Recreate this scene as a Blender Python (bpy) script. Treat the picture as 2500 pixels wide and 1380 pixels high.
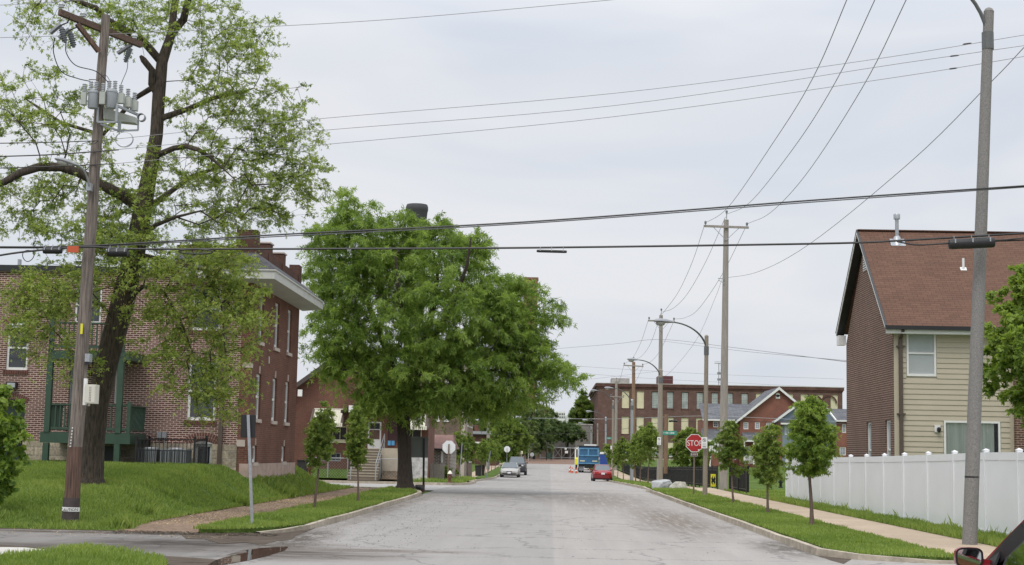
import bpy, math, random
import numpy as np
from mathutils import Vector, Matrix
R = math.radians
PI = math.pi
rng = random.Random(7)

for o in list(bpy.data.objects):
    bpy.data.objects.remove(o)
sc = bpy.context.scene
COL = sc.collection

# ------------------------------------------------------------------ camera
F = 3700.0; H = 1.72
PITCH = math.atan(418 / F); YAW = math.atan(100 / F); ROLL = 0.02
RM = (Matrix.Rotation(YAW, 3, 'Z') @ Matrix.Rotation(PI / 2 + PITCH, 3, 'X') @ Matrix.Rotation(ROLL, 3, 'Z'))
cam_d = bpy.data.cameras.new('camera')
cam = bpy.data.objects.new('camera', cam_d)
COL.objects.link(cam)
cam.matrix_world = Matrix.Translation((0, 0, H)) @ RM.to_4x4()
cam_d.sensor_width = 36.0
cam_d.lens = 36.0 * F / 2500
cam_d.clip_start = 0.1
cam_d.clip_end = 3000
sc.camera = cam

# ------------------------------------------------------------------ sky, sun, exposure
SUN_EL, SUN_AZ = 58, 200
w = bpy.data.worlds.new('World'); sc.world = w; w.use_nodes = True
nt = w.node_tree; nt.nodes.clear()
N = nt.nodes.new; L = nt.links.new
out = N('ShaderNodeOutputWorld'); bg = N('ShaderNodeBackground'); bg2 = N('ShaderNodeBackground'); add = N('ShaderNodeAddShader')
sky = N('ShaderNodeTexSky'); sky.sky_type = 'NISHITA'; sky.sun_disc = False
sky.sun_elevation = R(SUN_EL); sky.sun_rotation = R(SUN_AZ); sky.dust_density = 4
L(sky.outputs[0], bg.inputs[0]); bg.inputs[1].default_value = 0.012
# overcast cloud layer: brighter towards the zenith, softly mottled
tc = N('ShaderNodeTexCoord'); sep = N('ShaderNodeSeparateXYZ'); L(tc.outputs['Generated'], sep.inputs[0])
mr = N('ShaderNodeMapRange'); mr.inputs[1].default_value = 0.25; mr.inputs[2].default_value = 1.0
mr.inputs[3].default_value = 0.86; mr.inputs[4].default_value = 1.95
L(sep.outputs[2], mr.inputs[0])
mp = N('ShaderNodeMapping'); mp.inputs['Scale'].default_value = (3.2, 3.2, 11.0)
L(tc.outputs['Generated'], mp.inputs[0])
nz = N('ShaderNodeTexNoise'); nz.inputs['Scale'].default_value = 1.1; nz.inputs['Detail'].default_value = 3.5; nz.inputs['Distortion'].default_value = 0.5
L(mp.outputs[0], nz.inputs[0])
cr = N('ShaderNodeValToRGB')
cr.color_ramp.elements[0].position = 0.35; cr.color_ramp.elements[0].color = (0.735, 0.785, 0.87, 1)
cr.color_ramp.elements[1].position = 0.62; cr.color_ramp.elements[1].color = (0.89, 0.90, 0.935, 1)
L(nz.outputs[0], cr.inputs[0])
L(cr.outputs[0], bg2.inputs[0]); L(mr.outputs[0], bg2.inputs[1])
L(bg.outputs[0], add.inputs[0]); L(bg2.outputs[0], add.inputs[1]); L(add.outputs[0], out.inputs[0])

sd = bpy.data.lights.new('sun', 'SUN'); sun = bpy.data.objects.new('sun', sd); COL.objects.link(sun)
sd.energy = 1.4; sd.angle = R(22); sd.color = (1.0, 0.95, 0.88)
az = R(SUN_AZ)
sdir = Vector((math.sin(az) * math.cos(R(SUN_EL)), math.cos(az) * math.cos(R(SUN_EL)), math.sin(R(SUN_EL))))
sun.rotation_euler = sdir.to_track_quat('Z', 'Y').to_euler()
sc.view_settings.view_transform = 'Standard'; sc.view_settings.look = 'None'
sc.view_settings.exposure = 0.0; sc.view_settings.gamma = 1.0
sc.render.engine = 'CYCLES'

# ------------------------------------------------------------------ where things stand
CO = Vector((0, 0, H))
def ray(px, py):
    return RM @ Vector(((px - 1250) / F, -(py - 690) / F, -1.0))
def P(px, py, Y):
    d = ray(px, py); return CO + d * (Y / d.y)
def G(px, py, z=0.0):
    d = ray(px, py); return CO + d * ((z - H) / d.z)
_prof = [(-50, 0), (75, 0), (90, -.12), (110, -.3), (127, -.48), (145, -.63), (170, -.5), (195, -.3), (240, .2), (300, .85), (340, 1.0), (4000, 1.0)]
def zr(Y):
    for (a, za), (b, zb) in zip(_prof, _prof[1:]):
        if Y <= b:
            return za + (zb - za) * max(0, (Y - a) / (b - a))
    return 1.0
def sm(t):
    t = max(0, min(1, t)); return t * t * (3 - 2 * t)
def lawnz(X, Y):
    a = sm((-8.75 - X) / 2.0); b = max(0, min(1, (Y - 31.0) / 15)) ** .8; c = sm((67.5 - Y) / 6.5)
    return 0.012 + .09 * max(0, min(1, (Y - 31.0) / 2.5)) + 1.02 * a * (.75 * b + .25 * sm(b)) * c + 0.02 * math.sin(X * 1.7) * math.cos(Y * 1.1) * a

# ------------------------------------------------------------------ mesh helpers
def uvmap(me):
    uv = me.uv_layers.new(name='UVMap'); vs = me.vertices; lp = me.loops
    for p in me.polygons:
        n = p.normal; ax, ay, az_ = abs(n.x), abs(n.y), abs(n.z)
        for li in p.loop_indices:
            c = vs[lp[li].vertex_index].co
            if az_ > .8: uv.data[li].uv = (c.x, c.y)
            elif ax > ay: uv.data[li].uv = (c.y, c.z / max(.3, math.sqrt(1 - az_ * az_)))
            else: uv.data[li].uv = (c.x, c.z / max(.3, math.sqrt(1 - az_ * az_)))

class MB:
    def __init__(s): s.v = []; s.f = []
    def quad(s, *p):
        k = len(s.v); s.v += [tuple(q) for q in p]; s.f.append(tuple(range(k, k + len(p)))); return s
    def box(s, x0, x1, y0, y1, z0, z1):
        k = len(s.v)
        s.v += [(x0, y0, z0), (x1, y0, z0), (x1, y1, z0), (x0, y1, z0), (x0, y0, z1), (x1, y0, z1), (x1, y1, z1), (x0, y1, z1)]
        for q in ((0, 3, 2, 1), (4, 5, 6, 7), (0, 1, 5, 4), (1, 2, 6, 5), (2, 3, 7, 6), (3, 0, 4, 7)): s.f.append(tuple(k + i for i in q))
        return s
    def obox(s, c, u, v, wv, hu, hv, hw):
        c, u, v, wv = Vector(c), Vector(u).normalized(), Vector(v).normalized(), Vector(wv).normalized(); k = len(s.v)
        for sw in (-1, 1):
            for su, sv in ((-1, -1), (1, -1), (1, 1), (-1, 1)):
                s.v.append(tuple(c + u * su * hu + v * sv * hv + wv * sw * hw))
        for q in ((0, 3, 2, 1), (4, 5, 6, 7), (0, 1, 5, 4), (1, 2, 6, 5), (2, 3, 7, 6), (3, 0, 4, 7)): s.f.append(tuple(k + i for i in q))
        return s
    def bar(s, a, b, wd, h=None, up=(0, 0, 1)):
        a, b = Vector(a), Vector(b); d = b - a; h = h or wd
        u = d.normalized(); upv = Vector(up)
        if abs(u.dot(upv)) > .95: upv = Vector((0, 1, 0))
        v = u.cross(upv).normalized(); wv = u.cross(v)
        return s.obox((a + b) / 2, u, v, wv, d.length / 2, wd / 2, h / 2)
    def tube(s, pts, rad, n=8, cap=True):
        pts = [Vector(p) for p in pts]
        if not isinstance(rad, (list, tuple)): rad = [rad] * len(pts)
        k0 = len(s.v); pv = None
        for i, p in enumerate(pts):
            d = (pts[min(i + 1, len(pts) - 1)] - pts[max(i - 1, 0)]).normalized()
            if pv is None:
                pv = d.orthogonal().normalized()
            pv = (pv - d * pv.dot(d)).normalized(); q = d.cross(pv)
            for j in range(n):
                t = 2 * PI * j / n; s.v.append(tuple(p + (pv * math.cos(t) + q * math.sin(t)) * rad[i]))
        for i in range(len(pts) - 1):
            for j in range(n):
                a = k0 + i * n + j; b = k0 + i * n + (j + 1) % n; s.f.append((a, b, b + n, a + n))
        if cap:
            s.f.append(tuple(k0 + j for j in range(n - 1, -1, -1))); s.f.append(tuple(k0 + (len(pts) - 1) * n + j for j in range(n)))
        return s
    def lathe(s, c, prof, n=16, axis='z', cap=True):
        k0 = len(s.v); c = Vector(c)
        for r, h in prof:
            for j in range(n):
                t = 2 * PI * j / n; a, b = r * math.cos(t), r * math.sin(t)
                s.v.append(tuple(c + (Vector((a, b, h)) if axis == 'z' else Vector((h, a, b)) if axis == 'x' else Vector((b, h, a)))))
        for i in range(len(prof) - 1):
            for j in range(n):
                a = k0 + i * n + j; b = k0 + i * n + (j + 1) % n; s.f.append((a, b, b + n, a + n))
        if cap:
            s.f.append(tuple(k0 + j for j in range(n - 1, -1, -1))); s.f.append(tuple(k0 + (len(prof) - 1) * n + j for j in range(n)))
        return s
    def prism(s, pts, off):
        """polygon pts extruded by the vector off"""
        k = len(s.v); n = len(pts); off = Vector(off)
        s.v += [tuple(p) for p in pts] + [tuple(Vector(p) + off) for p in pts]
        s.f.append(tuple(range(k + n - 1, k - 1, -1))); s.f.append(tuple(range(k + n, k + 2 * n)))
        for i in range(n):
            j = (i + 1) % n; s.f.append((k + i, k + j, k + n + j, k + n + i))
        return s
    def build(s, name, m, parent=None, smooth=False, loc=None):
        me = bpy.data.meshes.new(name)
        vs = s.v
        if loc is not None:
            vs = [(a - loc[0], b - loc[1], c - loc[2]) for a, b, c in vs]
        me.from_pydata(vs, [], s.f)
        if len(s.f) < 60000: uvmap(me) if loc is None else None
        if loc is not None:
            uvmap(me)
        if isinstance(m, (list, tuple)):
            for q in m: me.materials.append(q)
        else: me.materials.append(m)
        if smooth:
            me.polygons.foreach_set('use_smooth', [True] * len(me.polygons))
            try: me.set_sharp_from_angle(angle=R(40))
            except Exception: pass
        me.update()
        o = bpy.data.objects.new(name, me); COL.objects.link(o)
        if loc is not None: o.location = loc
        if parent:
            o.parent = parent
            o.matrix_parent_inverse = Matrix.Translation(-parent.location) if loc is None and not parent.parent else Matrix()
            if parent.get('_w') is not None: pass
        return o

def empty(name, loc, label=None, cat=None, group=None):
    o = bpy.data.objects.new(name, None); COL.objects.link(o); o.location = loc; o.empty_display_size = .3
    if label: tag(o, label, cat, group)
    return o
def tag(o, label, cat, group=None):
    o['label'] = label; o['category'] = cat
    if group: o['group'] = group
    return o
def kind(o, k, label=None):
    o['kind'] = k
    if label: o['label'] = label
    return o
def part(mb, name, m, parent, smooth=False, label=None):
    """mesh given in world coordinates, becomes a child of parent (top-level empty or part)"""
    me_o = mb.build(name, m, None, smooth)
    root = parent
    me_o.parent = parent
    # sum of ancestors' locations (ancestors are never rotated while building)
    off = Vector((0, 0, 0)); q = parent
    while q: off += q.location; q = q.parent
    me_o.data.transform(Matrix.Translation(-off))
    me_o.location = (0, 0, 0)
    if label: me_o['label'] = label
    return me_o
def sparts(mb, name, m, parent, label=None):
    """build each connected piece of mb as a part of its own"""
    n = len(mb.v); up = list(range(n))
    def fd(i):
        while up[i] != i: up[i] = up[up[i]]; i = up[i]
        return i
    for f in mb.f:
        a = fd(f[0])
        for q in f[1:]:
            b = fd(q)
            if b != a: up[b] = a
    g = {}
    for f in mb.f: g.setdefault(fd(f[0]), []).append(f)
    out = []
    for fs in g.values():
        idx = sorted(set(i for f in fs for i in f)); mp = {k: i for i, k in enumerate(idx)}; q = MB(); q.v = [mb.v[i] for i in idx]; q.f = [tuple(mp[i] for i in f) for f in fs]; out.append(part(q, name, m, parent, label=label))
    return out
def copy_tree(o, parent=None):
    c = o.copy(); COL.objects.link(c)
    if parent is not None: c.parent = parent
    for ch in [k for k in ALLCH(o)]: copy_tree(ch, c)
    return c
def ALLCH(o): return [k for k in bpy.data.objects if k.parent == o]

def arr_mesh(name, V, Fc, m, attrs=None, smooth=False):
    me = bpy.data.meshes.new(name); n, k = Fc.shape
    me.vertices.add(len(V)); me.vertices.foreach_set('co', V.astype(np.float32).ravel())
    me.loops.add(n * k); me.loops.foreach_set('vertex_index', Fc.astype(np.int32).ravel())
    me.polygons.add(n); me.polygons.foreach_set('loop_start', np.arange(0, n * k, k, dtype=np.int32))
    me.polygons.foreach_set('loop_total', np.full(n, k, dtype=np.int32))
    me.update(calc_edges=True)
    if attrs:
        for an, av in attrs.items():
            a = me.attributes.new(an, 'FLOAT', 'POINT'); a.data.foreach_set('value', av.astype(np.float32))
    me.materials.append(m)
    o = bpy.data.objects.new(name, me); COL.objects.link(o); return o

# ------------------------------------------------------------------ materials
def newmat(name):
    m = bpy.data.materials.new(name); m.use_nodes = True; t = m.node_tree; b = t.nodes['Principled BSDF']
    return m, t, b
def c4(c): return (c[0], c[1], c[2], 1)
def mat(name, col, rough=.7, var=.15, scale=6, bump=0.0, metal=0, bscale=None, detail=4, stretch=None, spec=.5, big=0.0):
    m, t, b = newmat(name)
    b.inputs['Roughness'].default_value = rough; b.inputs['Metallic'].default_value = metal; b.inputs['Specular IOR Level'].default_value = spec
    g = t.nodes.new('ShaderNodeNewGeometry'); mp = t.nodes.new('ShaderNodeMapping'); t.links.new(g.outputs['Position'], mp.inputs[0])
    if stretch: mp.inputs['Scale'].default_value = stretch
    n = t.nodes.new('ShaderNodeTexNoise'); n.inputs['Scale'].default_value = scale; n.inputs['Detail'].default_value = detail; n.inputs['Roughness'].default_value = .65
    t.links.new(mp.outputs[0], n.inputs[0])
    r = t.nodes.new('ShaderNodeValToRGB'); r.color_ramp.elements[0].position = .3; r.color_ramp.elements[1].position = .7
    r.color_ramp.elements[0].color = c4([x * (1 - var) for x in col]); r.color_ramp.elements[1].color = c4([min(1, x * (1 + var)) for x in col])
    t.links.new(n.outputs[0], r.inputs[0]); last = r.outputs[0]
    if big:
        n2 = t.nodes.new('ShaderNodeTexNoise'); n2.inputs['Scale'].default_value = .45; n2.inputs['Detail'].default_value = 5; t.links.new(g.outputs['Position'], n2.inputs[0])
        mr = t.nodes.new('ShaderNodeMapRange'); mr.inputs[1].default_value = .3; mr.inputs[2].default_value = .7; mr.inputs[3].default_value = 1 - big; mr.inputs[4].default_value = 1 + big
        t.links.new(n2.outputs[0], mr.inputs[0])
        vm = t.nodes.new('ShaderNodeVectorMath'); vm.operation = 'SCALE'; t.links.new(last, vm.inputs[0]); t.links.new(mr.outputs[0], vm.inputs['Scale']); last = vm.outputs[0]
    t.links.new(last, b.inputs['Base Color'])
    if bump:
        bp = t.nodes.new('ShaderNodeBump'); bp.inputs['Strength'].default_value = bump; bp.inputs['Distance'].default_value = .02
        n3 = t.nodes.new('ShaderNodeTexNoise'); n3.inputs['Scale'].default_value = bscale or scale * 4; n3.inputs['Detail'].default_value = 4; t.links.new(mp.outputs[0], n3.inputs[0])
        t.links.new(n3.outputs[0], bp.inputs['Height']); t.links.new(bp.outputs[0], b.inputs['Normal'])
    return m
def brick(name, c1, c2, mortar, bw=.213, bh=.0677, ms=.011, bump=.5, offset=.5, rough=.85, var=.18, soft=.1, bias=0.0, stain=.25):
    m, t, b = newmat(name); b.inputs['Roughness'].default_value = rough; b.inputs['Specular IOR Level'].default_value = .25
    uv = t.nodes.new('ShaderNodeUVMap'); br = t.nodes.new('ShaderNodeTexBrick'); t.links.new(uv.outputs[0], br.inputs[0])
    br.inputs['Scale'].default_value = 1; br.inputs['Brick Width'].default_value = bw; br.inputs['Row Height'].default_value = bh
    br.inputs['Mortar Size'].default_value = ms; br.inputs['Mortar Smooth'].default_value = soft; br.offset = offset; br.inputs['Bias'].default_value = bias
    br.inputs['Color1'].default_value = c4(c1); br.inputs['Color2'].default_value = c4(c2); br.inputs['Mortar'].default_value = c4(mortar)
    g = t.nodes.new('ShaderNodeNewGeometry'); n = t.nodes.new('ShaderNodeTexNoise'); n.inputs['Scale'].default_value = .8; n.inputs['Detail'].default_value = 6; t.links.new(g.outputs['Position'], n.inputs[0])
    mr = t.nodes.new('ShaderNodeMapRange'); mr.inputs[1].default_value = .25; mr.inputs[2].default_value = .75; mr.inputs[3].default_value = 1 - stain; mr.inputs[4].default_value = 1 + stain; t.links.new(n.outputs[0], mr.inputs[0])
    n2 = t.nodes.new('ShaderNodeTexNoise'); n2.inputs['Scale'].default_value = 14; n2.inputs['Detail'].default_value = 3; t.links.new(g.outputs['Position'], n2.inputs[0])
    mr2 = t.nodes.new('ShaderNodeMapRange'); mr2.inputs[1].default_value = .25; mr2.inputs[2].default_value = .75; mr2.inputs[3].default_value = 1 - var; mr2.inputs[4].default_value = 1 + var; t.links.new(n2.outputs[0], mr2.inputs[0])
    mu = t.nodes.new('ShaderNodeMath'); mu.operation = 'MULTIPLY'; t.links.new(mr.outputs[0], mu.inputs[0]); t.links.new(mr2.outputs[0], mu.inputs[1])
    vm = t.nodes.new('ShaderNodeVectorMath'); vm.operation = 'SCALE'; t.links.new(br.outputs['Color'], vm.inputs[0]); t.links.new(mu.outputs[0], vm.inputs['Scale'])
    t.links.new(vm.outputs[0], b.inputs['Base Color'])
    if bump:
        bp = t.nodes.new('ShaderNodeBump'); bp.inputs['Strength'].default_value = bump; bp.inputs['Distance'].default_value = -.01
        t.links.new(br.outputs['Fac'], bp.inputs['Height']); t.links.new(bp.outputs[0], b.inputs['Normal'])
    return m
def leafmat(name, dark, light, tan=None, trans=.35):
    m = bpy.data.materials.new(name); m.use_nodes = True; t = m.node_tree; t.nodes.clear()
    o = t.nodes.new('ShaderNodeOutputMaterial'); a = t.nodes.new('ShaderNodeAttribute'); a.attribute_name = 'rnd'
    r = t.nodes.new('ShaderNodeValToRGB'); e = r.color_ramp.elements
    e[0].position = 0; e[0].color = c4(dark); e[1].position = .9 if tan else 1; e[1].color = c4(light)
    if tan:
        q = e.new(.93); q.color = c4(tan)
    t.links.new(a.outputs['Fac'], r.inputs[0])
    d = t.nodes.new('ShaderNodeBsdfPrincipled'); d.inputs['Roughness'].default_value = .5; d.inputs['Specular IOR Level'].default_value = .35
    tr = t.nodes.new('ShaderNodeBsdfTranslucent'); mx = t.nodes.new('ShaderNodeMixShader'); mx.inputs[0].default_value = trans
    t.links.new(r.outputs[0], d.inputs['Base Color'])
    vm = t.nodes.new('ShaderNodeVectorMath'); vm.operation = 'MULTIPLY'; vm.inputs[1].default_value = (1.25, 1.25, .7); t.links.new(r.outputs[0], vm.inputs[0]); t.links.new(vm.outputs[0], tr.inputs[0])
    t.links.new(d.outputs[0], mx.inputs[1]); t.links.new(tr.outputs[0], mx.inputs[2]); t.links.new(mx.outputs[0], o.inputs[0])
    return m
def glassmat(name, col=(.02, .025, .03), rough=.05):
    m, t, b = newmat(name); b.inputs['Base Color'].default_value = c4(col); b.inputs['Roughness'].default_value = rough; b.inputs['Specular IOR Level'].default_value = .8
    return m

M = {}
M['brick_mort'] = brick('brick_light_mortar', (.135, .058, .047), (.085, .040, .035), (.50, .38, .33), bw=.211, bh=.0677, ms=.0125, stain=.2)
M['brick_red'] = brick('brick_red', (.175, .070, .047), (.125, .053, .038), (.17, .11, .088), ms=.010, stain=.25)
M['brick_dark'] = brick('brick_dark', (.115, .050, .037), (.08, .038, .030), (.10, .07, .055), ms=.009)
M['brick_house'] = brick('brick_house', (.13, .064, .046), (.09, .048, .037), (.34, .26, .21), ms=.0105, bh=.078, stain=.12)
M['brick_factory'] = brick('brick_factory', (.155, .092, .076), (.125, .075, .063), (.15, .095, .08), bw=.42, bh=.2, ms=.012, stain=.22, bump=0)
M['brick_town'] = brick('brick_town', (.25, .095, .062), (.20, .078, .055), (.25, .14, .11), ms=.01, bump=0)
M['brick_tan'] = brick('brick_tan', (.20, .13, .085), (.10, .065, .05), (.24, .2, .16), ms=.012)
M['brick_bw'] = brick('brick_black_and_tan', (.10, .07, .06), (.16, .11, .09), (.45, .42, .38), ms=.02, bh=.09, bw=.24)
M['soldier'] = brick('brick_soldier', (.15, .06, .045), (.10, .045, .038), (.50, .40, .34), bw=.069, bh=.22, ms=.011, offset=0)
M['stone'] = brick('rubble_stone', (.42, .36, .27), (.22, .19, .15), (.30, .27, .22), bw=.46, bh=.27, ms=.03, soft=.6, var=.35, stain=.3)
M['slate'] = brick('slate_roof', (.115, .115, .125), (.08, .082, .09), (.05, .05, .055), bw=.3, bh=.13, ms=.006)
M['shingle_red'] = brick('shingle_brown_red', (.15, .082, .056), (.12, .066, .046), (.07, .036, .026), bw=.34, bh=.135, ms=.007, soft=.3, stain=.08, var=.10)
M['shingle_grey'] = brick('shingle_grey', (.16, .165, .18), (.10, .105, .115), (.06, .06, .065), bw=.9, bh=.32, ms=.02, stain=.15)
M['shingle_brown'] = brick('shingle_brown', (.22, .13, .11), (.19, .11, .095), (.13, .08, .07), bw=.4, bh=.2, ms=.01)
M['block'] = brick('concrete_block', (.45, .44, .41), (.38, .37, .35), (.3, .3, .28), bw=.4, bh=.2, ms=.012)
M['lime_base'] = mat('painted_stone_base', (.42, .31, .27), .85, .2, 3, bump=.3)
M['white'] = mat('white_paint', (.74, .74, .72), .5, .05, 3)
M['cornice'] = mat('cornice_white', (.52, .52, .49), .6, .08, 2)
M['vinyl'] = mat('white_vinyl', (.82, .83, .86), .35, .03, 1.0)
M['cream'] = mat('cream_panel', (.66, .62, .42), .7, .08, 1)
M['green_paint'] = mat('dark_green_paint', (.034, .072, .047), .5, .15, 4)
M['black'] = mat('black_metal', (.012, .012, .014), .4, .2, 8)
M['rubber'] = mat('black_rubber', (.02, .02, .02), .8, .2, 8)
M['grey_metal'] = mat('grey_metal', (.30, .31, .33), .45, .12, 8, metal=.3)
M['galv'] = mat('galvanised', (.38, .40, .42), .4, .15, 20, metal=.5)
M['insul'] = mat('grey_porcelain', (.42, .44, .46), .25, .08, 10)
M['tank'] = mat('tank_grey', (.30, .325, .34), .45, .08, 4)
M['wire'] = mat('wire', (.05, .05, .055), .6, .1, 2)
M['cable'] = mat('cable_black', (.012, .012, .013), .5, .2, 30)
M['alu'] = mat('wire_alu', (.22, .22, .23), .5, .1, 2)
M['concrete_pole'] = mat('concrete_pole', (.22, .21, .20), .85, .35, 40, bump=.4, detail=6)
M['concrete_tan'] = mat('concrete_pole_tan', (.28, .24, .19), .85, .25, 30, bump=.3)
M['wood_pole'] = mat('wood_pole', (.185, .155, .132), .9, .65, 6, bump=.8, stretch=(7, 7, .3), big=.3)
M['wood_red'] = mat('wood_pole_red', (.125, .075, .056), .85, .6, 5, bump=.6, stretch=(6, 6, .3))
M['wood_beam'] = mat('wood_beam', (.11, .07, .05), .85, .4, 6, bump=.5, stretch=(1.5, 6, 6))
M['wood_grey'] = mat('wood_pole_grey', (.30, .275, .245), .85, .25, 5, bump=.4, stretch=(6, 6, .3))
M['bark'] = mat('bark', (.062, .048, .036), .95, .75, 9, bump=1.0, stretch=(2.6, 2.6, .42), big=.25)
M['bark_dark'] = mat('bark_dark', (.05, .038, .03), .9, .4, 7, bump=.9, stretch=(3, 3, .6))
M['bark_young'] = mat('bark_young', (.15, .105, .085), .85, .3, 12, bump=.4, stretch=(3, 3, .8))
M['grassblade'] = leafmat('grass_blades', (.12, .20, .035), (.33, .41, .11), trans=.45)
M['grass'] = mat('grass_ground', (.085, .13, .03), .95, .35, 9, bump=.6, bscale=40, big=.25, spec=.05)
M['earth'] = mat('earth', (.13, .10, .07), .95, .35, 5, bump=.5, big=.2, spec=.05)
M['kerb'] = mat('kerb_stone', (.42, .37, .30), .85, .25, 4, bump=.4, big=.15, spec=.05)
M['walk'] = mat('concrete_walk', (.42, .34, .255), .9, .10, 8, bump=.15, big=.12, spec=.05)
M['walk_brown'] = mat('brown_walk', (.24, .175, .13), .95, .35, 9, bump=.5, big=.25, spec=.05)
M['pale_concrete'] = mat('pale_concrete', (.52, .50, .46), .85, .12, 8, bump=.2, big=.1, spec=.05)
M['puddle'] = glassmat('puddle_water', (.03, .028, .022), .02)
M['glass'] = glassmat('window_glass', (.03, .035, .04), .04)
M['glass_blind'] = mat('window_with_blind', (.40, .43, .44), .15, .05, 2)
M['glassblock'] = brick('glass_block', (.26, .31, .30), (.20, .25, .25), (.42, .44, .42), bw=.28, bh=.33, ms=.05, offset=0, bump=0, rough=.3)
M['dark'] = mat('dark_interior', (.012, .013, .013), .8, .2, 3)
M['curtain'] = mat('curtain', (.75, .76, .72), .8, .22, 5, stretch=(3, 3, .05))
M['siding'] = mat('beige_siding', (.46, .41, .315), .6, .04, 2)
M['siding_blue'] = mat('blue_siding', (.19, .24, .30), .6, .04, 2)
M['fascia_black'] = mat('black_fascia', (.02, .02, .022), .4, .1, 3)
M['downspout'] = mat('brown_downspout', (.09, .068, .055), .5, .1, 3)
M['red_sign'] = mat('sign_red', (.42, .022, .025), .4, .06, 3)
M['white_sign'] = mat('sign_white', (.80, .80, .79), .4, .04, 3)
M['sign_back'] = mat('sign_back_white', (.74, .75, .77), .45, .04, 3)
M['yellow'] = mat('sign_yellow', (.72, .68, .03), .4, .04, 3)
M['green_sign'] = mat('sign_green', (.04, .26, .19), .4, .05, 3)
M['orange'] = mat('orange', (.50, .09, .03), .5, .05, 3)
M['red_brown'] = mat('dark_red', (.10, .03, .03), .5, .05, 3)
M['paint_red'] = glassmat('car_paint_red', (.26, .015, .022), .22)
M['paint_silver'] = glassmat('car_paint_silver', (.36, .35, .33), .25)
M['paint_dark'] = glassmat('car_paint_dark', (.03, .033, .038), .2)
M['truck_blue'] = mat('truck_blue', (.035, .12, .235), .5, .2, 3, big=.15)
M['chrome'] = mat('chrome', (.6, .6, .6), .15, .02, 3, metal=.9)
M['lamp_red'] = mat('tail_lamp', (.45, .03, .03), .2, .05, 3)
M['lamp_clear'] = mat('head_lamp', (.6, .62, .62), .15, .05, 3)
M['plate'] = mat('number_plate', (.72, .72, .75), .4, .05, 3)
M['portable_blue'] = mat('toilet_blue', (.02, .06, .28), .5, .05, 3)
M['stone_white'] = mat('limestone', (.52, .50, .45), .85, .35, 5, bump=.8, big=.2)
M['rust'] = mat('rusty_tower', (.16, .075, .045), .8, .3, 2, big=.2)
M['stack'] = mat('dark_stack', (.06, .06, .065), .7, .15, .4)
M['chimney'] = brick('chimney_brick', (.27, .15, .09), (.2, .11, .07), (.2, .14, .1), bw=.5, bh=.25, ms=.01, bump=0)
M['retain'] = mat('retaining_wall', (.13, .12, .11), .9, .25, .5, big=.25)
M['awning'] = mat('awning_cream', (.72, .70, .58), .5, .04, 3)
M['awning_brown'] = mat('awning_brown', (.12, .09, .08), .5, .04, 3)

M['wood_red2'] = mat('rusty_pole', (.24, .15, .095), .85, .35, 3, stretch=(6, 6, .5))
M['sign_dark'] = mat('dark_sign_back', (.015, .015, .017), .5, .1, 5)
M['board_grey'] = mat('grey_board', (.17, .18, .17), .6, .1, 2)
M['whitewash'] = mat('whitewashed_wall', (.50, .50, .50), .85, .35, 4)
M['stone_grey'] = mat('grey_boulder', (.36, .37, .37), .85, .25, 5, bump=.8, big=.15)

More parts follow.
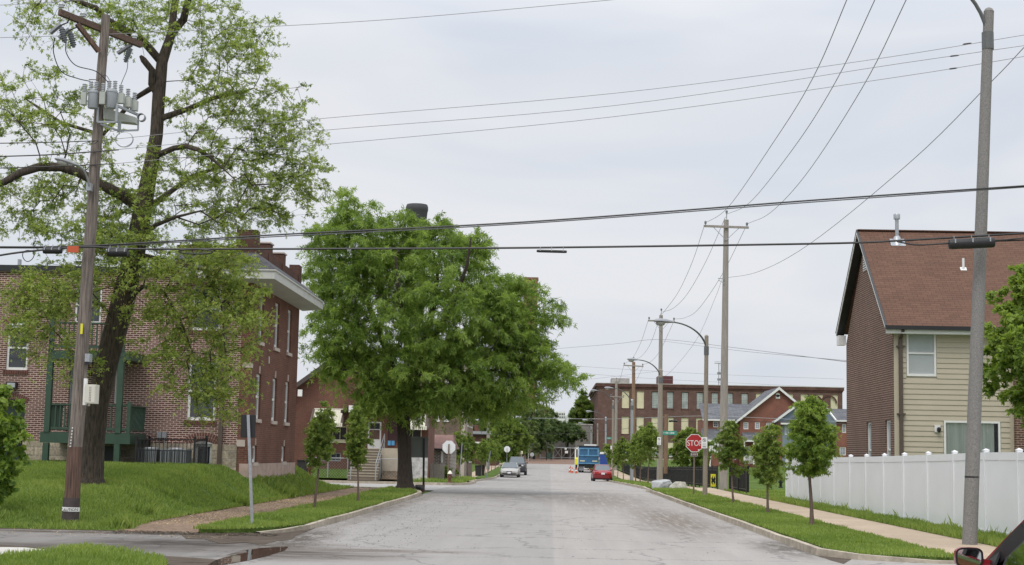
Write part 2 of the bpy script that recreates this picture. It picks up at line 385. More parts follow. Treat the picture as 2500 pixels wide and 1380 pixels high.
def road_mat(name, col, col2=None, seam=None, streak=.10, stains_shade=()):
    m, t, b = newmat(name); b.inputs['Roughness'].default_value = .95; b.inputs['Specular IOR Level'].default_value = .04
    g = t.nodes.new('ShaderNodeNewGeometry')
    def noise(scale, stretch, det=6):
        mp = t.nodes.new('ShaderNodeMapping'); mp.inputs['Scale'].default_value = stretch; t.links.new(g.outputs['Position'], mp.inputs[0])
        n = t.nodes.new('ShaderNodeTexNoise'); n.inputs['Scale'].default_value = scale; n.inputs['Detail'].default_value = det; n.inputs['Roughness'].default_value = .7; t.links.new(mp.outputs[0], n.inputs[0]); return n
    def rangef(n, lo, hi, a=.3, c=.7):
        r = t.nodes.new('ShaderNodeMapRange'); r.inputs[1].default_value = a; r.inputs[2].default_value = c; r.inputs[3].default_value = lo; r.inputs[4].default_value = hi; t.links.new(n.outputs[0], r.inputs[0]); return r
    def mul(a, c):
        x = t.nodes.new('ShaderNodeMath'); x.operation = 'MULTIPLY'; t.links.new(a.outputs[0], x.inputs[0]); t.links.new(c.outputs[0], x.inputs[1]); return x
    a = rangef(noise(60, (1, 1, 1), 3), .86, 1.14)
    c = rangef(noise(.6, (1, .35, 1)), 1 - streak * .45, 1 + streak * .45)
    d = rangef(noise(1.1, (2.2, .10, 1)), 1 - streak * .6, 1 + streak * .6)
    # tar-filled cracks
    vo = t.nodes.new('ShaderNodeTexVoronoi'); vo.feature = 'DISTANCE_TO_EDGE'; vo.inputs['Scale'].default_value = .33
    nn = noise(1.5, (1, 1, 1), 4); mixv = t.nodes.new('ShaderNodeVectorMath'); mixv.operation = 'ADD'; t.links.new(g.outputs['Position'], mixv.inputs[0]); t.links.new(nn.outputs['Color'], mixv.inputs[1]); t.links.new(mixv.outputs[0], vo.inputs[0])
    k = rangef(vo, .60, 1.0, .0, .016)
    tot = mul(mul(a, c), mul(d, k))
    vm = t.nodes.new('ShaderNodeVectorMath'); vm.operation = 'SCALE'; t.links.new(tot.outputs[0], vm.inputs['Scale'])
    if seam is not None:
        s = t.nodes.new('ShaderNodeSeparateXYZ'); t.links.new(g.outputs['Position'], s.inputs[0])
        r = t.nodes.new('ShaderNodeMapRange'); r.inputs[1].default_value = seam - .03; r.inputs[2].default_value = seam + .03; t.links.new(s.outputs[0], r.inputs[0])
        mx = t.nodes.new('ShaderNodeMix'); mx.data_type = 'RGBA'; t.links.new(r.outputs[0], mx.inputs[0]); mx.inputs[6].default_value = c4(col); mx.inputs[7].default_value = c4(col2)
        t.links.new(mx.outputs[2], vm.inputs[0])
    else: vm.inputs[0].default_value = col[:3]
    last = vm.outputs[0]
    for (cx, cy, rx, ry, cc, st, nstr) in stains_shade:
        mp = t.nodes.new('ShaderNodeMapping'); mp.vector_type = 'POINT'; mp.inputs['Scale'].default_value = (1 / rx, 1 / ry, 0); mp.inputs['Location'].default_value = (-cx / rx, -cy / ry, 0); t.links.new(g.outputs['Position'], mp.inputs[0])
        ln = t.nodes.new('ShaderNodeVectorMath'); ln.operation = 'LENGTH'; t.links.new(mp.outputs[0], ln.inputs[0])
        fo = t.nodes.new('ShaderNodeMapRange'); fo.inputs[1].default_value = 1.0; fo.inputs[2].default_value = .25; fo.inputs[3].default_value = 0; fo.inputs[4].default_value = st; t.links.new(ln.outputs['Value'], fo.inputs[0])
        n4 = rangef(noise(1.6, nstr), 0, 1.0, .36, .52); f4 = mul(fo, n4); mx = t.nodes.new('ShaderNodeMix'); mx.data_type = 'RGBA'; t.links.new(f4.outputs[0], mx.inputs[0]); t.links.new(last, mx.inputs[6]); mx.inputs[7].default_value = c4(cc); last = mx.outputs[2]
    t.links.new(last, b.inputs['Base Color'])
    bp = t.nodes.new('ShaderNodeBump'); bp.inputs['Strength'].default_value = .35; bp.inputs['Distance'].default_value = .01; t.links.new(noise(90, (1, 1, 1), 2).outputs[0], bp.inputs['Height']); t.links.new(bp.outputs[0], b.inputs['Normal'])
    return m
M['road'] = road_mat('main_road_asphalt', (.315, .302, .288), (.345, .328, .310), seam=.1, stains_shade=[(-4.6, 25.2, 2.9, 2.0, (.085, .07, .058), 1.0, (.35, 3.5, 1)), (-4.9, 27.4, 1.6, 1.6, (.10, .085, .07), .9, (.8, 2, 1)), (-3.0, 26.6, 2.4, .6, (.13, .105, .085), .8, (.5, 4, 1)), (-4.9, 30, .9, 4.5, (.09, .078, .066), .9, (2.5, .8, 1)), (3.4, 42, 1.5, 12, (.17, .14, .115), .75, (5, .22, 1)), (2.0, 60, 2.6, 16, (.20, .17, .145), .6, (4, .18, 1)),
    (4.6, 30, .8, 4, (.10, .088, .075), .8, (2.2, .6, 1)), (-1.0, 62, 3.4, 9, (.19, .18, .17), .7, (1, .35, 1)), (-4.8, 48, .5, 20, (.16, .135, .11), .7, (3, .5, 1))])  # wide grey patch by the corner tree: its soft shade painted in colour
M['alley'] = road_mat('alley_asphalt', (.21, .20, .19), streak=.25, stains_shade=[(-6.6, 27.6, 2.6, 1.6, (.06, .052, .045), 1.0, (.6, 3.5, 1)), (-9.5, 26.0, 6, 1.2, (.085, .072, .062), .9, (.5, 4, 1)), (-9, 30.4, 5, .6, (.09, .07, .055), .9, (.6, 3, 1))])
M['cross'] = road_mat('cross_street', (.36, .35, .335))
M['brickroad'] = road_mat('red_brick_paving', (.22, .15, .118))
M['dirt'] = mat('wet_dirt', (.10, .082, .066), .75, .45, 3, bump=.5, stretch=(.6, 2.5, 1), spec=.05)
# ------------------------------------------------------------------ trees
def skeleton(limbs, pts, bf=.35, seg=.55, droop=.0, seed=0):
    rs = np.random.RandomState(seed)
    pos, par, rad, cost = [], [], [], []
    for li, limb in enumerate(limbs):
        prev = -1
        if li > 0:
            p0 = limb[0][0]; prev = int(np.argmin([(q - p0).length for q in pos]))
        for (p, r) in limb:
            if li > 0 and p is limb[0][0]: pass
            pos.append(p.copy()); par.append(prev); rad.append(r); cost.append(0 if prev < 0 else cost[prev] + (p - pos[prev]).length * .45); prev = len(pos) - 1
    A = np.array([tuple(p) for p in pts]); n = len(A); best = np.full(n, 1e9); bp = np.zeros(n, int); bd = np.zeros(n); alive = np.ones(n, bool)
    def relax(i, only=None):
        d = np.linalg.norm(A - np.array(pos[i]), axis=1); c = d + bf * cost[i]
        # penalise growing straight back down
        u = c < best; best[u] = c[u]; bp[u] = i
    for i in range(len(pos)):
        if i > 1: relax(i)
    tips = []
    for _ in range(n):
        j = int(np.argmin(np.where(alive, best, 1e9))); alive[j] = False; i = bp[j]
        a = pos[i]; b = Vector(A[j]); d = (b - a).length; k = max(1, int(d / seg)); prev = i; side = Vector(rs.normal(0, 1, 3)); 
        for q in range(1, k + 1):
            t = q / k; p = a.lerp(b, t)
            if q < k: p = p + side * .07 * d * math.sin(PI * t) * .6 + Vector((0, 0, -droop * d * math.sin(PI * t) * -.5)) + Vector(rs.normal(0, .03, 3))
            pos.append(p); par.append(prev); rad.append(0); cost.append(cost[prev] + (p - pos[prev]).length); prev = len(pos) - 1
            relax(prev)
        tips.append(prev)
    return pos, par, rad, tips
def radii(pos, par, rad, r0=.005, ex=2.25, rmax=.1):
    n = len(pos); acc = [0.0] * n; out = [0.0] * n
    for i in range(n - 1, -1, -1):
        r = max(r0, acc[i] ** (1 / ex)) if acc[i] > 0 else r0
        if rad[i] <= 0: r = min(r, rmax)
        else: r = rad[i]
        out[i] = r
        if par[i] >= 0: acc[par[i]] += r ** ex
    return out
def limb_mesh(pos, par, rr, name, m, parent, nbig=14, flare=None, minr=0.0):
    kids = [[] for _ in pos]; 
    for i, p in enumerate(par):
        if p >= 0: kids[p].append(i)
    mb = MB(); starts = [i for i, p in enumerate(par) if p < 0]
    stack = [(s, None) for s in starts]
    while stack:
        s, pre = stack.pop(); ch = [s]; pts = [] if pre is None else [pos[pre]]
        rl = [] if pre is None else [min(rr[s] * 1.15, rr[pre])]
        cur = s
        while True:
            pts.append(pos[cur]); rl.append(rr[cur])
            ks = sorted(kids[cur], key=lambda k: -rr[k])
            if not ks: break
            for k in ks[1:]: stack.append((k, cur))
            cur = ks[0]
        if len(pts) < 2: continue
        if max(rl) < minr: continue
        rl[-1] = rl[-1] * .5
        n = nbig if max(rl) > .12 else 8 if max(rl) > .04 else 4 if max(rl) > .012 else 3
        mb.tube(pts, rl, n, cap=(max(rl) > .05))
    return part(mb, name, m, parent, smooth=True)
LEAF_STAR = [(0, 1.0, .36), (.95, .8, .3), (-.95, .8, .3)]
LEAF_ONE = [(0, 1.0, .40)]
LEAF_PINN = [(0, 1.0, .22), (1.15, .55, .22), (-1.15, .55, .22)]
def leaf_template(spec):
    V, Q = [], []
    for (an, ln, wd) in spec:
        k = len(V); c, s_ = math.cos(an), math.sin(an)
        for (x, y, z) in ((0, 0, 0), (ln * .45, wd * .5 * ln, .10 * ln), (ln, 0, -.06 * ln), (ln * .45, -wd * .5 * ln, .10 * ln)):
            V.append((x * c - y * s_, x * s_ + y * c, z))
        Q.append((k, k + 1, k + 2, k + 3))
    return np.array(V), np.array(Q)
def foliage(centers, dirs, nleaf, size, spread, seed, spec=LEAF_STAR, droop=.5, twigs=4, tone=(.5, .2), tanfrac=0.0, hang=.4, up=.5, flat=1.0):
    rs = np.random.RandomState(seed); C = np.array([tuple(c) for c in centers]); D = np.array([tuple(d) for d in dirs]); n = len(C)
    tw = rs.normal(0, 1, (n, twigs, 3)); tw[:, :, 2] *= .6 * flat; tw /= np.linalg.norm(tw, axis=2, keepdims=True); tw = tw + D[:, None, :] * .8; tw /= np.linalg.norm(tw, axis=2, keepdims=True)
    ln = spread * rs.uniform(.5, 1.15, (n, twigs))
    cm = np.clip(rs.normal(tone[0], tone[1] * .7, n), 0, 1)
    T = nleaf * n; ci = np.repeat(np.arange(n), nleaf); ti = rs.randint(0, twigs, T); t = rs.uniform(.1, 1, T) ** .8
    td = tw[ci, ti]; l = ln[ci, ti]
    p = C[ci] + td * (l * t)[:, None]; p[:, 2] -= droop * l * t * t
    p += rs.normal(0, spread * .07, (T, 3))
    ax = td * .5 + rs.normal(0, .7, (T, 3)); ax[:, 2] -= hang; ax /= np.linalg.norm(ax, axis=1, keepdims=True)
    nr = rs.normal(0, .55, (T, 3)); nr[:, 2] += up; lat = np.cross(nr, ax); lat /= np.linalg.norm(lat, axis=1, keepdims=True) + 1e-9; nr = np.cross(ax, lat)
    s = size * rs.uniform(.65, 1.25, T)
    V0, Q0 = leaf_template(spec); k = len(V0)
    V = p[:, None, :] + s[:, None, None] * (V0[None, :, 0, None] * ax[:, None, :] + V0[None, :, 1, None] * lat[:, None, :] + V0[None, :, 2, None] * nr[:, None, :])
    Q = (Q0[None] + (np.arange(T) * k)[:, None, None]).reshape(-1, 4)
    c = np.clip(cm[ci] + rs.normal(0, tone[1], T), 0, .88)
    if tanfrac:
        tan_c = rs.rand(n) < tanfrac * 2.2
        is_t = (rs.rand(T) < .45) & tan_c[ci]; c[is_t] = rs.uniform(.93, 1, is_t.sum())
    tl = [[C[i], C[i] + tw[i, j] * ln[i, j] * .5 - np.array((0, 0, droop * ln[i, j] * .25)), C[i] + tw[i, j] * ln[i, j] * .95 - np.array((0, 0, droop * ln[i, j] * .9))] for i in range(n) for j in range(twigs)]
    return V.reshape(-1, 3), Q, np.repeat(c, k), tl
def crown_obj(V, Q, c, m, parent, name='crown'):
    off = Vector((0, 0, 0)); q = parent
    while q: off += q.location; q = q.parent
    o = arr_mesh(name, V - np.array(tuple(off)), Q, m, {'rnd': c}); o.parent = parent; return o
def tipdirs(pos, par, tips):
    d = []
    for t in tips:
        a = pos[par[t]] if par[t] >= 0 else pos[t] - Vector((0, 0, 1)); v = pos[t] - a; v.z += .15
        d.append(v.normalized() if v.length > 1e-6 else Vector((0, 0, 1)))
    return d
def pathpts(px, Y, smoothn=3):
    """pixel path [(x,y,r_px,dY)] to world limb"""
    out = []
    for (x, y, r, dy) in px:
        s = F / (Y + dy); out.append((P(x, y, Y + dy), r / s))
    # subdivide
    res = []
    for (a, ra), (b, rb) in zip(out, out[1:]):
        k = max(1, int((b - a).length / .45))
        for i in range(k):
            t = i / k; res.append((a.lerp(b, t), ra + (rb - ra) * t))
    res.append(out[-1]); return res

# ------------------------------------------------------------------ the big silver maple beside the utility pole
def big_maple():
    Y = 39.0; rs = np.random.RandomState(3)
    base = P(222, 1170, Y); t = empty('maple_tree', base, 'tall old maple with leaning trunk and sparse spring leaves behind the wooden utility pole', 'tree')
    tr = pathpts([(219, 1182, 42, 0), (222, 1165, 31, 0), (228, 1080, 27, 0), (238, 990, 26, 0), (262, 880, 28, 0), (298, 745, 29, 0), (328, 620, 26, 0), (347, 520, 23, 0), (364, 430, 19, .1), (382, 330, 16, .2), (388, 230, 16, .3), (396, 150, 14, .4), (418, 85, 11, .5), (425, 20, 9, .7), (440, -60, 7, .9)], Y)
    L = [tr]
    def lb(*p): L.append(pathpts(list(p), Y))
    lb((345, 510, 16, 0), (300, 478, 15, -.2), (255, 455, 13, -.4), (200, 425, 12, -.6), (150, 408, 12, -.8), (95, 408, 11, -1.0), (50, 422, 10, -1.1), (10, 445, 9, -1.2), (-70, 470, 7, -1.4))
    lb((392, 150, 10, .4), (360, 112, 10, .3), (335, 88, 10, .2), (290, 66, 9, 0), (255, 44, 8, -.2), (235, 20, 7, -.4), (185, 2, 6, -.6), (110, -30, 4, -.8))
    lb((384, 232, 9, .3), (370, 205, 9, .2), (371, 172, 9, .1), (350, 146, 8, 0), (343, 137, 8, 0))
    lb((382, 380, 8, .2), (425, 362, 7, -.2), (455, 357, 7, -.4), (485, 366, 6, -.7), (515, 385, 4.5, -1), (545, 412, 3, -1.2), (575, 440, 2, -1.4))
    lb((390, 290, 9, .2), (455, 268, 7, .5), (520, 240, 6, 1), (590, 225, 4, 1.6))
    lb((415, 85, 11, .5), (448, 48, 10, .3), (462, -10, 8, 0), (470, -60, 7, 0))
    lb((335, 590, 8, 0), (380, 550, 5.5, -.6), (430, 530, 4, -1.0), (490, 515, 2.5, -1.4), (540, 500, 1, -1.7))
    lb((300, 740, 7, 0), (350, 700, 5, -.6), (400, 712, 3.5, -1.0), (440, 780, 2.5, -1.2), (470, 860, 1.6, -1.2))
    lb((330, 620, 7, 0), (420, 640, 5, -.6), (500, 660, 3.5, -1.0), (540, 740, 2.5, -1.2), (550, 860, 1.5, -1.2))
    lb((345, 520, 9, 0), (400, 480, 7, 1.2), (470, 430, 5, 2), (560, 400, 4, 2.6))
    lb((395, 200, 8, .3), (330, 240, 6, 1.2), (250, 330, 5, 2), (150, 300, 4, 2.4), (60, 240, 3, 2.6))
    # crown lobes: cx, cy, rx, ry, weight
    E = [(60, 250, 140, 110, 70), (40, 480, 130, 120, 75), (150, 30, 130, 75, 45), (300, 60, 90, 70, 25), (430, 40, 170, 90, 70), (580, 120, 110, 110, 65), (640, 260, 110, 80, 50),
         (690, 340, 100, 70, 45), (740, 440, 80, 60, 45), (500, 250, 110, 100, 45), (450, 400, 130, 90, 55), (600, 420, 130, 90, 65), (560, 520, 150, 50, 60), (200, 300, 100, 100, 35), (200, 450, 120, 90, 45),
         (330, 500, 120, 80, 55), (240, 570, 170, 65, 75), (330, 640, 200, 75, 120), (490, 640, 120, 80, 75), (570, 680, 80, 80, 50), (160, 710, 150, 70, 75), (100, 780, 100, 80, 50), (60, 720, 60, 40, 16),
         (150, 850, 90, 50, 18), (350, 760, 60, 50, 14), (420, 760, 70, 70, 28), (520, 770, 100, 90, 62), (610, 800, 45, 70, 24), (440, 860, 50, 60, 20), (540, 880, 70, 60, 38), (480, 930, 90, 40, 26), (520, 975, 75, 50, 26), (400, 880, 30, 60, 8), (340, 850, 40, 40, 5), (690, 520, 70, 30, 14), (150, 900, 22, 22, 3), (222, 910, 20, 40, 4), (610, 940, 20, 30, 3)]
    pts = []
    for (cx, cy, rx, ry, wgt) in E:
        for _ in range(int(wgt * (1.12 if cy < 600 else .82))):
            v = rs.normal(0, 1, 3); v /= np.linalg.norm(v); r = rs.rand() ** (1 / 2.6)
            x = cx + v[0] * r * rx; y = cy + v[2] * r * ry; dy = v[1] * r * min(2.6, (rx + ry) / 2 / 95 * 1.5)
            if cy > 560: dy -= 1.0
            pts.append(P(x, y, Y + dy))
    pos, par, rad, tips = skeleton(L, pts, bf=.28, seg=.35, seed=5)
    rr = radii(pos, par, rad, r0=.006, rmax=.055)
    d = tipdirs(pos, par, tips)
    cen = [pos[i] for i in tips]
    V, Q, c, tl = foliage(cen, d, 34, .086, .42, 11, LEAF_STAR, droop=.32, twigs=5, tone=(.56, .22), tanfrac=.0, hang=.35, up=.6)
    low = [i for i, p in enumerate(cen) if p.z < 6.6]
    V2, Q2, c2, _ = foliage([cen[i] for i in low], [d[i] for i in low], 13, .055, .42, 12, [(0, 1, .5)], droop=.45, twigs=5, tone=(.6, .15), tanfrac=.3, hang=1.2, up=.3)
    V3, Q3, c3, _ = foliage([cen[i] for i in low], [d[i] for i in low], 9, .088, .5, 13, LEAF_STAR, droop=.6, twigs=6, tone=(.82, .12), hang=.8, up=.6)
    k = len(V); k2 = len(V2)
    crown_obj(np.vstack([V, V2, V3]), np.vstack([Q, Q2 + k, Q3 + k + k2]), np.concatenate([c, c2, c3]), leafmat('maple_leaves', (.11, .19, .035), (.39, .47, .13), tan=(.52, .37, .16), trans=.5), t)
    o = limb_mesh(pos, par, rr, 'trunk', M['bark'], t)
    mb = MB()
    for q in tl:
        mb.tube(q, [.005, .004, .002], 3, cap=False)
    part(mb, 'twigs', M['bark'], o)
    o2 = MB(); a = P(340, 140, Y); b = P(356, 150, Y)
    return t
big_maple()

# ------------------------------------------------------------------ the dense honey locust at the corner
def locust():
    Y = 65.0; rs = np.random.RandomState(8)
    base = P(990, 1192, Y); t = empty('locust_tree', base, 'broad dense green tree with dark trunk at the left street corner', 'tree')
    tr = pathpts([(990, 1196, 27, 0), (989, 1180, 20, 0), (988, 1120, 17, 0), (986, 1050, 17, 0), (984, 1010, 16, 0), (1000, 960, 12, 0), (1030, 860, 9, .2), (1060, 740, 7, .4), (1070, 650, 4, .5)], Y)
    L = [tr]
    def lb(*p): L.append(pathpts(list(p), Y))
    lb((984, 1005, 12, 0), (950, 960, 10, -.6), (900, 925, 6, -1.0), (850, 905, 3.5, -1.2), (800, 895, 2, -1.2))
    lb((988, 1000, 11, 0), (970, 930, 9, .4), (930, 820, 7, .8), (880, 700, 5, 1.2), (850, 560, 3, 1.4))
    lb((1000, 960, 10, 0), (1070, 930, 8, -.8), (1150, 900, 6, -1.4), (1260, 900, 5, -1.8), (1350, 920, 3, -2))
    lb((1010, 920, 9, 0), (1100, 850, 8, .8), (1180, 780, 6, 1.5), (1260, 720, 4, 2))
    lb((1005, 900, 8, 0), (980, 780, 6, -1), (970, 680, 4, -1.6), (965, 620, 3, -1.6))
    lb((1030, 860, 8, 0), (1100, 760, 6, -1.2), (1140, 650, 4, -1.8), (1150, 580, 3, -2))
    E = [(1040, 650, 170, 100, 110), (890, 600, 90, 80, 50), (860, 520, 55, 55, 22), (1000, 600, 80, 40, 20), (960, 540, 30, 30, 7), (1010, 540, 30, 30, 4), (1135, 600, 60, 40, 20), (830, 690, 90, 80, 55), (790, 590, 50, 60, 20), (1060, 780, 220, 110, 170), (1240, 730, 90, 60, 42), (1270, 705, 45, 22, 8), (1230, 820, 100, 80, 54),
         (1340, 765, 40, 30, 9), (1300, 860, 70, 60, 26), (1360, 915, 55, 35, 15), (830, 800, 90, 90, 50), (1080, 900, 210, 80, 135), (1250, 930, 110, 60, 52), (860, 900, 90, 50, 30), (800, 870, 55, 40, 12), (960, 960, 90, 50, 38), (1100, 975, 130, 45, 52), (1200, 990, 70, 30, 15), (900, 985, 40, 20, 5), (1000, 985, 60, 35, 16), (1075, 560, 35, 25, 8)]
    pts = []
    for (cx, cy, rx, ry, wgt) in E:
        for _ in range(int(wgt * 1.55)):
            v = rs.normal(0, 1, 3); v /= np.linalg.norm(v); r = rs.rand() ** (1 / 2.8)
            pts.append(P(cx + v[0] * r * rx, cy + v[2] * r * ry, Y + v[1] * r * min(4.2, (rx + ry) / 2 / 57 * 1.5)))
    pos, par, rad, tips = skeleton(L, pts, bf=.3, seg=.5, seed=6)
    rr = radii(pos, par, rad, r0=.008, rmax=.07); d = tipdirs(pos, par, tips); cen = [pos[i] for i in tips]
    V, Q, c, tl = foliage(cen, d, 78, .215, .64, 21, LEAF_PINN, droop=.55, twigs=6, tone=(.6, .26), hang=.75, up=.6)
    crown_obj(V, Q, c, leafmat('locust_leaves', (.085, .165, .03), (.33, .44, .11), trans=.56), t)
    limb_mesh(pos, par, rr, 'trunk', M['bark_dark'], t)
locust()

# ------------------------------------------------------------------ generic broadleaf tree in local metres
LM = {'young': leafmat('young_leaves', (.10, .175, .035), (.34, .42, .11), trans=.48),
      'far': leafmat('far_leaves', (.075, .125, .05), (.22, .29, .11), trans=.38),
      'bright': leafmat('bright_leaves', (.105, .195, .035), (.35, .45, .10), trans=.5)}
def tree(name, base, h, w_, ch0, label, cat='tree', group=None, seed=1, ncl=110, nleaf=70, lsize=.10, spread=.35, tr=.035, lm='young', bark='bark_young', shape='egg', lean=0, spec=LEAF_STAR, bf=.3, tone=(.45, .17), depth=1.0, multi=0):
    """h: height, w_: crown width, ch0: height where the crown starts"""
    rs = np.random.RandomState(seed); base = Vector(base); t = empty(name, base, label, cat, group)
    top = h * .93; lim = []; n = 8
    for i in range(n + 1):
        q = i / n; lim.append((base + Vector((lean * q + .04 * w_ * math.sin(q * 5 + seed), .03 * w_ * math.cos(q * 4 + seed), top * q - (.05 if i == 0 else 0))), tr * (1.15 - q * .9) * (1.35 if i == 0 else 1)))
    pts = []; cz = (h + ch0) / 2; hz = (h - ch0) / 2
    for _ in range(ncl):
        v = rs.normal(0, 1, 3); v /= np.linalg.norm(v); r = rs.rand() ** (1 / 2.5); zz = v[2] * r
        wf = 1.0
        if shape == 'egg': wf = 1.0 - .35 * max(0, zz) + .05 * min(0, zz)
        if shape == 'cone': wf = 1.0 - .75 * max(-.2, zz)
        lob = 1 + .24 * math.sin(3 * math.atan2(v[1], v[0]) + zz * 5 + seed)
        pts.append(base + Vector((lean * (cz + zz * hz) / top + v[0] * r * w_ / 2 * wf * lob, v[1] * r * w_ / 2 * wf * depth * lob, cz + zz * hz)))
    pos, par, rad, tips = skeleton([lim], pts, bf=bf, seg=max(.25, w_ * .1), seed=seed)
    # drop links low on the stem
    rr = radii(pos, par, rad, r0=max(.003, tr * .07), rmax=tr * .55); d = tipdirs(pos, par, tips)
    V, Q, c, tl = foliage([pos[i] for i in tips], d, nleaf, lsize, spread, seed + 50, spec, droop=.35, twigs=5, tone=tone, hang=.5, up=.6)
    crown_obj(V, Q, c, LM[lm], t); limb_mesh(pos, par, rr, 'trunk', M[bark], t, nbig=9)
    return t
def ytree(px, py, ptop, pbot, pw, seed, label, lm='young', z=.1, **k):
    b = G(px, py, z); s = F / b.y
    k.setdefault('lean', ((seed * 37) % 7 - 3) * .05); return tree('street_tree', b, (py - ptop) / s, pw * .8 / s, (py - pbot) / s, label, 'tree', seed=seed, lm=lm, **k)
GR = 'young trees planted along the pavements'
ytree(767, 1243, 985, 1148, 66, 31, 'slim young tree on the left grass strip nearest the leaning grey post', group=GR, ncl=85, nleaf=60, lsize=.085, spread=.25, tr=.034, tone=(.5, .2))
ytree(873, 1227, 1002, 1150, 56, 32, 'slim young tree on the left verge in front of the bungalow steps', group=GR, ncl=75, nleaf=60, lsize=.09, spread=.27, tr=.032, tone=(.5, .2))
ytree(1978, 1285, 975, 1180, 128, 33, 'largest young tree on the right verge, beside the white vinyl fence', group=GR, ncl=185, nleaf=75, lsize=.085, spread=.28, tr=.045, tone=(.5, .18), lm='bright')
ytree(1873, 1252, 1042, 1190, 82, 34, 'young tree with a pointed crown on the right verge left of the white vinyl fence', group=GR, ncl=105, nleaf=60, lsize=.09, spread=.28, tr=.036, tone=(.55, .2))
ytree(1792, 1230, 1036, 1170, 76, 35, 'young tree on the right verge just behind the utility pole and black fence end', group=GR, ncl=90, nleaf=60, lsize=.09, spread=.28, tr=.036, tone=(.4, .18))
protoA = tree('street_tree', (-6.75, 115, zr(115) + .1), 3.7, 1.35, 1.15, 'bushy young tree on the far left verge right of the black sign back', seed=41, ncl=80, nleaf=55, lsize=.13, spread=.32, tr=.04, group=GR)
protoB = tree('street_tree', (6.7, 103, zr(103) + .1), 4.1, 1.7, 1.4, 'young tree by the boulders on the right verge', seed=42, ncl=90, nleaf=55, lsize=.13, spread=.36, tr=.04, group=GR)
def cp(proto, x, y, h, label, rz=0, z=.1):
    c = copy_tree(proto); c.location = (x, y, zr(y) + z); c.rotation_euler = (0, 0, rz); c.scale = (h, h, h); c['label'] = label; return c
cp(protoA, -6.65, 123, 1.02, 'second bushy young tree of the far left verge, just behind the first', 1.2)
for i, (y, h) in enumerate([(152, 1.0), (158, 1.08), (167, 1.05), (176, 1.0), (188, 1.02)]):
    cp(protoA if i % 2 else protoB, -6.7, y, h * .88, ['young tree just behind the leaning white-backed post on the left verge', 'second tree of the far left row behind the leaning post', 'third tree of the far left row, nearer the parked cars', 'fourth tree of the far left row beside the silver car', 'last small tree of the far left row behind the parked cars'][i], i * 1.1 + .4)
for i, (y, h) in enumerate([(112, 1.0), (119.5, .93), (140, .95), (150, .9)]):
    cp(protoB if i % 2 == 0 else protoA, 6.7, y, h, ['second young tree beyond the boulders on the right verge', 'third young tree on the right verge, right of the pale grey lamp post', 'fourth young tree on the right verge between lamp post and red car', 'fifth young tree on the right verge just right of the red car'][i], i * 1.3 + .2)
for i, (y, h) in enumerate([(168, .95), (182, .95)]):
    cp(protoA, 6.75, y, h, ['small tree right of the blue portable toilet', 'last small tree of the right row in front of the factory corner'][i], i * 2.3)
# larger trees
tree('park_tree', (P(1688, 1120, 150).x, 150, zr(150) + .2), 4.9, 4.1, .9, 'dense rounded tree behind the stop sign in front of the factory', seed=51, ncl=150, nleaf=90, lsize=.22, spread=.55, tr=.14, lm='young', bark='bark_dark')
tree('round_tree', (P(1243, 1130, 205).x, 205, zr(205) + .3), 6.6, 4.9, .6, 'big round green tree on the left at the end of the street', seed=52, ncl=190, nleaf=90, lsize=.30, spread=.75, tr=.2, lm='young', bark='bark_dark', tone=(.4, .16))
tree('conifer_like_tree', (P(1425, 1030, 330).x, 330, 2), 13.5, 6.2, 2, 'dark pointed green tree at the factory left edge', seed=53, ncl=150, nleaf=80, lsize=.5, spread=1.1, tr=.3, lm='young', bark='bark_dark', shape='cone', tone=(.3, .15))
for i, (px, Yd, h, wd, lab) in enumerate([(1345, 300, 7.6, 7.5, 'dark vine-covered shrub mass left of the truck at the retaining wall'), (1385, 303, 7.2, 6.0, 'dark shrub mass in front of the retaining wall above the gate'), (1305, 290, 10.5, 8, 'dark tree behind the flagpole at the street end'),
        (1255, 270, 13.5, 11, 'tall pale green tree behind the big round tree'), (1180, 275, 11, 10, 'wide tree behind the low brick building on the left'), (1330, 330, 12.5, 7, 'pale green tree top left of the distant white building'), (1215, 240, 5, 6, 'low green bush under the big round tree')]):
    tree('background_tree', (P(px, 1100, Yd).x, Yd, zr(Yd)), h, wd, 3.6 if i < 2 else .6, lab, seed=60 + i, ncl=110, nleaf=70, lsize=.45, spread=1.0, tr=.25, lm='far', bark='bark_dark', tone=(.3 if i < 3 else .75, .2), group='background trees')
# near foliage entering at the frame edges
e1 = tree('sapling', (P(-14, 1200, 33).x, 33.0, .2), 2.75, 1.05, .35, 'bright broad-leaved sapling cut off by the left edge', 'tree', seed=71, ncl=60, nleaf=60, lsize=.15, spread=.3, tr=.04, lm='bright', spec=[(0, 1, .75)])
e2 = tree('maple_tree', (P(2545, 1200, 45).x, 45.0, .15), 7.5, 3.3, 2.9, 'leafy maple at the right edge in front of the beige house', 'tree', seed=72, ncl=260, nleaf=90, lsize=.13, spread=.38, tr=.12, lm='bright', spec=[(0, 1, .7), (.9, .8, .5), (-.9, .8, .5)], tone=(.55, .18))
tree('yard_tree', (P(2010, 1100, 215).x, 215, .3), 6.5, 5, .8, 'green tree between the town houses and the factory', seed=73, ncl=90, nleaf=70, lsize=.3, spread=.7, tr=.15, lm='young', bark='bark_dark')
# shrubs near the corner signs
for i, (px, py, hh, ww, lab) in enumerate([(1085, 1172, .95, .7, 'small dark bush left of the far fire hydrant'), (1102, 1168, .7, .9, 'clump of weeds around the far yellow hydrant')]):
    b = G(px, py, 0); tree('shrub', b, hh, ww, .05, lab, 'shrub', seed=80 + i, ncl=30, nleaf=40, lsize=.12, spread=.2, tr=.015)
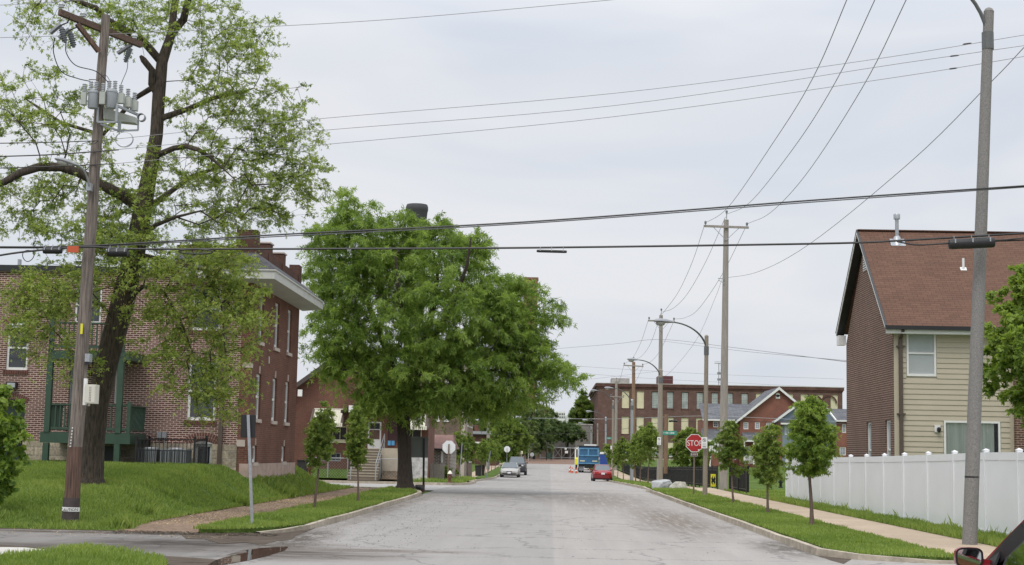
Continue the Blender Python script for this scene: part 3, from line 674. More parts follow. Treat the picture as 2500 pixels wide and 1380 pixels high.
# ------------------------------------------------------------------ ground, roads, verges
def strip(name, x0, x1, y0, y1, dz, m, step=4, k='structure', tilt=None):
    mb = MB(); ys = [y0]
    cuts = sorted(set([y for y, _ in _prof if y0 < y < y1] + [y0, y1]))
    ys = []
    for a, b in zip(cuts, cuts[1:]):
        n = max(1, int((b - a) / step)); ys += [a + (b - a) * i / n for i in range(n)]
    ys.append(y1)
    for a, b in zip(ys, ys[1:]):
        fx = lambda x, y: x(y) if callable(x) else x
        mb.quad((fx(x0, a), a, zr(a) + dz), (fx(x1, a), a, zr(a) + dz), (fx(x1, b), b, zr(b) + dz), (fx(x0, b), b, zr(b) + dz))
    return kind(mb.build(name, m), k)
def hgrid(name, x0, x1, y0, y1, fz, m, dx=.5):
    nx = int((x1 - x0) / dx); ny = int((y1 - y0) / dx); V = np.zeros(((nx + 1) * (ny + 1), 3)); k = 0
    for j in range(ny + 1):
        for i in range(nx + 1):
            x = x0 + (x1 - x0) * i / nx; y = y0 + (y1 - y0) * j / ny; V[k] = (x, y, fz(x, y)); k += 1
    I = np.arange((nx + 1) * (ny + 1)).reshape(ny + 1, nx + 1); Q = np.stack([I[:-1, :-1].ravel(), I[:-1, 1:].ravel(), I[1:, 1:].ravel(), I[1:, :-1].ravel()], 1)
    o = arr_mesh(name, V, Q, m); o.data.polygons.foreach_set('use_smooth', [True] * len(Q)); return o
# the base sheet that reaches the horizon
mb = MB(); ys = [-40, 0, 30, 60, 75, 90, 110, 127, 145, 170, 195, 220, 240, 270, 300, 340, 500, 900, 1900]; xs = [-1500, -400, -100, -30, 0, 30, 100, 400, 1500]
for a, b in zip(ys, ys[1:]):
    for c, d in zip(xs, xs[1:]):
        mb.quad((c, a, zr(a) - .05), (d, a, zr(a) - .05), (d, b, zr(b) - .05), (c, b, zr(b) - .05))
kind(mb.build('ground', M['grass']), 'structure')
kind(strip('road', -5.2, 5.0, 4, 76, 0, M['road']), 'structure')
kind(strip('road', lambda y: -5.2 + max(0, (y - 76)) * 0, 5.4, 76, 242, 0.004, M['road']), 'structure')
kind(strip('brick_driveway', -6.0, 7, 242, 300, 0.01, M['brickroad']), 'structure')
# intersection in the foreground, side roads
kind(strip('intersection', -5.2, 60, 4, 27.2, 0.004, M['road']), 'structure')
kind(strip('alley', -60, -5.2, 4, 31.1, -.004, M['alley']), 'structure')
kind(strip('cross_street', -90, -5.2, 69.2, 84.5, 0.0, M['cross']), 'structure')
kind(strip('far_pavement', -90, -8.5, 85.2, 87.6, 0.10, M['walk']), 'structure')
kind(strip('side_driveway', 9.6, 60, 78, 84, .02, M['walk']), 'structure')
kind(strip('side_driveway', 10.4, 60, 93, 96, .03, M['walk']), 'structure')

def slab(name, poly, z0, z1, m, m2=None):
    """raised polygon with vertical sides, a flat top triangulated"""
    mb = MB(); mb.prism([(x, y, z0) for x, y in poly], (0, 0, z1 - z0)); return kind(mb.build(name, m), 'structure')
def kerb(name, line, w_=.16, h=.13, m='kerb', z=None):
    """kerb swept along a list of ground points (road side on the right of travel)"""
    mb = MB(); pts = []
    for (a, b) in zip(line, line[1:]):
        a, b = Vector(a), Vector(b); k = max(1, int((b - a).length / 1.6)); pts += [a.lerp(b, i / k) for i in range(k)]
    pts.append(Vector(line[-1])); rs = random.Random(int(abs(line[0][0] * 100)))
    prev = None
    h0 = h
    for i, p in enumerate(pts):
        h = h0 * (min(1, .25 + .25 * min(i, len(pts) - 1 - i)))
        d = (pts[min(i + 1, len(pts) - 1)] - pts[max(i - 1, 0)]).normalized(); nrm = Vector((d.y, -d.x)); zz = zr(p.y); j = rs.uniform(-.012, .012)
        cur = [(p.x + nrm.x * (.0 + j), p.y + nrm.y * j, zz - .04), (p.x + nrm.x * (-.01 + j), p.y + nrm.y * j, zz + h - .02 + j), (p.x - nrm.x * .04, p.y - nrm.y * .04, zz + h + j), (p.x - nrm.x * w_, p.y - nrm.y * w_, zz + h + j), (p.x - nrm.x * w_, p.y - nrm.y * w_, zz - .04)]
        if prev:
            for q in range(4): mb.quad(prev[q], prev[q + 1], cur[q + 1], cur[q])
        prev = cur
    return kind(mb.build(name, M[m]), 'structure')
# left kerb: from the alley corner along the road and round the next corner
LK = [(-7.6, 30.6), (-6.6, 30.75), (-6.0, 31.1), (-5.6, 31.8), (-5.35, 33), (-5.25, 36), (-5.2, 44), (-5.2, 58), (-5.25, 61), (-5.5, 63.5), (-6.1, 65.8), (-7.0, 67.4), (-8.5, 68.4), (-12, 69.1), (-60, 69.2)]
kerb('kerb', list(reversed(LK[2:])))
LF = [(-60, 84.5), (-8, 84.4), (-6.2, 84.0), (-5.0, 85.2), (-4.75, 88), (-4.8, 97), (-5.3, 100), (-5.3, 240)]
kerb('kerb', list(reversed(LF)))
RK = [(5.0, 27.9), (5.0, 60), (5.0, 71), (4.95, 76), (5.35, 78)]
kerb('kerb', [(9, 26.4), (6.6, 26.5), (5.5, 27.0)] + RK)
kerb('kerb', [(5.9, 79.6), (5.45, 81), (5.4, 84), (5.35, 140), (5.35, 238)])
# verges
slab('grass_verge', [(-7.05, 30.75), (-6.6, 30.9), (-6.1, 31.3), (-5.72, 32), (-5.48, 33.2), (-5.38, 36), (-5.34, 58), (-5.4, 61), (-5.62, 63.5), (-6.2, 65.6), (-7.05, 67.2)], -.1, .10, M['grass'])
kind(hgrid('pavement', -8.8, -7.05, 30.75, 68.0, lambda x, y: .004 + .066 * max(0, min(1, (y - 30.75) / 2.5)), M['walk_brown'], .55), 'structure')
strip('grass_verge', -7.0, -5.4, 88, 236, .09, M['grass']); strip('pavement', -8.7, -7.0, 87.5, 236, .06, M['walk'])
slab('grass_verge', [(-8.0, 84.6), (-6.3, 84.3), (-5.2, 85.3), (-4.92, 88), (-7.0, 88.02), (-7.2, 87.5), (-8.4, 87.4)], -.2, .06, M['grass'])
slab('grass_verge', [(5.65, 27.1), (7.1, 26.7), (7.1, 78), (5.5, 78.2), (5.1, 76), (5.15, 60), (5.15, 28)], -.1, .10, M['grass'])
slab('pavement', [(7.1, 26.4), (8.85, 26.4), (8.85, 84), (7.1, 84)], -.1, .085, M['walk'])
strip('grass_verge', 5.55, 7.1, 79.5, 236, .09, M['grass']); strip('pavement', 7.1, 8.85, 84, 236, .075, M['walk'])
slab('lawn', [(8.85, 26.2), (60, 26.2), (60, 78), (8.85, 78)], -.1, .11, M['grass'])
# raised left lawn
kind(hgrid('lawn', -40, -8.8, 31.0, 68.6, lawnz, M['grass']), 'structure')
mb = MB(); mb.box(-60, -8.8, 30.98, 31.02, -.1, .008); mb.box(-60, -40, 31, 68, -.1, 1.1); kind(mb.build('lawn_edge', M['earth']), 'structure')
# lawn beyond the far street on the right rises to the factory
def rl(x, y): return zr(y) + .05 + sm((y - 105) / 60) * 1.0 * sm((x - 10) / 6)
kind(hgrid('lawn', 9.3, 60, 84.2, 240, rl, M['grass'], 3), 'structure')
kind(hgrid('lawn', -60, -8.75, 91.6, 240, lambda x, y: zr(y) + .07 + .3 * sm((-9 - x) / 2), M['grass'], 3), 'structure')
# pieces at the lower left: grass island, concrete pad, muddy gutter, puddle, stained asphalt
def gp(pl, z=0): return [tuple(G(x, y, z))[:2] for x, y in pl]
ISL = gp([(-60, 1379), (60, 1364), (130, 1357), (180, 1347), (215, 1345), (270, 1354), (330, 1362), (392, 1371), (410, 1382), (380, 1440), (-60, 1440)])
slab('grass_island', ISL, -.05, .06, M['grass'])
slab('concrete_pad', gp([(-60, 1338), (60, 1340), (150, 1349), (178, 1350), (120, 1362), (-60, 1386)]), -.05, .022, M['pale_concrete'])
slab('dirt_gutter', gp([(-60, 1328), (0, 1331), (140, 1341), (215, 1342), (190, 1350), (150, 1347), (60, 1338), (-60, 1336)]), -.03, .008, M['dirt'])
slab('dirt_gutter', gp([(390, 1358), (470, 1362), (540, 1368), (520, 1384), (440, 1396), (400, 1384)]), -.03, .006, M['dirt'])
slab('dirt_gutter', gp([(430, 1296), (560, 1300), (640, 1303), (700, 1300), (745, 1290), (775, 1287), (748, 1299), (722, 1308), (712, 1318), (672, 1322), (640, 1331), (600, 1325), (540, 1328), (500, 1317), (455, 1316)]), -.03, .005, M['dirt'])
pd = slab('puddle', gp([(704, 1336), (640, 1339), (600, 1345), (604, 1350), (560, 1359), (525, 1370), (500, 1386), (552, 1380), (606, 1370), (656, 1358), (696, 1345)]), -.02, .011, M['puddle'])
slab('dirt_gutter', gp([(2000, 1352), (2040, 1360), (2080, 1366), (2060, 1378), (2030, 1370), (1990, 1356)]), -.03, .005, M['dirt'])
# drain and litter near the sign post
# ------------------------------------------------------------------ grass blades
def inside(poly, x, y):
    n = len(poly); c = np.zeros(len(x), bool); j = n - 1
    for i in range(n):
        xi, yi = poly[i]; xj, yj = poly[j]
        c ^= ((yi > y) != (yj > y)) & (x < (xj - xi) * (y - yi) / (yj - yi + 1e-12) + xi); j = i
    return c
def blades(name, poly, zf, dens, h, seed, label, wd=.010, patch=.6):
    rs = np.random.RandomState(seed); P_ = np.array(poly); x0, y0 = P_.min(0); x1, y1 = P_.max(0); n = int((x1 - x0) * (y1 - y0) * dens)
    x = rs.uniform(x0, x1, n); y = rs.uniform(y0, y1, n); k = inside(poly, x, y); x, y = x[k], y[k]
    pt = np.sin(x * 2.1 + 1.3 * np.sin(y * 1.7)) * np.cos(y * 1.9 + x * .6) + .5 * np.sin(x * 5.3 + y * 4.1)
    k = rs.rand(len(x)) < .75 + .25 * pt; x, y, pt = x[k], y[k], pt[k]; n = len(x)
    z = np.array([zf(a, b) for a, b in zip(x, y)])
    hh = h * rs.uniform(.45, 1.25, n) * (1 + patch * .4 * pt); a = rs.uniform(0, 2 * PI, n); l = rs.uniform(.1, .75, n) * hh; w2 = wd * rs.uniform(.7, 1.5, n)
    dx, dy = np.cos(a), np.sin(a); b = rs.uniform(0, 2 * PI, n); lx, ly = np.cos(b) * l, np.sin(b) * l
    V = np.zeros((n, 4, 3)); V[:, 0] = np.stack([x - dx * w2, y - dy * w2, z - .01], 1); V[:, 1] = np.stack([x + dx * w2, y + dy * w2, z - .01], 1)
    V[:, 2] = np.stack([x + dx * w2 * .6 + lx * .45, y + dy * w2 * .6 + ly * .45, z + hh * .62], 1); V[:, 3] = np.stack([x + lx, y + ly, z + hh], 1)
    I = np.arange(n) * 4; Q = np.concatenate([np.stack([I, I + 1, I + 2], 1), np.stack([I, I + 2, I + 3], 1)])
    big = np.sin(x * .55 + 2) * np.sin(y * .8 + x * .3) + .6 * np.sin(x * 1.4 - y * .5); c = np.clip(rs.normal(.48, .2, n) + .12 * pt + .14 * big, 0, 1)
    o = arr_mesh(name, V.reshape(-1, 3), Q, M['grassblade'], {'rnd': np.repeat(c, 4)}); o['kind'] = 'stuff'; o['label'] = label; return o
flat = lambda z: (lambda x, y: z)
blades('grass', [(-20, 30.92), (-8.66, 31.05), (-8.7, 42), (-8.7, 50), (-9.9, 50), (-10, 49.6), (-20, 49.6)], lawnz, 820, .09, 1, 'long green grass of the raised left lawn')
blades('grass', [(-9.9, 50), (-8.7, 50), (-8.7, 68), (-13, 68), (-9.9, 60)], lawnz, 420, .13, 2, 'grass on the bank beside the deep red brick side wall', wd=.016)
blades('grass', [(-7.14, 30.62), (-6.6, 30.7), (-6.1, 31.2), (-5.7, 32), (-5.42, 33.2), (-5.33, 36), (-5.28, 50), (-7.0, 50)], flat(.10), 1100, .075, 3, 'grass of the near left verge')
blades('grass', [(-7.0, 50), (-5.28, 50), (-5.3, 61), (-5.6, 63.5), (-6.2, 65.6), (-7.05, 67.2)], flat(.10), 520, .11, 4, 'grass of the left verge under the dense tree', wd=.016)
blades('grass', [(5.6, 27.0), (7.15, 26.6), (7.12, 50), (5.12, 50), (5.14, 28)], flat(.10), 900, .06, 5, 'mown grass of the near right verge')
blades('grass', [(7.12, 50), (5.12, 50), (5.1, 76), (5.5, 78), (7.1, 78)], flat(.10), 380, .08, 6, 'mown grass of the right verge by the stop sign', wd=.016)
for (wx, wy, ww, hh_, sd_) in ((-8.9, 31.8, .35, .24, 31), (-9.3, 35.2, .4, .24, 32), (-9.0, 44, .5, .22, 33), (-9.1, 52, .5, .3, 34), (-12, 31.3, .8, .2, 35), (-15.5, 33, .7, .2, 36), (-9.6, 39.5, .35, .22, 37), (-6.2, 34.5, .3, .16, 38), (-6.6, 41, .3, .16, 39)):
    blades('weed_clump', [(wx - ww, wy - ww), (wx + ww, wy - ww), (wx + ww * .6, wy + ww), (wx - ww * .8, wy + ww * .8)], lawnz if wx < -8.8 else flat(.1), 420, hh_, sd_, 'taller dark weed clump in the left grass', wd=.022)
blades('grass', [(8.8, 28), (9.8, 28), (9.9, 62), (8.8, 62)], flat(.11), 900, .12, 7, 'rough grass between pavement and white fence')
blades('grass', [(9.45, 30), (9.86, 30), (9.66, 60), (9.35, 60)], flat(.11), 70, .17, 8, 'tall weeds along the foot of the white fence', wd=.010, patch=2.0)
blades('grass', [(8.85, 62), (17, 62), (17, 78), (8.85, 78)], flat(.11), 160, .08, 9, 'lawn beyond the end of the white fence', wd=.02)
blades('grass', ISL, flat(.06), 1100, .10, 10, 'grass island at the lower left corner')
blades('grass', [(-8.2, 84.5), (-6.2, 84.2), (-5.0, 85.3), (-4.9, 90), (-5.4, 100), (-5.4, 112), (-7, 112), (-7.1, 88)], lambda x, y: zr(y) + .08, 160, .22, 11, 'weedy grass around the far corner kerb', wd=.03)
blades('grass', [(5.5, 79.6), (7.1, 79.6), (7.1, 135), (5.55, 135)], lambda x, y: zr(y) + .09, 90, .12, 12, 'grass of the far right verge', wd=.03)
# leaf litter on the brown walk and road grit
rs = np.random.RandomState(5)
def litter(name, n, x0, x1, y0, y1, z, s, m, seed, label):
    rs = np.random.RandomState(seed); x = rs.uniform(x0, x1, n); y = rs.uniform(y0, y1, n); a = rs.uniform(0, PI, n); l = s * rs.uniform(.4, 1.2, n)
    V = np.zeros((n, 4, 3))
    for k, (u, v) in enumerate([(-1, 0), (0, -.5), (1, 0), (0, .5)]):
        V[:, k] = np.stack([x + l * (u * np.cos(a) - v * np.sin(a)), y + l * (u * np.sin(a) + v * np.cos(a)), np.full(n, z) + rs.uniform(0, .012, n)], 1)
    I = np.arange(n) * 4; o = arr_mesh(name, V.reshape(-1, 3), np.stack([I, I + 1, I + 2, I + 3], 1), M[m]); o['kind'] = 'stuff'; o['label'] = label
M['tan_litter'] = mat('dry_litter', (.46, .34, .19), .9, .5, 5); M['pebble'] = mat('dark_pebbles', (.10, .095, .09), .9, .4, 5)
litter('leaf_litter', 5200, -8.8, -7.0, 32.7, 56, .073, .024, 'tan_litter', 1, 'dry maple seeds scattered on the brown walk')
litter('leaf_litter', 900, -9, -5.3, 30.6, 60, .13, .018, 'tan_litter', 2, 'dry seeds lying in the left verge grass')
litter('leaf_litter', 500, -14, -6, 29.0, 31.2, .004, .022, 'tan_litter', 4, 'dry seeds along the alley edge')
litter('dirt_crumbs', 900, -8.75, -5.4, 30.1, 31.0, .012, .05, 'dirt', 21, 'wet crumbs of soil along the broken verge edge')
litter('dirt_crumbs', 420, -8.98, -8.7, 33, 60, .085, .05, 'earth', 22, 'soil crumbs at the upper edge of the brown walk')
litter('dirt_crumbs', 420, -7.15, -6.95, 32, 60, .085, .04, 'earth', 23, 'soil crumbs at the lower edge of the brown walk')
litter('weed_leaves', 260, -5.4, -5.1, 31, 60, .13, .05, 'grass', 24, 'weeds growing over the left kerb')
litter('gravel', 1400, -5.2, -2.5, 26, 62, .006, .02, 'pebble', 3, 'loose dark grit along the left gutter')
litter('gravel', 500, -2.5, 5, 26, 62, .006, .018, 'pebble', 7, 'loose dark grit scattered on the road')
# ------------------------------------------------------------------ walls and windows
Z = Vector((0, 0, 1))
def wall(mb, o, u, n, W, Hh, holes, depth=.12):
    o, u, n = Vector(o), Vector(u), Vector(n)
    us = sorted(set([0, W] + [h[0] for h in holes] + [h[1] for h in holes])); vs = sorted(set([0, Hh] + [h[2] for h in holes] + [h[3] for h in holes]))
    pt = lambda a, b, d=0: o + u * a + Z * b - n * d
    for a, b in zip(us, us[1:]):
        for c, d in zip(vs, vs[1:]):
            m1, m2 = (a + b) / 2, (c + d) / 2
            if any(h[0] < m1 < h[1] and h[2] < m2 < h[3] for h in holes): continue
            mb.quad(pt(a, c), pt(b, c), pt(b, d), pt(a, d))
    for (a, b, c, d) in [h[:4] for h in holes]:
        mb.quad(pt(a, c), pt(a, d), pt(a, d, depth), pt(a, c, depth)); mb.quad(pt(b, c), pt(b, c, depth), pt(b, d, depth), pt(b, d))
        mb.quad(pt(a, d), pt(b, d), pt(b, d, depth), pt(a, d, depth)); mb.quad(pt(a, c), pt(a, c, depth), pt(b, c, depth), pt(b, c))
def fbox(mb, o, u, n, a, b, c, d, d0, d1):
    """box in wall coordinates: a..b along u, c..d up, d0..d1 inward"""
    o, u, n = Vector(o), Vector(u), Vector(n)
    ctr = o + u * (a + b) / 2 + Z * (c + d) / 2 - n * (d0 + d1) / 2
    mb.obox(ctr, u, Z, n, abs(b - a) / 2, abs(d - c) / 2, abs(d1 - d0) / 2)
def window(par, o, u, n, h, depth=.12, fw=.055, frame='white', pane='glass', rail=True, mu=0, mv=0, sill=None, name='window', sillw=.06, sillm='white', label=None):
    a, b, c, d = h[:4]; mb = MB(); e = .002
    d0, d1 = depth - .06, depth - .005
    fbox(mb, o, u, n, a + e, a + fw, c + e, d - e, d0, d1); fbox(mb, o, u, n, b - fw, b - e, c + e, d - e, d0, d1)
    fbox(mb, o, u, n, a + fw, b - fw, c + e, c + fw * 1.2, d0, d1); fbox(mb, o, u, n, a + fw, b - fw, d - fw, d - e, d0, d1)
    if rail: fbox(mb, o, u, n, a + fw, b - fw, (c + d) / 2 - fw * .4, (c + d) / 2 + fw * .4, d0 + .006, d1)
    for i in range(1, mu + 1):
        x = a + (b - a) * i / (mu + 1); fbox(mb, o, u, n, x - .012, x + .012, c + fw * 1.2, d - fw, d0 + .012, d1)
    for i in range(1, mv + 1):
        y = c + (d - c) * i / (mv + 1); fbox(mb, o, u, n, a + fw, b - fw, y - .012, y + .012, d0 + .014, d1)
    f = part(mb, name, M[frame], par, label=label)
    g = MB(); fbox(g, o, u, n, a + fw, b - fw, c + fw, d - fw, depth - .02, depth + .004); part(g, 'pane', M[pane], f)
    bk = MB()
    if sill is not None:
        s = MB(); fbox(s, o, u, n, a - sill, b + sill, c - .12, c - .003, -sillw, depth - .07); part(s, 'sill', M[sillm], f)
    return f
def arch(par, o, u, n, a, b, spring, rise, thick=.22, nb=13, rows=1, fillm='white', fill=True):
    """segmental brick arch: mortar backing, single bricks, and the white head inside it"""
    o, u, n = Vector(o), Vector(u), Vector(n); w_ = b - a; r = (w_ * w_ / 4 + rise * rise) / (2 * rise); cx = (a + b) / 2; cz = spring + rise - r; th = math.asin(w_ / 2 / r)
    pt = lambda ang, rad, d: o + u * (cx + rad * math.sin(ang)) + Z * (cz + rad * math.cos(ang)) - n * d
    mb = MB(); bk = MB(); K = nb; th2 = th * 1.06
    for i in range(K):
        t0 = -th2 + 2 * th2 * i / K; t1 = -th2 + 2 * th2 * (i + 1) / K
        bk.quad(pt(t0, r, -.006), pt(t1, r, -.006), pt(t1, r + thick * rows, -.006), pt(t0, r + thick * rows, -.006))
        g = (t1 - t0) * .09
        for q in range(rows):
            ra, rb = r + q * thick + .008, r + (q + 1) * thick - .008
            mb.prism([pt(t0 + g, ra, -.016), pt(t1 - g, ra, -.016), pt(t1 - g, rb, -.016), pt(t0 + g, rb, -.016)], n * -.012)
    A_ = part(mb, 'arch', M['brick_plain'], par); part(bk, 'mortar', M['mortar'], A_)
    if fill:
        f = MB(); P0 = [pt(-th + 2 * th * i / 10, r, -.004) for i in range(11)]
        f.prism([o + u * a + Z * spring + n * .004] + P0[::1] + [o + u * b + Z * spring + n * .004], n * -.05); part(f, 'arch_head', M[fillm], par)
M['brick_plain'] = mat('arch_brick', (.13, .055, .042), .85, .25, 12); M['mortar'] = mat('mortar', (.50, .40, .34), .9, .1, 8)

# ------------------------------------------------------------------ left: brick apartment building
M['ac_grey'] = mat('ac_casing', (.10, .11, .12), .5, .15, 5)
def apartment():
    Yr = 50.0; X1 = -10.3; X2 = -9.95; YF = 59.2
    t = empty('apartment_building', (X1, Yr, .9), 'two storey brick apartment building with light mortar rear wall and deep red street side', 'building')
    o = Vector((-30, Yr, 1.82)); u = Vector((1, 0, 0)); n = Vector((0, -1, 0))
    def hp(x0, y0, x1, y1): a = P(x0, y1, Yr); b = P(x1, y0, Yr); return (a.x + 30, b.x + 30, a.z - 1.82, b.z - 1.82)
    W1 = hp(13, 795, 72, 903); W2 = hp(455, 884, 531, 1026); W3 = hp(466, 700, 542, 806); D1 = hp(277, 903, 300, 985); D2 = hp(163, 902, 200, 1052); DL = hp(-8, 985, 62, 1074); W0 = hp(-110, 790, -55, 903); W5 = hp(180, 700, 250, 790)
    DL = (DL[0], DL[1], 0, DL[3])
    W = X1 + 30; mb = MB(); wall(mb, o, u, n, W, 7.46 - 1.82, [W1, W2, W3, D1, (D2[0], D2[1], .35, D2[3]), DL, W0, W5], .14)
    mb.quad((-30, Yr, 0), (-30, YF, 0), (-30, YF, 7.4), (-30, Yr, 7.4)); mb.quad((-30, YF, 0), (X2, YF, 0), (X2, YF, 7.4), (-30, YF, 7.4))
    wl = part(mb, 'rear_wall', M['brick_mort'], t)
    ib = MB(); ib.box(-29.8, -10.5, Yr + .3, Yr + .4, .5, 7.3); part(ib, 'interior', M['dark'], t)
    for h in (W1, W0): window(t, o, u, n, h, .12, .075, rail=True); arch(t, o, u, n, h[0] - .03, h[1] + .03, h[3], .14, nb=14)
    for h in (W1, W0, W2, W3):
        s = MB()
        for i in range(int((h[1] - h[0] + .16) / .078)):
            x = h[0] - .08 + i * .078; fbox(s, o, u, n, x, x + .064, h[2] - .15, h[2] - .004, -.035, .05)
        part(s, 'brick_sill', M['brick_plain'], t)
    window(t, o, u, n, W2, .12, .09); window(t, o, u, n, W3, .12, .08); window(t, o, u, n, W5, .12, .07); window(t, o, u, n, D1, .12, .04, rail=False, pane='white_panel', name='door')
    window(t, o, u, n, (D2[0], D2[1], .35, D2[3]), .12, .05, frame='grey_metal', pane='glass_blind')
    dl = MB(); fbox(dl, o, u, n, DL[0], DL[1], -1.0, DL[3], .14, .2); part(dl, 'door', M['dark_green'], t, label='dark green basement door under a brick arch'); arch(t, o, u, n, DL[0], DL[1], DL[3], .13, nb=16, fillm='dark')
    arch(t, o, u, n, *(lambda a, b: (a, b))(P(462, 1090, Yr).x + 30, P(528, 1090, Yr).x + 30), P(495, 1089, Yr).z - 1.82, .16, thick=.15, nb=15, rows=2, fillm='white')
    # rubble foundation with the basement window
    o2 = Vector((-30, Yr - .06, .4)); B1 = P(474, 1141, Yr); B2 = P(519, 1089, Yr); BW = (B1.x + 30, B2.x + 30, B1.z - .4, 1.44)
    mb = MB(); wall(mb, o2, u, n, W, 1.44, [BW, (DL[0], DL[1], 0, 1.44), (P(214, 1100, Yr).x + 30, P(285, 1100, Yr).x + 30, .3, 1.3)], .16)
    mb.quad((-30, Yr - .06, 1.84), (X1, Yr - .06, 1.84), (X1, Yr, 1.84), (-30, Yr, 1.84)); part(mb, 'stone_foundation', M['stone'], t)
    f = window(t, o2, u, n, BW, .14, .09, rail=False, pane='glass', label='basement window under a brick arch')
    dk = MB(); dk.box(P(214, 1100, Yr).x, P(285, 1100, Yr).x, Yr + .08, Yr + .12, .5, 1.8); part(dk, 'basement_door', M['dark_green'], t)
    # roof of the rear wing
    rf = MB(); rf.box(-30.2, -11.4, Yr - .12, Yr + .02, 7.463, 7.66); part(rf, 'fascia', M['fascia_black'], t)
    rf = MB(); rf.quad((-30.2, Yr - .12, 7.665), (-11.4, Yr - .12, 7.665), (-11.4, YF, 8.0), (-30.2, YF, 8.0)); part(rf, 'roof', M['metal_roof'], t)
    v = MB(); v.box(P(43, 640, 50.6).x, P(49, 640, 50.6).x, 50.6, 50.75, 7.6, 7.95); v.lathe((-18.2, 53, 7.7), [(.12, 0), (.12, .35)], 10); sparts(v, 'vent_pipe', M['grey_metal'], t)
    # deep red side facing the street, with its narrow return pier
    ps = MB(); ps.box(X1, X2 - .002, Yr - .035, Yr + .3, .5, 7.3); part(ps, 'corner_pier', M['brick_red'], t)
    o3 = Vector((X2, Yr + .0, .5)); u3 = Vector((0, 1, 0)); n3 = Vector((1, 0, 0))
    ys = (51.45, 54.45, 57.1); hw = .43
    up = [(y - hw - Yr, y + hw - Yr, 5.35 - .5, 6.98 - .5) for y in ys]; lo = [(y - hw - Yr, y + hw - Yr, 2.72 - .5, 4.25 - .5) for y in ys]; ba = [(y - .38 - Yr, y + .38 - Yr, 1.26 - .5, 1.82 - .5) for y in (51.2, 56.75)]
    mb = MB(); wall(mb, o3, u3, n3, YF - Yr, 6.85, up + lo + ba, .14); part(mb, 'street_wall', M['brick_red'], t)
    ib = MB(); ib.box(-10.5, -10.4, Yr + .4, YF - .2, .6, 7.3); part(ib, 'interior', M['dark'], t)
    for h in up + lo: window(t, o3, u3, n3, h, .13, .10, sill=.07, sillm='stone_light')
    for h in ba: window(t, o3, u3, n3, h, .13, .09, rail=False, sill=.05, sillm='stone_light')
    k = MB()
    for h in lo: fbox(k, o3, u3, n3, (h[0] + h[1]) / 2 - .06, (h[0] + h[1]) / 2 + .06, h[3] + .02, h[3] + .26, -.03, .02)
    for h in ba: fbox(k, o3, u3, n3, (h[0] + h[1]) / 2 - .05, (h[0] + h[1]) / 2 + .05, h[3] + .02, h[3] + .24, -.03, .02)
    k.box(X1 + .08, X2 + .02, Yr - .06, Yr + .25, 4.38, 4.56); k.box(X1 - .02, X1 + .26, Yr - .05, Yr, 1.78, 2.0); k.box(X2, X2 + .03, 53.0, 53.15, 5.05 - .35, 5.3 - .35)
    part(k, 'limestone_trim', M['stone_light'], t)
    lb = MB(); wall(lb, Vector((X2 + .045, Yr - .06, .1)), u3, n3, YF - Yr + .1, 1.12, [(h[0] + .06 , h[1] + .06, 1.08, 1.12) for h in ba], .04); lb.box(X1 + .1, X2 + .044, Yr - .07, Yr - .04, .1, 1.22); lb.box(X2 - .1, X2 + .044, YF + .0, YF + .05, .1, 1.22); part(lb, 'stone_base', M['lime_base'], t)
    # cornice with soffit, fascia, slate skirt and brick parapet
    A = [(-12.6, Yr), (X2, Yr), (X2, YF)]; B = [(-12.6, Yr - .8), (X2 + .82, Yr - .8), (X2 + .82, YF + .7)]; Cc = [(-12.6, Yr - .04), (X2 + .04, Yr - .04), (X2 + .04, YF + .6)]
    def ring(mb, p, q, zp, zq):
        for i in range(2): mb.quad((*p[i], zp), (*p[i + 1], zp), (*q[i + 1], zq), (*q[i], zq))
    A[2] = (X2, YF + .7)
    mb = MB(); ring(mb, A, B, 7.20, 7.27); ring(mb, B, B, 7.27, 7.52); D_ = [(x + (.04 if i else 0), y - (.04 if i < 2 else 0)) for i, (x, y) in enumerate(B)]
    ring(mb, B, D_, 7.52, 7.535); ring(mb, D_, D_, 7.535, 7.58); mb.quad((B[2][0], B[2][1], 7.27), (B[2][0], B[2][1], 7.58), (A[2][0], A[2][1], 8.3), (A[2][0], A[2][1], 7.2)); mb.quad((*B[0], 7.27), (*B[0], 7.58), (*A[0], 8.2), (*A[0], 7.2))
    part(mb, 'cornice', M['cornice'], t)
    mb = MB(); ring(mb, D_, Cc, 7.583, 8.22); mb.quad((*D_[2], 7.583), (*Cc[2], 8.22), (X2 - .3, YF + .7, 8.22), (X2 - .3, YF + .7, 7.7)); part(mb, 'slate_skirt', M['slate'], t)
    mb = MB(); mb.box(X2 - .28, X2, Yr + .28, YF, 7.3, 8.52); mb.box(-12.6, X2 - .5, Yr, Yr + .28, 7.3, 8.45)
    for a, b, c, d, z in ((-10.6, X2 + .03, Yr - .03, Yr + .55, 9.0), (X2 - .36, X2 + .03, 52.3, 52.95, 8.86), (X2 - .36, X2 + .03, 55.0, 55.6, 8.86), (X2 - .36, X2 + .03, 58.6, YF + .05, 8.9)): mb.box(a, b, c, d, 8.0, z)
    part(mb, 'parapet', M['brick_dark'], t)
    mb = MB()
    for a, b, c, d, z in ((X2 - .4, X2 + .07, 52.26, 52.99, 8.862), (X2 - .4, X2 + .07, 54.96, 55.64, 8.862)): mb.box(a, b, c, d, z, z + .05); 
    sparts(mb, 'parapet_cap', M['stone_light'], t)
    # downspout, meters, floodlight
    mb = MB(); dx = P(540, 1050, Yr).x; mb.box(dx - .065, dx + .065, Yr - .16, Yr - .07, 1.05, P(540, 940, Yr).z); mb.box(dx - .065, dx + .065, Yr - .13, Yr - .03, P(540, 940, Yr).z + .002, 7.3); part(mb, 'downspout', M['downspout'], t)
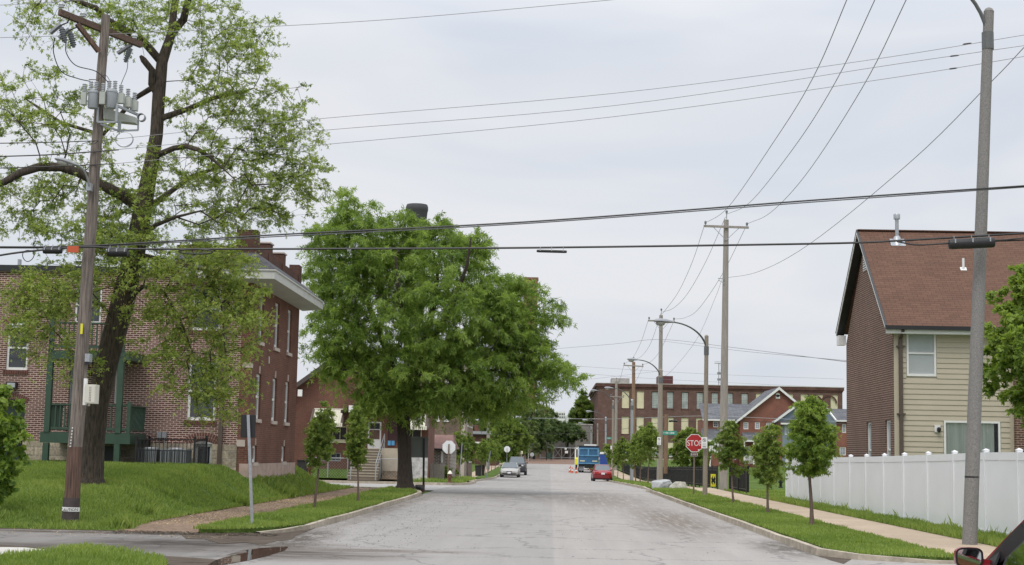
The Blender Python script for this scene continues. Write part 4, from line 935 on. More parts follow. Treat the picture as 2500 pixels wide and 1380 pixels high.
    mb = MB(); q = P(541, 1146, Yr); mb.lathe((q.x, Yr - .12, .75), [(.07, 0), (.07, .33), (.08, .34), (.08, .4)], 10); part(mb, 'drain_pipe', M['white'], t)
    mb = MB()
    for px in (391, 403): q = P(px, 1062, Yr); mb.box(q.x - .07, q.x + .07, Yr - .14, Yr - .01, q.z - .1, q.z + .1); mb.tube([(q.x, Yr - .06, q.z - .1), (q.x, Yr - .1, 1.5)], .015, 6)
    part(mb, 'meter_box', M['grey_metal'], t)
    mb = MB(); q = P(31, 942, Yr); mb.box(q.x - .17, q.x + .17, Yr - .16, Yr - .002, q.z - .1, q.z + .12); f = part(mb, 'floodlight', M['black'], t); g = MB(); g.box(q.x - .13, q.x + .13, Yr - .165, Yr - .161, q.z - .06, q.z + .09); part(g, 'lens', M['glass_blind'], f)
    # green porch
    pz = 2.12; p = MB(); y0, y1 = 48.0, Yr - .08; xl, xr = -16.2, -13.32
    p.box(xl, xr, y0, y1, 1.78, pz); pr = part(p, 'porch', M['green_paint'], t)
    p = MB(); p.box(xl + .1, xr - .15, y0 + .02, y1, 4.45, 4.72); part(p, 'porch_beam', M['green_paint'], pr)
    for x in (-16.0, -13.72):
        p = MB(); p.box(x - .09, x + .09, y0 - .03, y0 + .13, .85, 1.775); p.box(x - .09, x + .09, y0 - .03, y0 + .13, pz + .003, 4.445); p.box(x - .07, x + .07, y0, y0 + .12, 4.725, 5.75); part(p, 'post', M['green_paint'], pr)
    p = MB(); p.box(xr - .14, xr - .03, y0 + .02, y0 + .12, pz + .003, 3.12); part(p, 'post', M['green_paint'], pr)
    p = MB()
    def rail(a, b):
        a, b = Vector(a), Vector(b); p.bar(a + Z * .88, b + Z * .88, .08, .05); p.bar(a + Z * .12, b + Z * .12, .06, .08); k = int((b - a).length / .14)
        for i in range(1, k): q = a.lerp(b, i / k); p.box(q.x - .02, q.x + .02, q.y - .02, q.y + .02, q.z + .16, q.z + .86)
    rail((-15.9, y0 + .06, pz), (-13.82, y0 + .06, pz)); rail((-13.62, y0 + .06, pz), (xr - .15, y0 + .06, pz)); rail((xr - .08, y0 + .14, pz), (xr - .08, y1, pz)); rail((-16.1, y0 + .14, pz), (-16.1, y1, pz)); part(p, 'railing', M['green_paint'], pr)
    p.__init__(); rail((-15.9, y0 + .06, 4.73), (-13.82, y0 + .06, 4.73)); part(p, 'railing', M['green_paint'], pr)
    p = MB()
    for i in range(9): p.bar((xr - .06, y0 + .2 + i * .2, pz + .15), (xr - .06, min(y1, y0 + .2 + i * .2 + .6), pz + .85), .03, .012)
    part(p, 'lattice', M['green_paint'], pr)
    return t
M['stone_light'] = mat('limestone_trim', (.50, .43, .38), .8, .12, 4); M['white_panel'] = mat('white_door', (.66, .68, .68), .5, .06, 3); M['dark_green'] = mat('dark_green_door', (.02, .035, .028), .4, .2, 3); M['metal_roof'] = mat('grey_roof', (.30, .31, .33), .5, .1, 2)
apartment()

# air conditioners behind their small black fence
for i, (x0, x1, lab) in enumerate(((333, 384, 'left one of the two grey air conditioning units behind the small black fence'), (388, 458, 'right one of the two grey air conditioning units behind the small black fence'))):
    a = P(x0, 1138, 49.0); b = P(x1, 1100, 49.0); zb = lawnz(a.x, 49.0); t = empty('air_conditioner', ((a.x + b.x) / 2, 49.3, zb), lab, 'air conditioner', 'air conditioning units')
    mb = MB(); mb.box(a.x, b.x, 49.0, 49.7, zb, zb + .04); mb.box(a.x + .02, b.x - .02, 49.02, 49.68, zb + .04, 1.62); part(mb, 'casing', M['ac_grey'], t)
    mb = MB(); k = 11
    for j in range(k): x = a.x + .04 + (b.x - a.x - .08) * j / (k - 1); mb.box(x - .012, x + .012, 48.99, 49.0, zb + .08, 1.58)
    part(mb, 'grille', M['grey_metal'], t)
    mb = MB(); mb.box(a.x, b.x, 49.0, 49.7, 1.622, 1.66); mb.lathe(((a.x + b.x) / 2, 49.35, 1.66), [(.26, 0), (.24, .04)], 16); part(mb, 'lid', M['grey_metal'], t)

def picket(name, pts, h, label, cat, gap=.11, post=2.4, m='black', group=None, rails=(.15, .86, .96), pw=.018, postw=.06, spike=True, zf=None):
    """metal picket fence along ground points"""
    t = empty(name, pts[0], label, cat, group); P_ = MB(); R_ = MB(); posts = []
    for a, b in zip(pts, pts[1:]):
        a, b = Vector(a), Vector(b); Ld = (b - a).length; n = max(1, int(Ld / gap)); d = (b - a).normalized()
        for i in range(1, n):
            q = a.lerp(b, i / n); P_.box(q.x - pw / 2, q.x + pw / 2, q.y - pw / 2, q.y + pw / 2, q.z + .06, q.z + h + (.03 if spike else 0))
        for r in rails: R_.bar(a + Z * h * r, b + Z * h * r, .03, .03)
        k = max(1, round(Ld / post))
        for i in range(k + 1): posts.append(a.lerp(b, i / k))
    part(R_, 'rail', M[m], t); part(P_, 'pickets', M[m], t)
    seen = []
    for q in posts:
        if any((q - s).length < .1 for s in seen): continue
        seen.append(q); mb = MB(); mb.box(q.x - postw / 2, q.x + postw / 2, q.y - postw / 2, q.y + postw / 2, q.z - .05, q.z + h + .05); mb.box(q.x - postw * .7, q.x + postw * .7, q.y - postw * .7, q.y + postw * .7, q.z + h + .051, q.z + h + .08); part(mb, 'post', M[m], t)
    return t
a = P(330, 1139, 48.2); b = P(473, 1142, 48.2); a.z = lawnz(a.x, 48.2); b.z = lawnz(b.x, 48.2); c = Vector((b.x, 49.85, b.z + .05))
picket('metal_fence', [Vector((a.x, 49.8, a.z)), a, b, c], .85, 'small black metal fence enclosing two air conditioners', 'fence', gap=.12, rails=(.08, .98), spike=False, post=1.9)

# ------------------------------------------------------------------ right: brick house with beige rear siding
def siding(par, name, o, u, n, W, Hh, holes, m, lap=.178, th=.028, label=None):
    mb = MB(); v = 0
    o, u, n = Vector(o), Vector(u), Vector(n)
    while v < Hh - 1e-4:
        v1 = min(Hh, v + lap); xs = [(0, W)]
        for h in holes:
            if h[2] < (v + v1) / 2 < h[3]:
                nx = []
                for a, b in xs:
                    if h[1] <= a or h[0] >= b: nx.append((a, b))
                    else:
                        if h[0] > a: nx.append((a, h[0]))
                        if h[1] < b: nx.append((h[1], b))
                xs = nx
        for a, b in xs:
            q = lambda s, z, d: o + u * s + Z * z + n * d
            mb.quad(q(a, v, th), q(b, v, th), q(b, v1, .006), q(a, v1, .006)); mb.quad(q(a, v, th), q(a, v, 0), q(b, v, 0), q(b, v, th))
        v = v1
    return part(mb, name, M[m], par, label=label)
def right_house():
    Yf, Yb = 52.0, 60.1; Xl, Xm, Xr = 11.66, 15.7, 26; z0 = .1; ez = 6.30; ez2 = 6.75
    t = empty('house', (Xl, Yf, z0), 'house with reddish brown shingle roof, brick gable wall and beige rear siding', 'house')
    u = Vector((1, 0, 0)); n = Vector((0, -1, 0)); o = Vector((Xl, Yf, z0))
    def hp(x0, y0, x1, y1): a = P(x0, y1, Yf); b = P(x1, y0, Yf); return (a.x - Xl, b.x - Xl, a.z - z0, b.z - z0)
    Wn = hp(2217, 811, 2281, 915); SD = hp(2309, 1033, 2438, 1175)
    mb = MB(); wall(mb, o + Vector((0, .01, 0)), u, n, Xm - Xl, ez - z0, [Wn, SD], .10); part(mb, 'sheathing', M['siding'], t)
    siding(t, 'siding', o + Vector((.17, 0, 0)), u, n, Xm - Xl - .30, ez - z0, [(h[0] - .17 - .07, h[1] - .17 + .07, h[2] - .07, h[3] + .07) for h in (Wn, SD)], 'siding')
    mb = MB(); mb.box(Xl - .01, Xl + .168, Yf - .035, Yf + .0, z0, ez); mb.box(Xm - .13, Xm, Yf - .035, Yf, z0, ez); part(mb, 'corner_board', M['siding'], t)
    window(t, o, u, n, (Wn[0] - .05, Wn[1] + .05, Wn[2] - .05, Wn[3] + .05), .03, .07, pane='glass_blind', label='upstairs window with closed blind')
    f = window(t, o, u, n, (SD[0] - .05, SD[1] + .05, SD[2], SD[3] + .05), .03, .07, rail=False, name='sliding_door', pane='glass_thin', mu=0)
    cu = MB(); k = 26
    for i in range(k):
        x0 = o.x + SD[0] + (SD[1] - SD[0]) * .93 * i / k; x1 = o.x + SD[0] + (SD[1] - SD[0]) * .93 * (i + 1) / k; d = .03 * math.sin(i * 1.9)
        cu.quad((x0, Yf + .125 + .012 * math.sin(i * 1.9), SD[2] + z0), (x1, Yf + .125 + .012 * math.sin((i + 1) * 1.9), SD[2] + z0), (x1, Yf + .125 + .012 * math.sin((i + 1) * 1.9), SD[3] + z0), (x0, Yf + .125 + .012 * math.sin(i * 1.9), SD[3] + z0))
    part(cu, 'curtain', M['curtain'], f)
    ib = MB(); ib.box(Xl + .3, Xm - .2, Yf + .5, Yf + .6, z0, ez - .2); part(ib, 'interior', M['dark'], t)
    # brick gable wall towards the street and the projecting brick wing on the right
    o3 = Vector((Xl - .02, Yb, z0)); u3 = Vector((0, -1, 0)); n3 = Vector((-1, 0, 0))
    w1 = 3700 * Xl / (2121 - 1350); w2 = 3700 * Xl / (2167 - 1350)
    hs = [(Yb - w1 - .42, Yb - w1 + .42, 1.0, P(2121, 1031, w1).z - z0), (Yb - w2 - .42, Yb - w2 + .42, 1.0, P(2167, 1026, w2).z - z0)]
    mb = MB(); wall(mb, o3, u3, n3, Yb - Yf - .0, ez - z0, hs, .13); ym, rz = 56.35, 10.0
    mb.quad((Xl - .02, Yb, ez), (Xl - .02, Yf, ez), (Xl - .02, ym, rz))
    mb.quad((Xl - .02, Yf - .034, z0), (Xl - .02, Yf, z0), (Xl - .02, Yf, ez), (Xl - .02, Yf - .034, ez)); mb.quad((Xl - .02, Yf - .036, z0), (Xl + .012, Yf - .036, z0), (Xl + .012, Yf - .036, ez), (Xl - .02, Yf - .036, ez))
    mb.quad((Xl, Yb, z0), (Xr, Yb, z0), (Xr, Yb, ez), (Xl, Yb, ez)); part(mb, 'gable_wall', M['brick_house'], t)
    for h in hs: window(t, o3, u3, n3, h, .12, .07, frame='white', pane='glass_blind', sill=.03, sillm='stone_light')
    v = MB(); q = P(2113, 640, 56.6); v.box(Xl - .05, Xl - .021, 56.0, 56.7, q.z - .35, q.z + .35); fv = part(v, 'gable_vent', M['white'], t); v = MB()
    for i in range(7): v.box(Xl - .06, Xl - .051, 56.05, 56.65, q.z - .31 + i * .09, q.z - .31 + i * .09 + .03)
    part(v, 'slats', M['fascia_black'], fv)
    mb = MB(); mb.box(Xm, Xr, Yf - .25, Yf + .3, z0, ez - .02); part(mb, 'brick_wing', M['brick_house'], t)
    # roof: two shingle slopes with thickness, barge boards, gutter
    Xo = Xl - .32; th = .07; E1 = (Yf - .42, ez - .12 + .12); ridge = (ym, rz + .28); E2 = (Yb + .42, ez2 + .02)
    mb = MB()
    for (ya, za) in (E1, E2):
        mb.quad((Xo, ya, za), (Xr, ya, za), (Xr, ridge[0], ridge[1]), (Xo, ridge[0], ridge[1])); mb.quad((Xo, ya, za - th), (Xr, ya, za - th), (Xr, ridge[0], ridge[1] - th), (Xo, ridge[0], ridge[1] - th)); mb.quad((Xo, ya, za), (Xo, ya, za - th), (Xo, ridge[0], ridge[1] - th), (Xo, ridge[0], ridge[1]))
    part(mb, 'roof', M['shingle_red'], t)
    mb = MB(); mb.box(Xo, Xr, ym - .12, ym + .12, ridge[1] - .02, ridge[1] + .02); part(mb, 'ridge_cap', M['shingle_red'], t)
    mb = MB(); mb2 = MB()
    for (ya, za) in (E1, E2):
        sgn = 1 if ya < ym else -1
        mb.prism([(Xo - .03, ya, za - .03), (Xo - .03, ya, za - .14), (Xo - .03, ym, ridge[1] - .16), (Xo - .03, ym, ridge[1] - .02)], (.028, 0, 0))
        mb2.prism([(Xo - .045, ya - sgn * .03, za + .012), (Xo - .045, ya - sgn * .03, za - .035), (Xo - .045, ym, ridge[1] - .03), (Xo - .045, ym, ridge[1] + .02)], (.07, 0, 0))
        mb2.quad((Xo, ya, za - .13), (Xl - .03, ya, za - .13), (Xl - .03, ym, ridge[1] - .15), (Xo, ym, ridge[1] - .15))
    mb.box(Xo, Xr, E1[0] + .02, E1[0] + .06, ez - .26, ez - .07); mb.quad((Xo, E1[0] + .04, ez - .255), (Xr, E1[0] + .04, ez - .255), (Xr, Yf, ez - .255), (Xo, Yf, ez - .255)); mb.box(Xo, Xl - .03, Yb, Yb + .42, ez2 - .5, ez2 - .12)
    part(mb, 'barge_board', M['white'], t); part(mb2, 'roof_edge', M['fascia_black'], t)
    mb = MB(); mb.box(Xo - .04, Xr, E1[0] - .1, E1[0] + .018, ez - .13, ez + .0); part(mb, 'gutter', M['fascia_black'], t)
    mb = MB(); dx = P(2198, 900, Yf).x; mb.box(dx - .06, dx + .06, Yf - .13, Yf - .04, .2, ez - .42); mb.bar((dx, Yf - .09, ez - .4), (dx, E1[0] - .03, ez - .14), .1, .08)
    for z in (5.6, 3.3): mb.box(dx - .14, dx + .14, Yf - .14, Yf - .03, z, z + .05)
    part(mb, 'downspout', M['downspout'], t)
    q = P(2288, 1047, Yf); mb = MB(); mb.box(q.x - .1, q.x + .1, Yf - .06, Yf - .03, q.z - .12, q.z + .12); f = part(mb, 'wall_lamp', M['white'], t); mb = MB(); mb.lathe((q.x + .03, Yf - .13, q.z - .12), [(.03, 0), (.07, .04), (.07, .13), (.04, .17)], 10); part(mb, 'lantern', M['black'], f)
    # flue and vent pipes on the roof
    def onroof(px, py):
        d = ray(px, py); s = (ridge[1] - E1[1]) / (ym - E1[0]); k = (E1[1] - H - s * E1[0]) / (d.z - s * d.y); return CO + d * k
    q = onroof(2190, 590); mb = MB(); mb.lathe(q - Z * .15, [(.24, -.02), (.12, .32), (.07, .36), (.07, .98), (.12, .985), (.125, 1.15), (.11, 1.18)], 14); mb.obox(q + Vector((0, -.1, -.05)), (1, 0, 0), (0, .68, .72), (0, -.72, .68), .27, .2, .012); part(mb, 'flue_pipe', M['galv'], t, smooth=True)
    q = onroof(2352, 657); mb = MB(); mb.lathe(q - Z * .05, [(.045, 0), (.045, .44), (.03, .44)], 10); mb.obox(q, (1, 0, 0), (0, .68, .72), (0, -.72, .68), .11, .09, .015); part(mb, 'vent_pipe', M['white'], t)
    return t
M['glass_thin'] = bpy.data.materials.new('clear_glass'); M['glass_thin'].use_nodes = True
_t = M['glass_thin'].node_tree; _t.nodes.clear(); _o = _t.nodes.new('ShaderNodeOutputMaterial'); _g = _t.nodes.new('ShaderNodeBsdfGlossy'); _g.inputs['Roughness'].default_value = .03; _tr = _t.nodes.new('ShaderNodeBsdfTransparent'); _tr.inputs[0].default_value = (.95, .97, .96, 1); _m = _t.nodes.new('ShaderNodeMixShader'); _f = _t.nodes.new('ShaderNodeFresnel'); _f.inputs[0].default_value = 1.35
_t.links.new(_f.outputs[0], _m.inputs[0]); _t.links.new(_tr.outputs[0], _m.inputs[1]); _t.links.new(_g.outputs[0], _m.inputs[2]); _t.links.new(_m.outputs[0], _o.inputs[0])
right_house()

# ------------------------------------------------------------------ white vinyl fence
def vinyl():
    px = [1923, 1937, 1952, 1971, 2005, 2038, 2076, 2114, 2157, 2205, 2262, 2325, 2400, 2479]
    pts = []
    for i, x in enumerate(px):
        X = 9.55 + .38 * (x - 1923) / 556; Y = F * X / (x - 1350); pts.append(Vector((X, Y, -.12 + .20 * min(1, (x - 1923) / 480))))
    pts[3] = pts[2].lerp(pts[4], .5)
    pts += [Vector((10.05, 29.6, .08)), Vector((10.1, 26.9, .08))]
    t = empty('vinyl_fence', pts[0], 'tall white vinyl privacy fence with capped posts beside the pavement', 'fence')
    h = 1.90; Rr = MB()
    for i, (a, b) in enumerate(zip(pts, pts[1:])):
        d = (b - a).normalized(); a2, b2 = a + d * .07, b - d * .07
        mb = MB(); mb.bar(a2 + Z * (.14 + (h - .32) / 2), b2 + Z * (.14 + (h - .32) / 2), .08, h - .34); part(mb, 'panel', M['vinyl'], t)
        mb = MB(); mb.bar(a2 + Z * (h - .1), b2 + Z * (h - .1), .10, .17); mb.bar(a2 + Z * .09, b2 + Z * .09, .10, .15); sparts(mb, 'rail', M['vinyl'], t)
    for q in pts:
        mb = MB(); w_ = .060; mb.box(q.x - w_, q.x + w_, q.y - w_, q.y + w_, q.z - .1, q.z + h + .02)
        po = part(mb, 'post', M['vinyl'], t); mb = MB(); c = w_ + .008; mb.box(q.x - c, q.x + c, q.y - c, q.y + c, q.z + h + .022, q.z + h + .045); k = len(mb.v); zz = q.z + h + .045
        mb.v += [(q.x - w_, q.y - w_, zz), (q.x + w_, q.y - w_, zz), (q.x + w_, q.y + w_, zz), (q.x - w_, q.y + w_, zz), (q.x, q.y, zz + .03)]; mb.f += [(k, k + 1, k + 4), (k + 1, k + 2, k + 4), (k + 2, k + 3, k + 4), (k + 3, k, k + 4)]
        part(mb, 'cap', M['vinyl'], po)
    # return towards the house at the far end
    a = pts[0]; b = a + Vector((2.0, .1, 0)); mb = MB(); mb.bar(a + Z * .95, b + Z * .95, .03, 1.7); part(mb, 'panel', M['vinyl'], t)
vinyl()

# ------------------------------------------------------------------ black ornamental fences further down
zf = lambda y: zr(y) + .1
picket('iron_fence', [Vector((9.2, y, zf(y))) for y in (84.0, 94, 104, 114, 125)], 1.2, 'long black picket fence behind the stop sign carrying the yellow arrow sign', 'fence', gap=.1, group='black picket fences')
picket('iron_fence', [Vector((9.2, 71.2, .1)), Vector((9.2, 74.6, .1)), Vector((9.2, 78, .1))], 1.2, 'short black picket fence panel right of the tall grey utility pole', 'fence', gap=.1, post=6.8, group='black picket fences', postw=.13)
picket('iron_fence', [Vector((9.0, y, zf(y))) for y in (129, 138, 150, 165, 190)], 1.2, 'far black picket fence left of the boulders, running toward the truck', 'fence', gap=.14, group='black picket fences')

# ------------------------------------------------------------------ brick factory
def factory():
    Y0 = 300.0; s = F / Y0; XL = 9.3; XR = 57.3
    t = empty('factory', (XL, Y0, .8), 'long three storey brick factory with cream boarded and glass block windows', 'factory')
    u = Vector((1, 0, 0)); n = Vector((0, -1, 0)); o = Vector((XL, Y0, .4)); hs = []; X0 = P(1518, 1000, Y0).x - XL
    for c in range(15):
        a = X0 + c * 2.925; 
        for r, (z0, z1) in enumerate(((1.7, 4.6), (6.05, 9.45), (11.1, 14.5))): hs.append((a, a + 1.42, z0 - .4, z1 - .4, r, c))
    mb = MB(); wall(mb, o, u, n, XR - XL, 15.5, hs, .25); mb.quad((XR, Y0, .4), (XR, Y0 + 60, .4), (XR, Y0 + 60, 16), (XR, Y0, 16))
    mb.quad((XL, Y0, 15.9), (XR, Y0, 15.9), (XR, Y0 + 55, 15.9), (XL, Y0 + 55, 15.9)); part(mb, 'wall', M['brick_factory'], t)
    for h in hs:
        r, c = h[4], h[5]; nm = 'window'
        if r == 2: pn = 'cream' if (c in (0, 1) or c >= 9) else 'glassblock'; fr = 'brick_factory' if pn == 'glassblock' else 'cream'
        elif r == 1: pn, fr = 'cream', 'cream'
        else: pn, fr = 'glass_grey', 'white'
        w = window(t, o, u, n, h, .22, .12, frame=fr, pane=pn, rail=(r == 0), sill=.1 if r else None, sillm='stone_light' if r == 0 else 'brick_dk')
        if r == 0:
            mb = MB(); fbox(mb, o, u, n, h[0] + .12, h[1] - .12, (h[2] + h[3]) / 2 + .1, h[3] - .1, .12, .15); part(mb, 'upper_board', M['cream'], w)
    so = Vector((XL, Y0 + 55, .4)); u2 = Vector((0, -1, 0)); n2 = Vector((-1, 0, 0)); hs2 = [(2.6 + i * 4.4, 4.6 + i * 4.4, z0 - .4, z1 - .4) for i in range(12) for z0, z1 in ((1.7, 4.6), (6.05, 9.45), (11.1, 14.5))]
    mb = MB(); wall(mb, so, u2, n2, 55, 15.5, hs2, .3); part(mb, 'side_wall', M['brick_factory'], t)
    for h in hs2: window(t, so, u2, n2, h, .25, .15, frame='white', pane='glass_grey', rail=True)
    mb = MB(); mb.box(XL - .3, XR + .3, Y0 - .28, Y0 - .003, 15.3, 15.9); mb.box(XL - .14, XR + .14, Y0 - .14, Y0 - .004, 15.0, 15.298); mb.box(XL - .5, XL - .003, Y0 - .002, Y0 + 55, 15.3, 15.9); mb.box(XL - .2, XL - .004, Y0 - .001, Y0 + 55, 14.8, 15.298)
    part(mb, 'cornice', M['brick_dk'], t)
    mb = MB(); mb.box(XL - .35, XR + .35, Y0 - .33, Y0 + .3, 15.902, 16.02); part(mb, 'coping', M['pale_concrete'], t)
    mb = MB(); mb.box(XL, XR, Y0 - .3, Y0 - .002, .2, 1.35); part(mb, 'stone_plinth', M['stone_light'], t)
    mb = MB()
    for cx in (P(1988, 985, Y0).x, P(2023, 985, Y0).x):
        for i in range(12):
            a0, a1 = PI * i / 12, PI * (i + 1) / 12; r = 1.35
            mb.prism([(cx + r * math.cos(a0), Y0 - .15, 12.8 + r * math.sin(a0)), (cx + r * math.cos(a1), Y0 - .15, 12.8 + r * math.sin(a1)), (cx + (r + .3) * math.cos(a1), Y0 - .15, 12.8 + (r + .3) * math.sin(a1)), (cx + (r + .3) * math.cos(a0), Y0 - .15, 12.8 + (r + .3) * math.sin(a0))], (0, .14, 0))
    part(mb, 'blind_arch', M['brick_dk'], t)
    mb = MB(); a, b = P(1607, 938, 306).x, P(1643, 938, 306).x; mb.box(a, b, 306, 312, 15.9, 17.9); part(mb, 'penthouse', M['red_brown'], t)
    mb = MB(); a, b = P(1493, 938, 318).x, P(1537, 938, 318).x; mb.box(a, b, 318, 324, 15.9, 17.9); part(mb, 'rooftop_unit', M['block'], t)
    mb = MB(); mb.box(-1.2 + 9.4, XL + 3, Y0 + 56, Y0 + 90, .5, 14.6); part(mb, 'rear_wing', M['brick_factory'], t)
M['brick_dk'] = brick('brick_dark_factory', (.12, .062, .05), (.095, .05, .042), (.1, .06, .05), bw=.42, bh=.2, bump=0); M['glass_grey'] = mat('grey_pane', (.30, .33, .37), .2, .15, 1)
factory()

# ------------------------------------------------------------------ town houses
def gable(par, x0, x1, xa, ze, za, y, depth, wallm, roofm, over=.35, zb=.3, trim='white', nm='gable_wall', holes=(), hd=.1):
    """volume with a gable facing the camera; x0,x1 walls, xa apex x, ze eave, za apex"""
    mb = MB(); wall(mb, Vector((x0, y, zb)), Vector((1, 0, 0)), Vector((0, -1, 0)), x1 - x0, ze - zb, list(holes), hd); mb.quad((x0, y, ze), (x1, y, ze), (xa, y, za))
    for x in (x0, x1): mb.quad((x, y, zb), (x, y + depth, zb), (x, y + depth, ze), (x, y, ze))
    w_ = part(mb, nm, M[wallm], par)
    mb = MB(); tb = MB(); yo = y - over; sl = (za - ze) / (xa - x0); sr = (za - ze) / (x1 - xa); th = .12
    for (xe, zz) in ((x0 - over, ze - over * sl), (x1 + over, ze - over * sr)):
        mb.quad((xe, yo, zz + th), (xa, yo, za + th), (xa, y + depth, za + th), (xe, y + depth, zz + th)); sg = 1 if xe > xa else -1
        tb.prism([(xe, yo - .02, zz - .14), (xe, yo - .02, zz + th + .03), (xa, yo - .02, za + th + .03), (xa, yo - .02, za - .2)], (0, .1, 0)); tb.quad((xe, yo, zz - .01), (xa, yo, za - .01), (xa, y - .003, za - .01), (xe, y - .003, zz - .01)); tb.box(min(xe, xe + sg * .05), max(xe, xe + sg * .05), yo + .09, y + depth, zz - .1, zz + th + .02)
    part(mb, 'roof', M[roofm], par); part(tb, 'barge_board', M[trim], par)
    return w_
def townhouse():
    Y0 = 185.0; X = lambda px: P(px, 1100, Y0).x; zz = lambda px, py: P(px, py, Y0).z
    t = empty('town_house', (X(1850), Y0, .3), 'red brick town house with grey roof, tall brick gable and small blue gable', 'house')
    u = Vector((1, 0, 0)); n = Vector((0, -1, 0)); x0, x1, xa = X(1806), X(1996), X(1901)
    hs = [(X(a) - x0, X(b) - x0, zz(a, c) - .3, zz(a, d) - .3) for a, b, c, d in ((1815, 1827, 1048, 1031), (1843, 1855, 1048, 1031), (1871, 1883, 1049, 1032))] + [(X(1893) - x0, X(1909) - x0, 1.6, 2.9), (X(1820) - x0, X(1832) - x0, 1.2, 2.9)]
    gable(t, x0, x1, xa, 6.45, zz(1901, 946) - .1, Y0, 12, 'brick_town', 'shingle_grey', over=.5, holes=hs)
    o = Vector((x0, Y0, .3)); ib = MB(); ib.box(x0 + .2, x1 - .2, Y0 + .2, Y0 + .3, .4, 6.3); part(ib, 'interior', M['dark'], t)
    for h in hs: window(t, o, u, n, h, .1, .08, pane='glass_grey', mu=1, mv=2, rail=False)
    q = P(1899, 967, Y0 - .02); mb = MB(); mb.box(q.x - .26, q.x + .26, Y0 - .05, Y0 - .003, q.z - .32, q.z + .12); mb.lathe((q.x, Y0 - .05, q.z + .12), [(.26, 0), (.26, .047)], 16, axis='y'); part(mb, 'gable_vent', M['white'], t)
    # porch roof in front of the main gable
    mb = MB(); z1, z2 = zz(1840, 1056), zz(1840, 1075); mb.quad((X(1812), Y0 - .003, z1), (X(1884), Y0 - .003, z1), (X(1888), Y0 - 2, z2), (X(1808), Y0 - 2, z2)); part(mb, 'porch_roof', M['shingle_grey'], t)
    mb = MB(); mb.box(X(1808), X(1888), Y0 - 2.05, Y0 - 1.9, z2 - .22, z2 - .003); 
    for px in (1812, 1835, 1860, 1884): mb.box(X(px) - .07, X(px) + .07, Y0 - 2.03, Y0 - 1.9, 1.0, z2 - .222)
    part(mb, 'porch_columns', M['white'], t)
    mb = MB()
    for i in range(30): x = X(1812) + (X(1884) - X(1812)) * i / 29; mb.box(x - .02, x + .02, Y0 - 2.02, Y0 - 1.98, 1.1, 1.95)
    mb.box(X(1812), X(1884), Y0 - 2.03, Y0 - 1.97, 1.95, 2.02); part(mb, 'porch_railing', M['white'], t)
    # blue gabled wing
    y2 = Y0 - 1.6; a, b, c = X(1893), X(2001), X(1947); hw = [(X(1911) - a, X(1921) - a, zz(1915, 1062) - .3, zz(1915, 1034) - .3), (X(1911) - a, X(1921) - a, zz(1915, 1112) - .3, zz(1915, 1090) - .3)]
    gable(t, a, b, c, 6.45, zz(1947, 983) - .1, y2, 3, 'siding_blue', 'shingle_grey', over=.4, holes=hw, nm='blue_gable')
    for h in hw: window(t, Vector((a, y2, .3)), u, n, h, .1, .08, pane='glass_grey', mu=1, rail=True)
    mb = MB(); mb.box(a - .01, X(1905), y2 - .02, y2 + .5, .3, 6.2); part(mb, 'brick_pier', M['brick_town'], t)
    q = P(1945, 997, y2); mb = MB(); mb.box(q.x - .24, q.x + .24, y2 - .05, y2 - .003, q.z - .45, q.z + .15); mb.lathe((q.x, y2 - .05, q.z + .15), [(.24, 0), (.24, .047)], 16, axis='y'); part(mb, 'gable_vent', M['white'], t)
    mb = MB(); mb.prism([(X(1901), y2 - .6, 6.05), (X(1985), y2 - .6, 6.05), (X(1943), y2 - .6, 7.0)], (0, .58, 0)); part(mb, 'bay_roof', M['shingle_grey'], t); mb = MB(); mb.box(X(1900), X(1986), y2 - .65, y2 - .02, 5.85, 6.048); part(mb, 'bay_trim', M['white'], t)
    # left wing with long low roof
    xl = X(1722); y3 = Y0 + 1; e, r = zz(1760, 1023), zz(1760, 988)
    h3 = [(X(1743) - xl, X(1756) - xl, zz(1750, 1043) - .3, zz(1750, 1029) - .3), (X(1775) - xl, X(1788) - xl, zz(1780, 1044) - .3, zz(1780, 1030) - .3), (X(1733) - xl, X(1741) - xl, 2.2, 3.7), (X(1745) - xl, X(1752) - xl, 2.2, 3.7), (X(1788) - xl, X(1800) - xl, 1.2, 2.9)]
    mb = MB(); wall(mb, Vector((xl, y3, .3)), u, n, x0 - xl, e - .3, h3, .1); mb.quad((xl, y3, .3), (xl, y3 + 9, .3), (xl, y3 + 9, e), (xl, y3, e)); part(mb, 'left_wall', M['brick_town'], t)
    for h in h3: window(t, Vector((xl, y3, .3)), u, n, h, .1, .09, pane='glass', mu=1, mv=1, rail=False)
    mb = MB(); mb.quad((xl - .3, y3 - .5, e - .05), (x0 + .2, y3 - .5, e - .05), (x0 + 3.5, y3 + 4.5, r + .3), (xl - .3, y3 + 4.5, r + .3)); mb.quad((xl - .4, y3 - .003, zz(1740, 1047)), (X(1790), y3 - .003, zz(1740, 1047)), (X(1790), y3 - 2, zz(1740, 1074)), (xl - .6, y3 - 2, zz(1740, 1074))); part(mb, 'left_roof', M['shingle_grey'], t)
    mb = MB(); mb.box(xl - .3, x0 - .5, y3 - .56, y3 - .47, e - .22, e - .03); mb.box(xl - .6, X(1790), y3 - 2.06, y3 - 1.97, zz(1740, 1074) - .2, zz(1740, 1074) - .004)
    for px in (1731, 1737, 1743, 1750, 1757, 1765): mb.box(X(px) - .12, X(px) + .12, y3 - 2.04, y3 - 1.9, 2.25, zz(1740, 1074) - .203)
    sparts(mb, 'white_trim', M['white'], t)
    mb = MB(); mb.box(xl - .55, X(1790), y3 - 2.0, y3 - 1.86, .3, 2.24); part(mb, 'porch_wall', M['brick_town'], t)
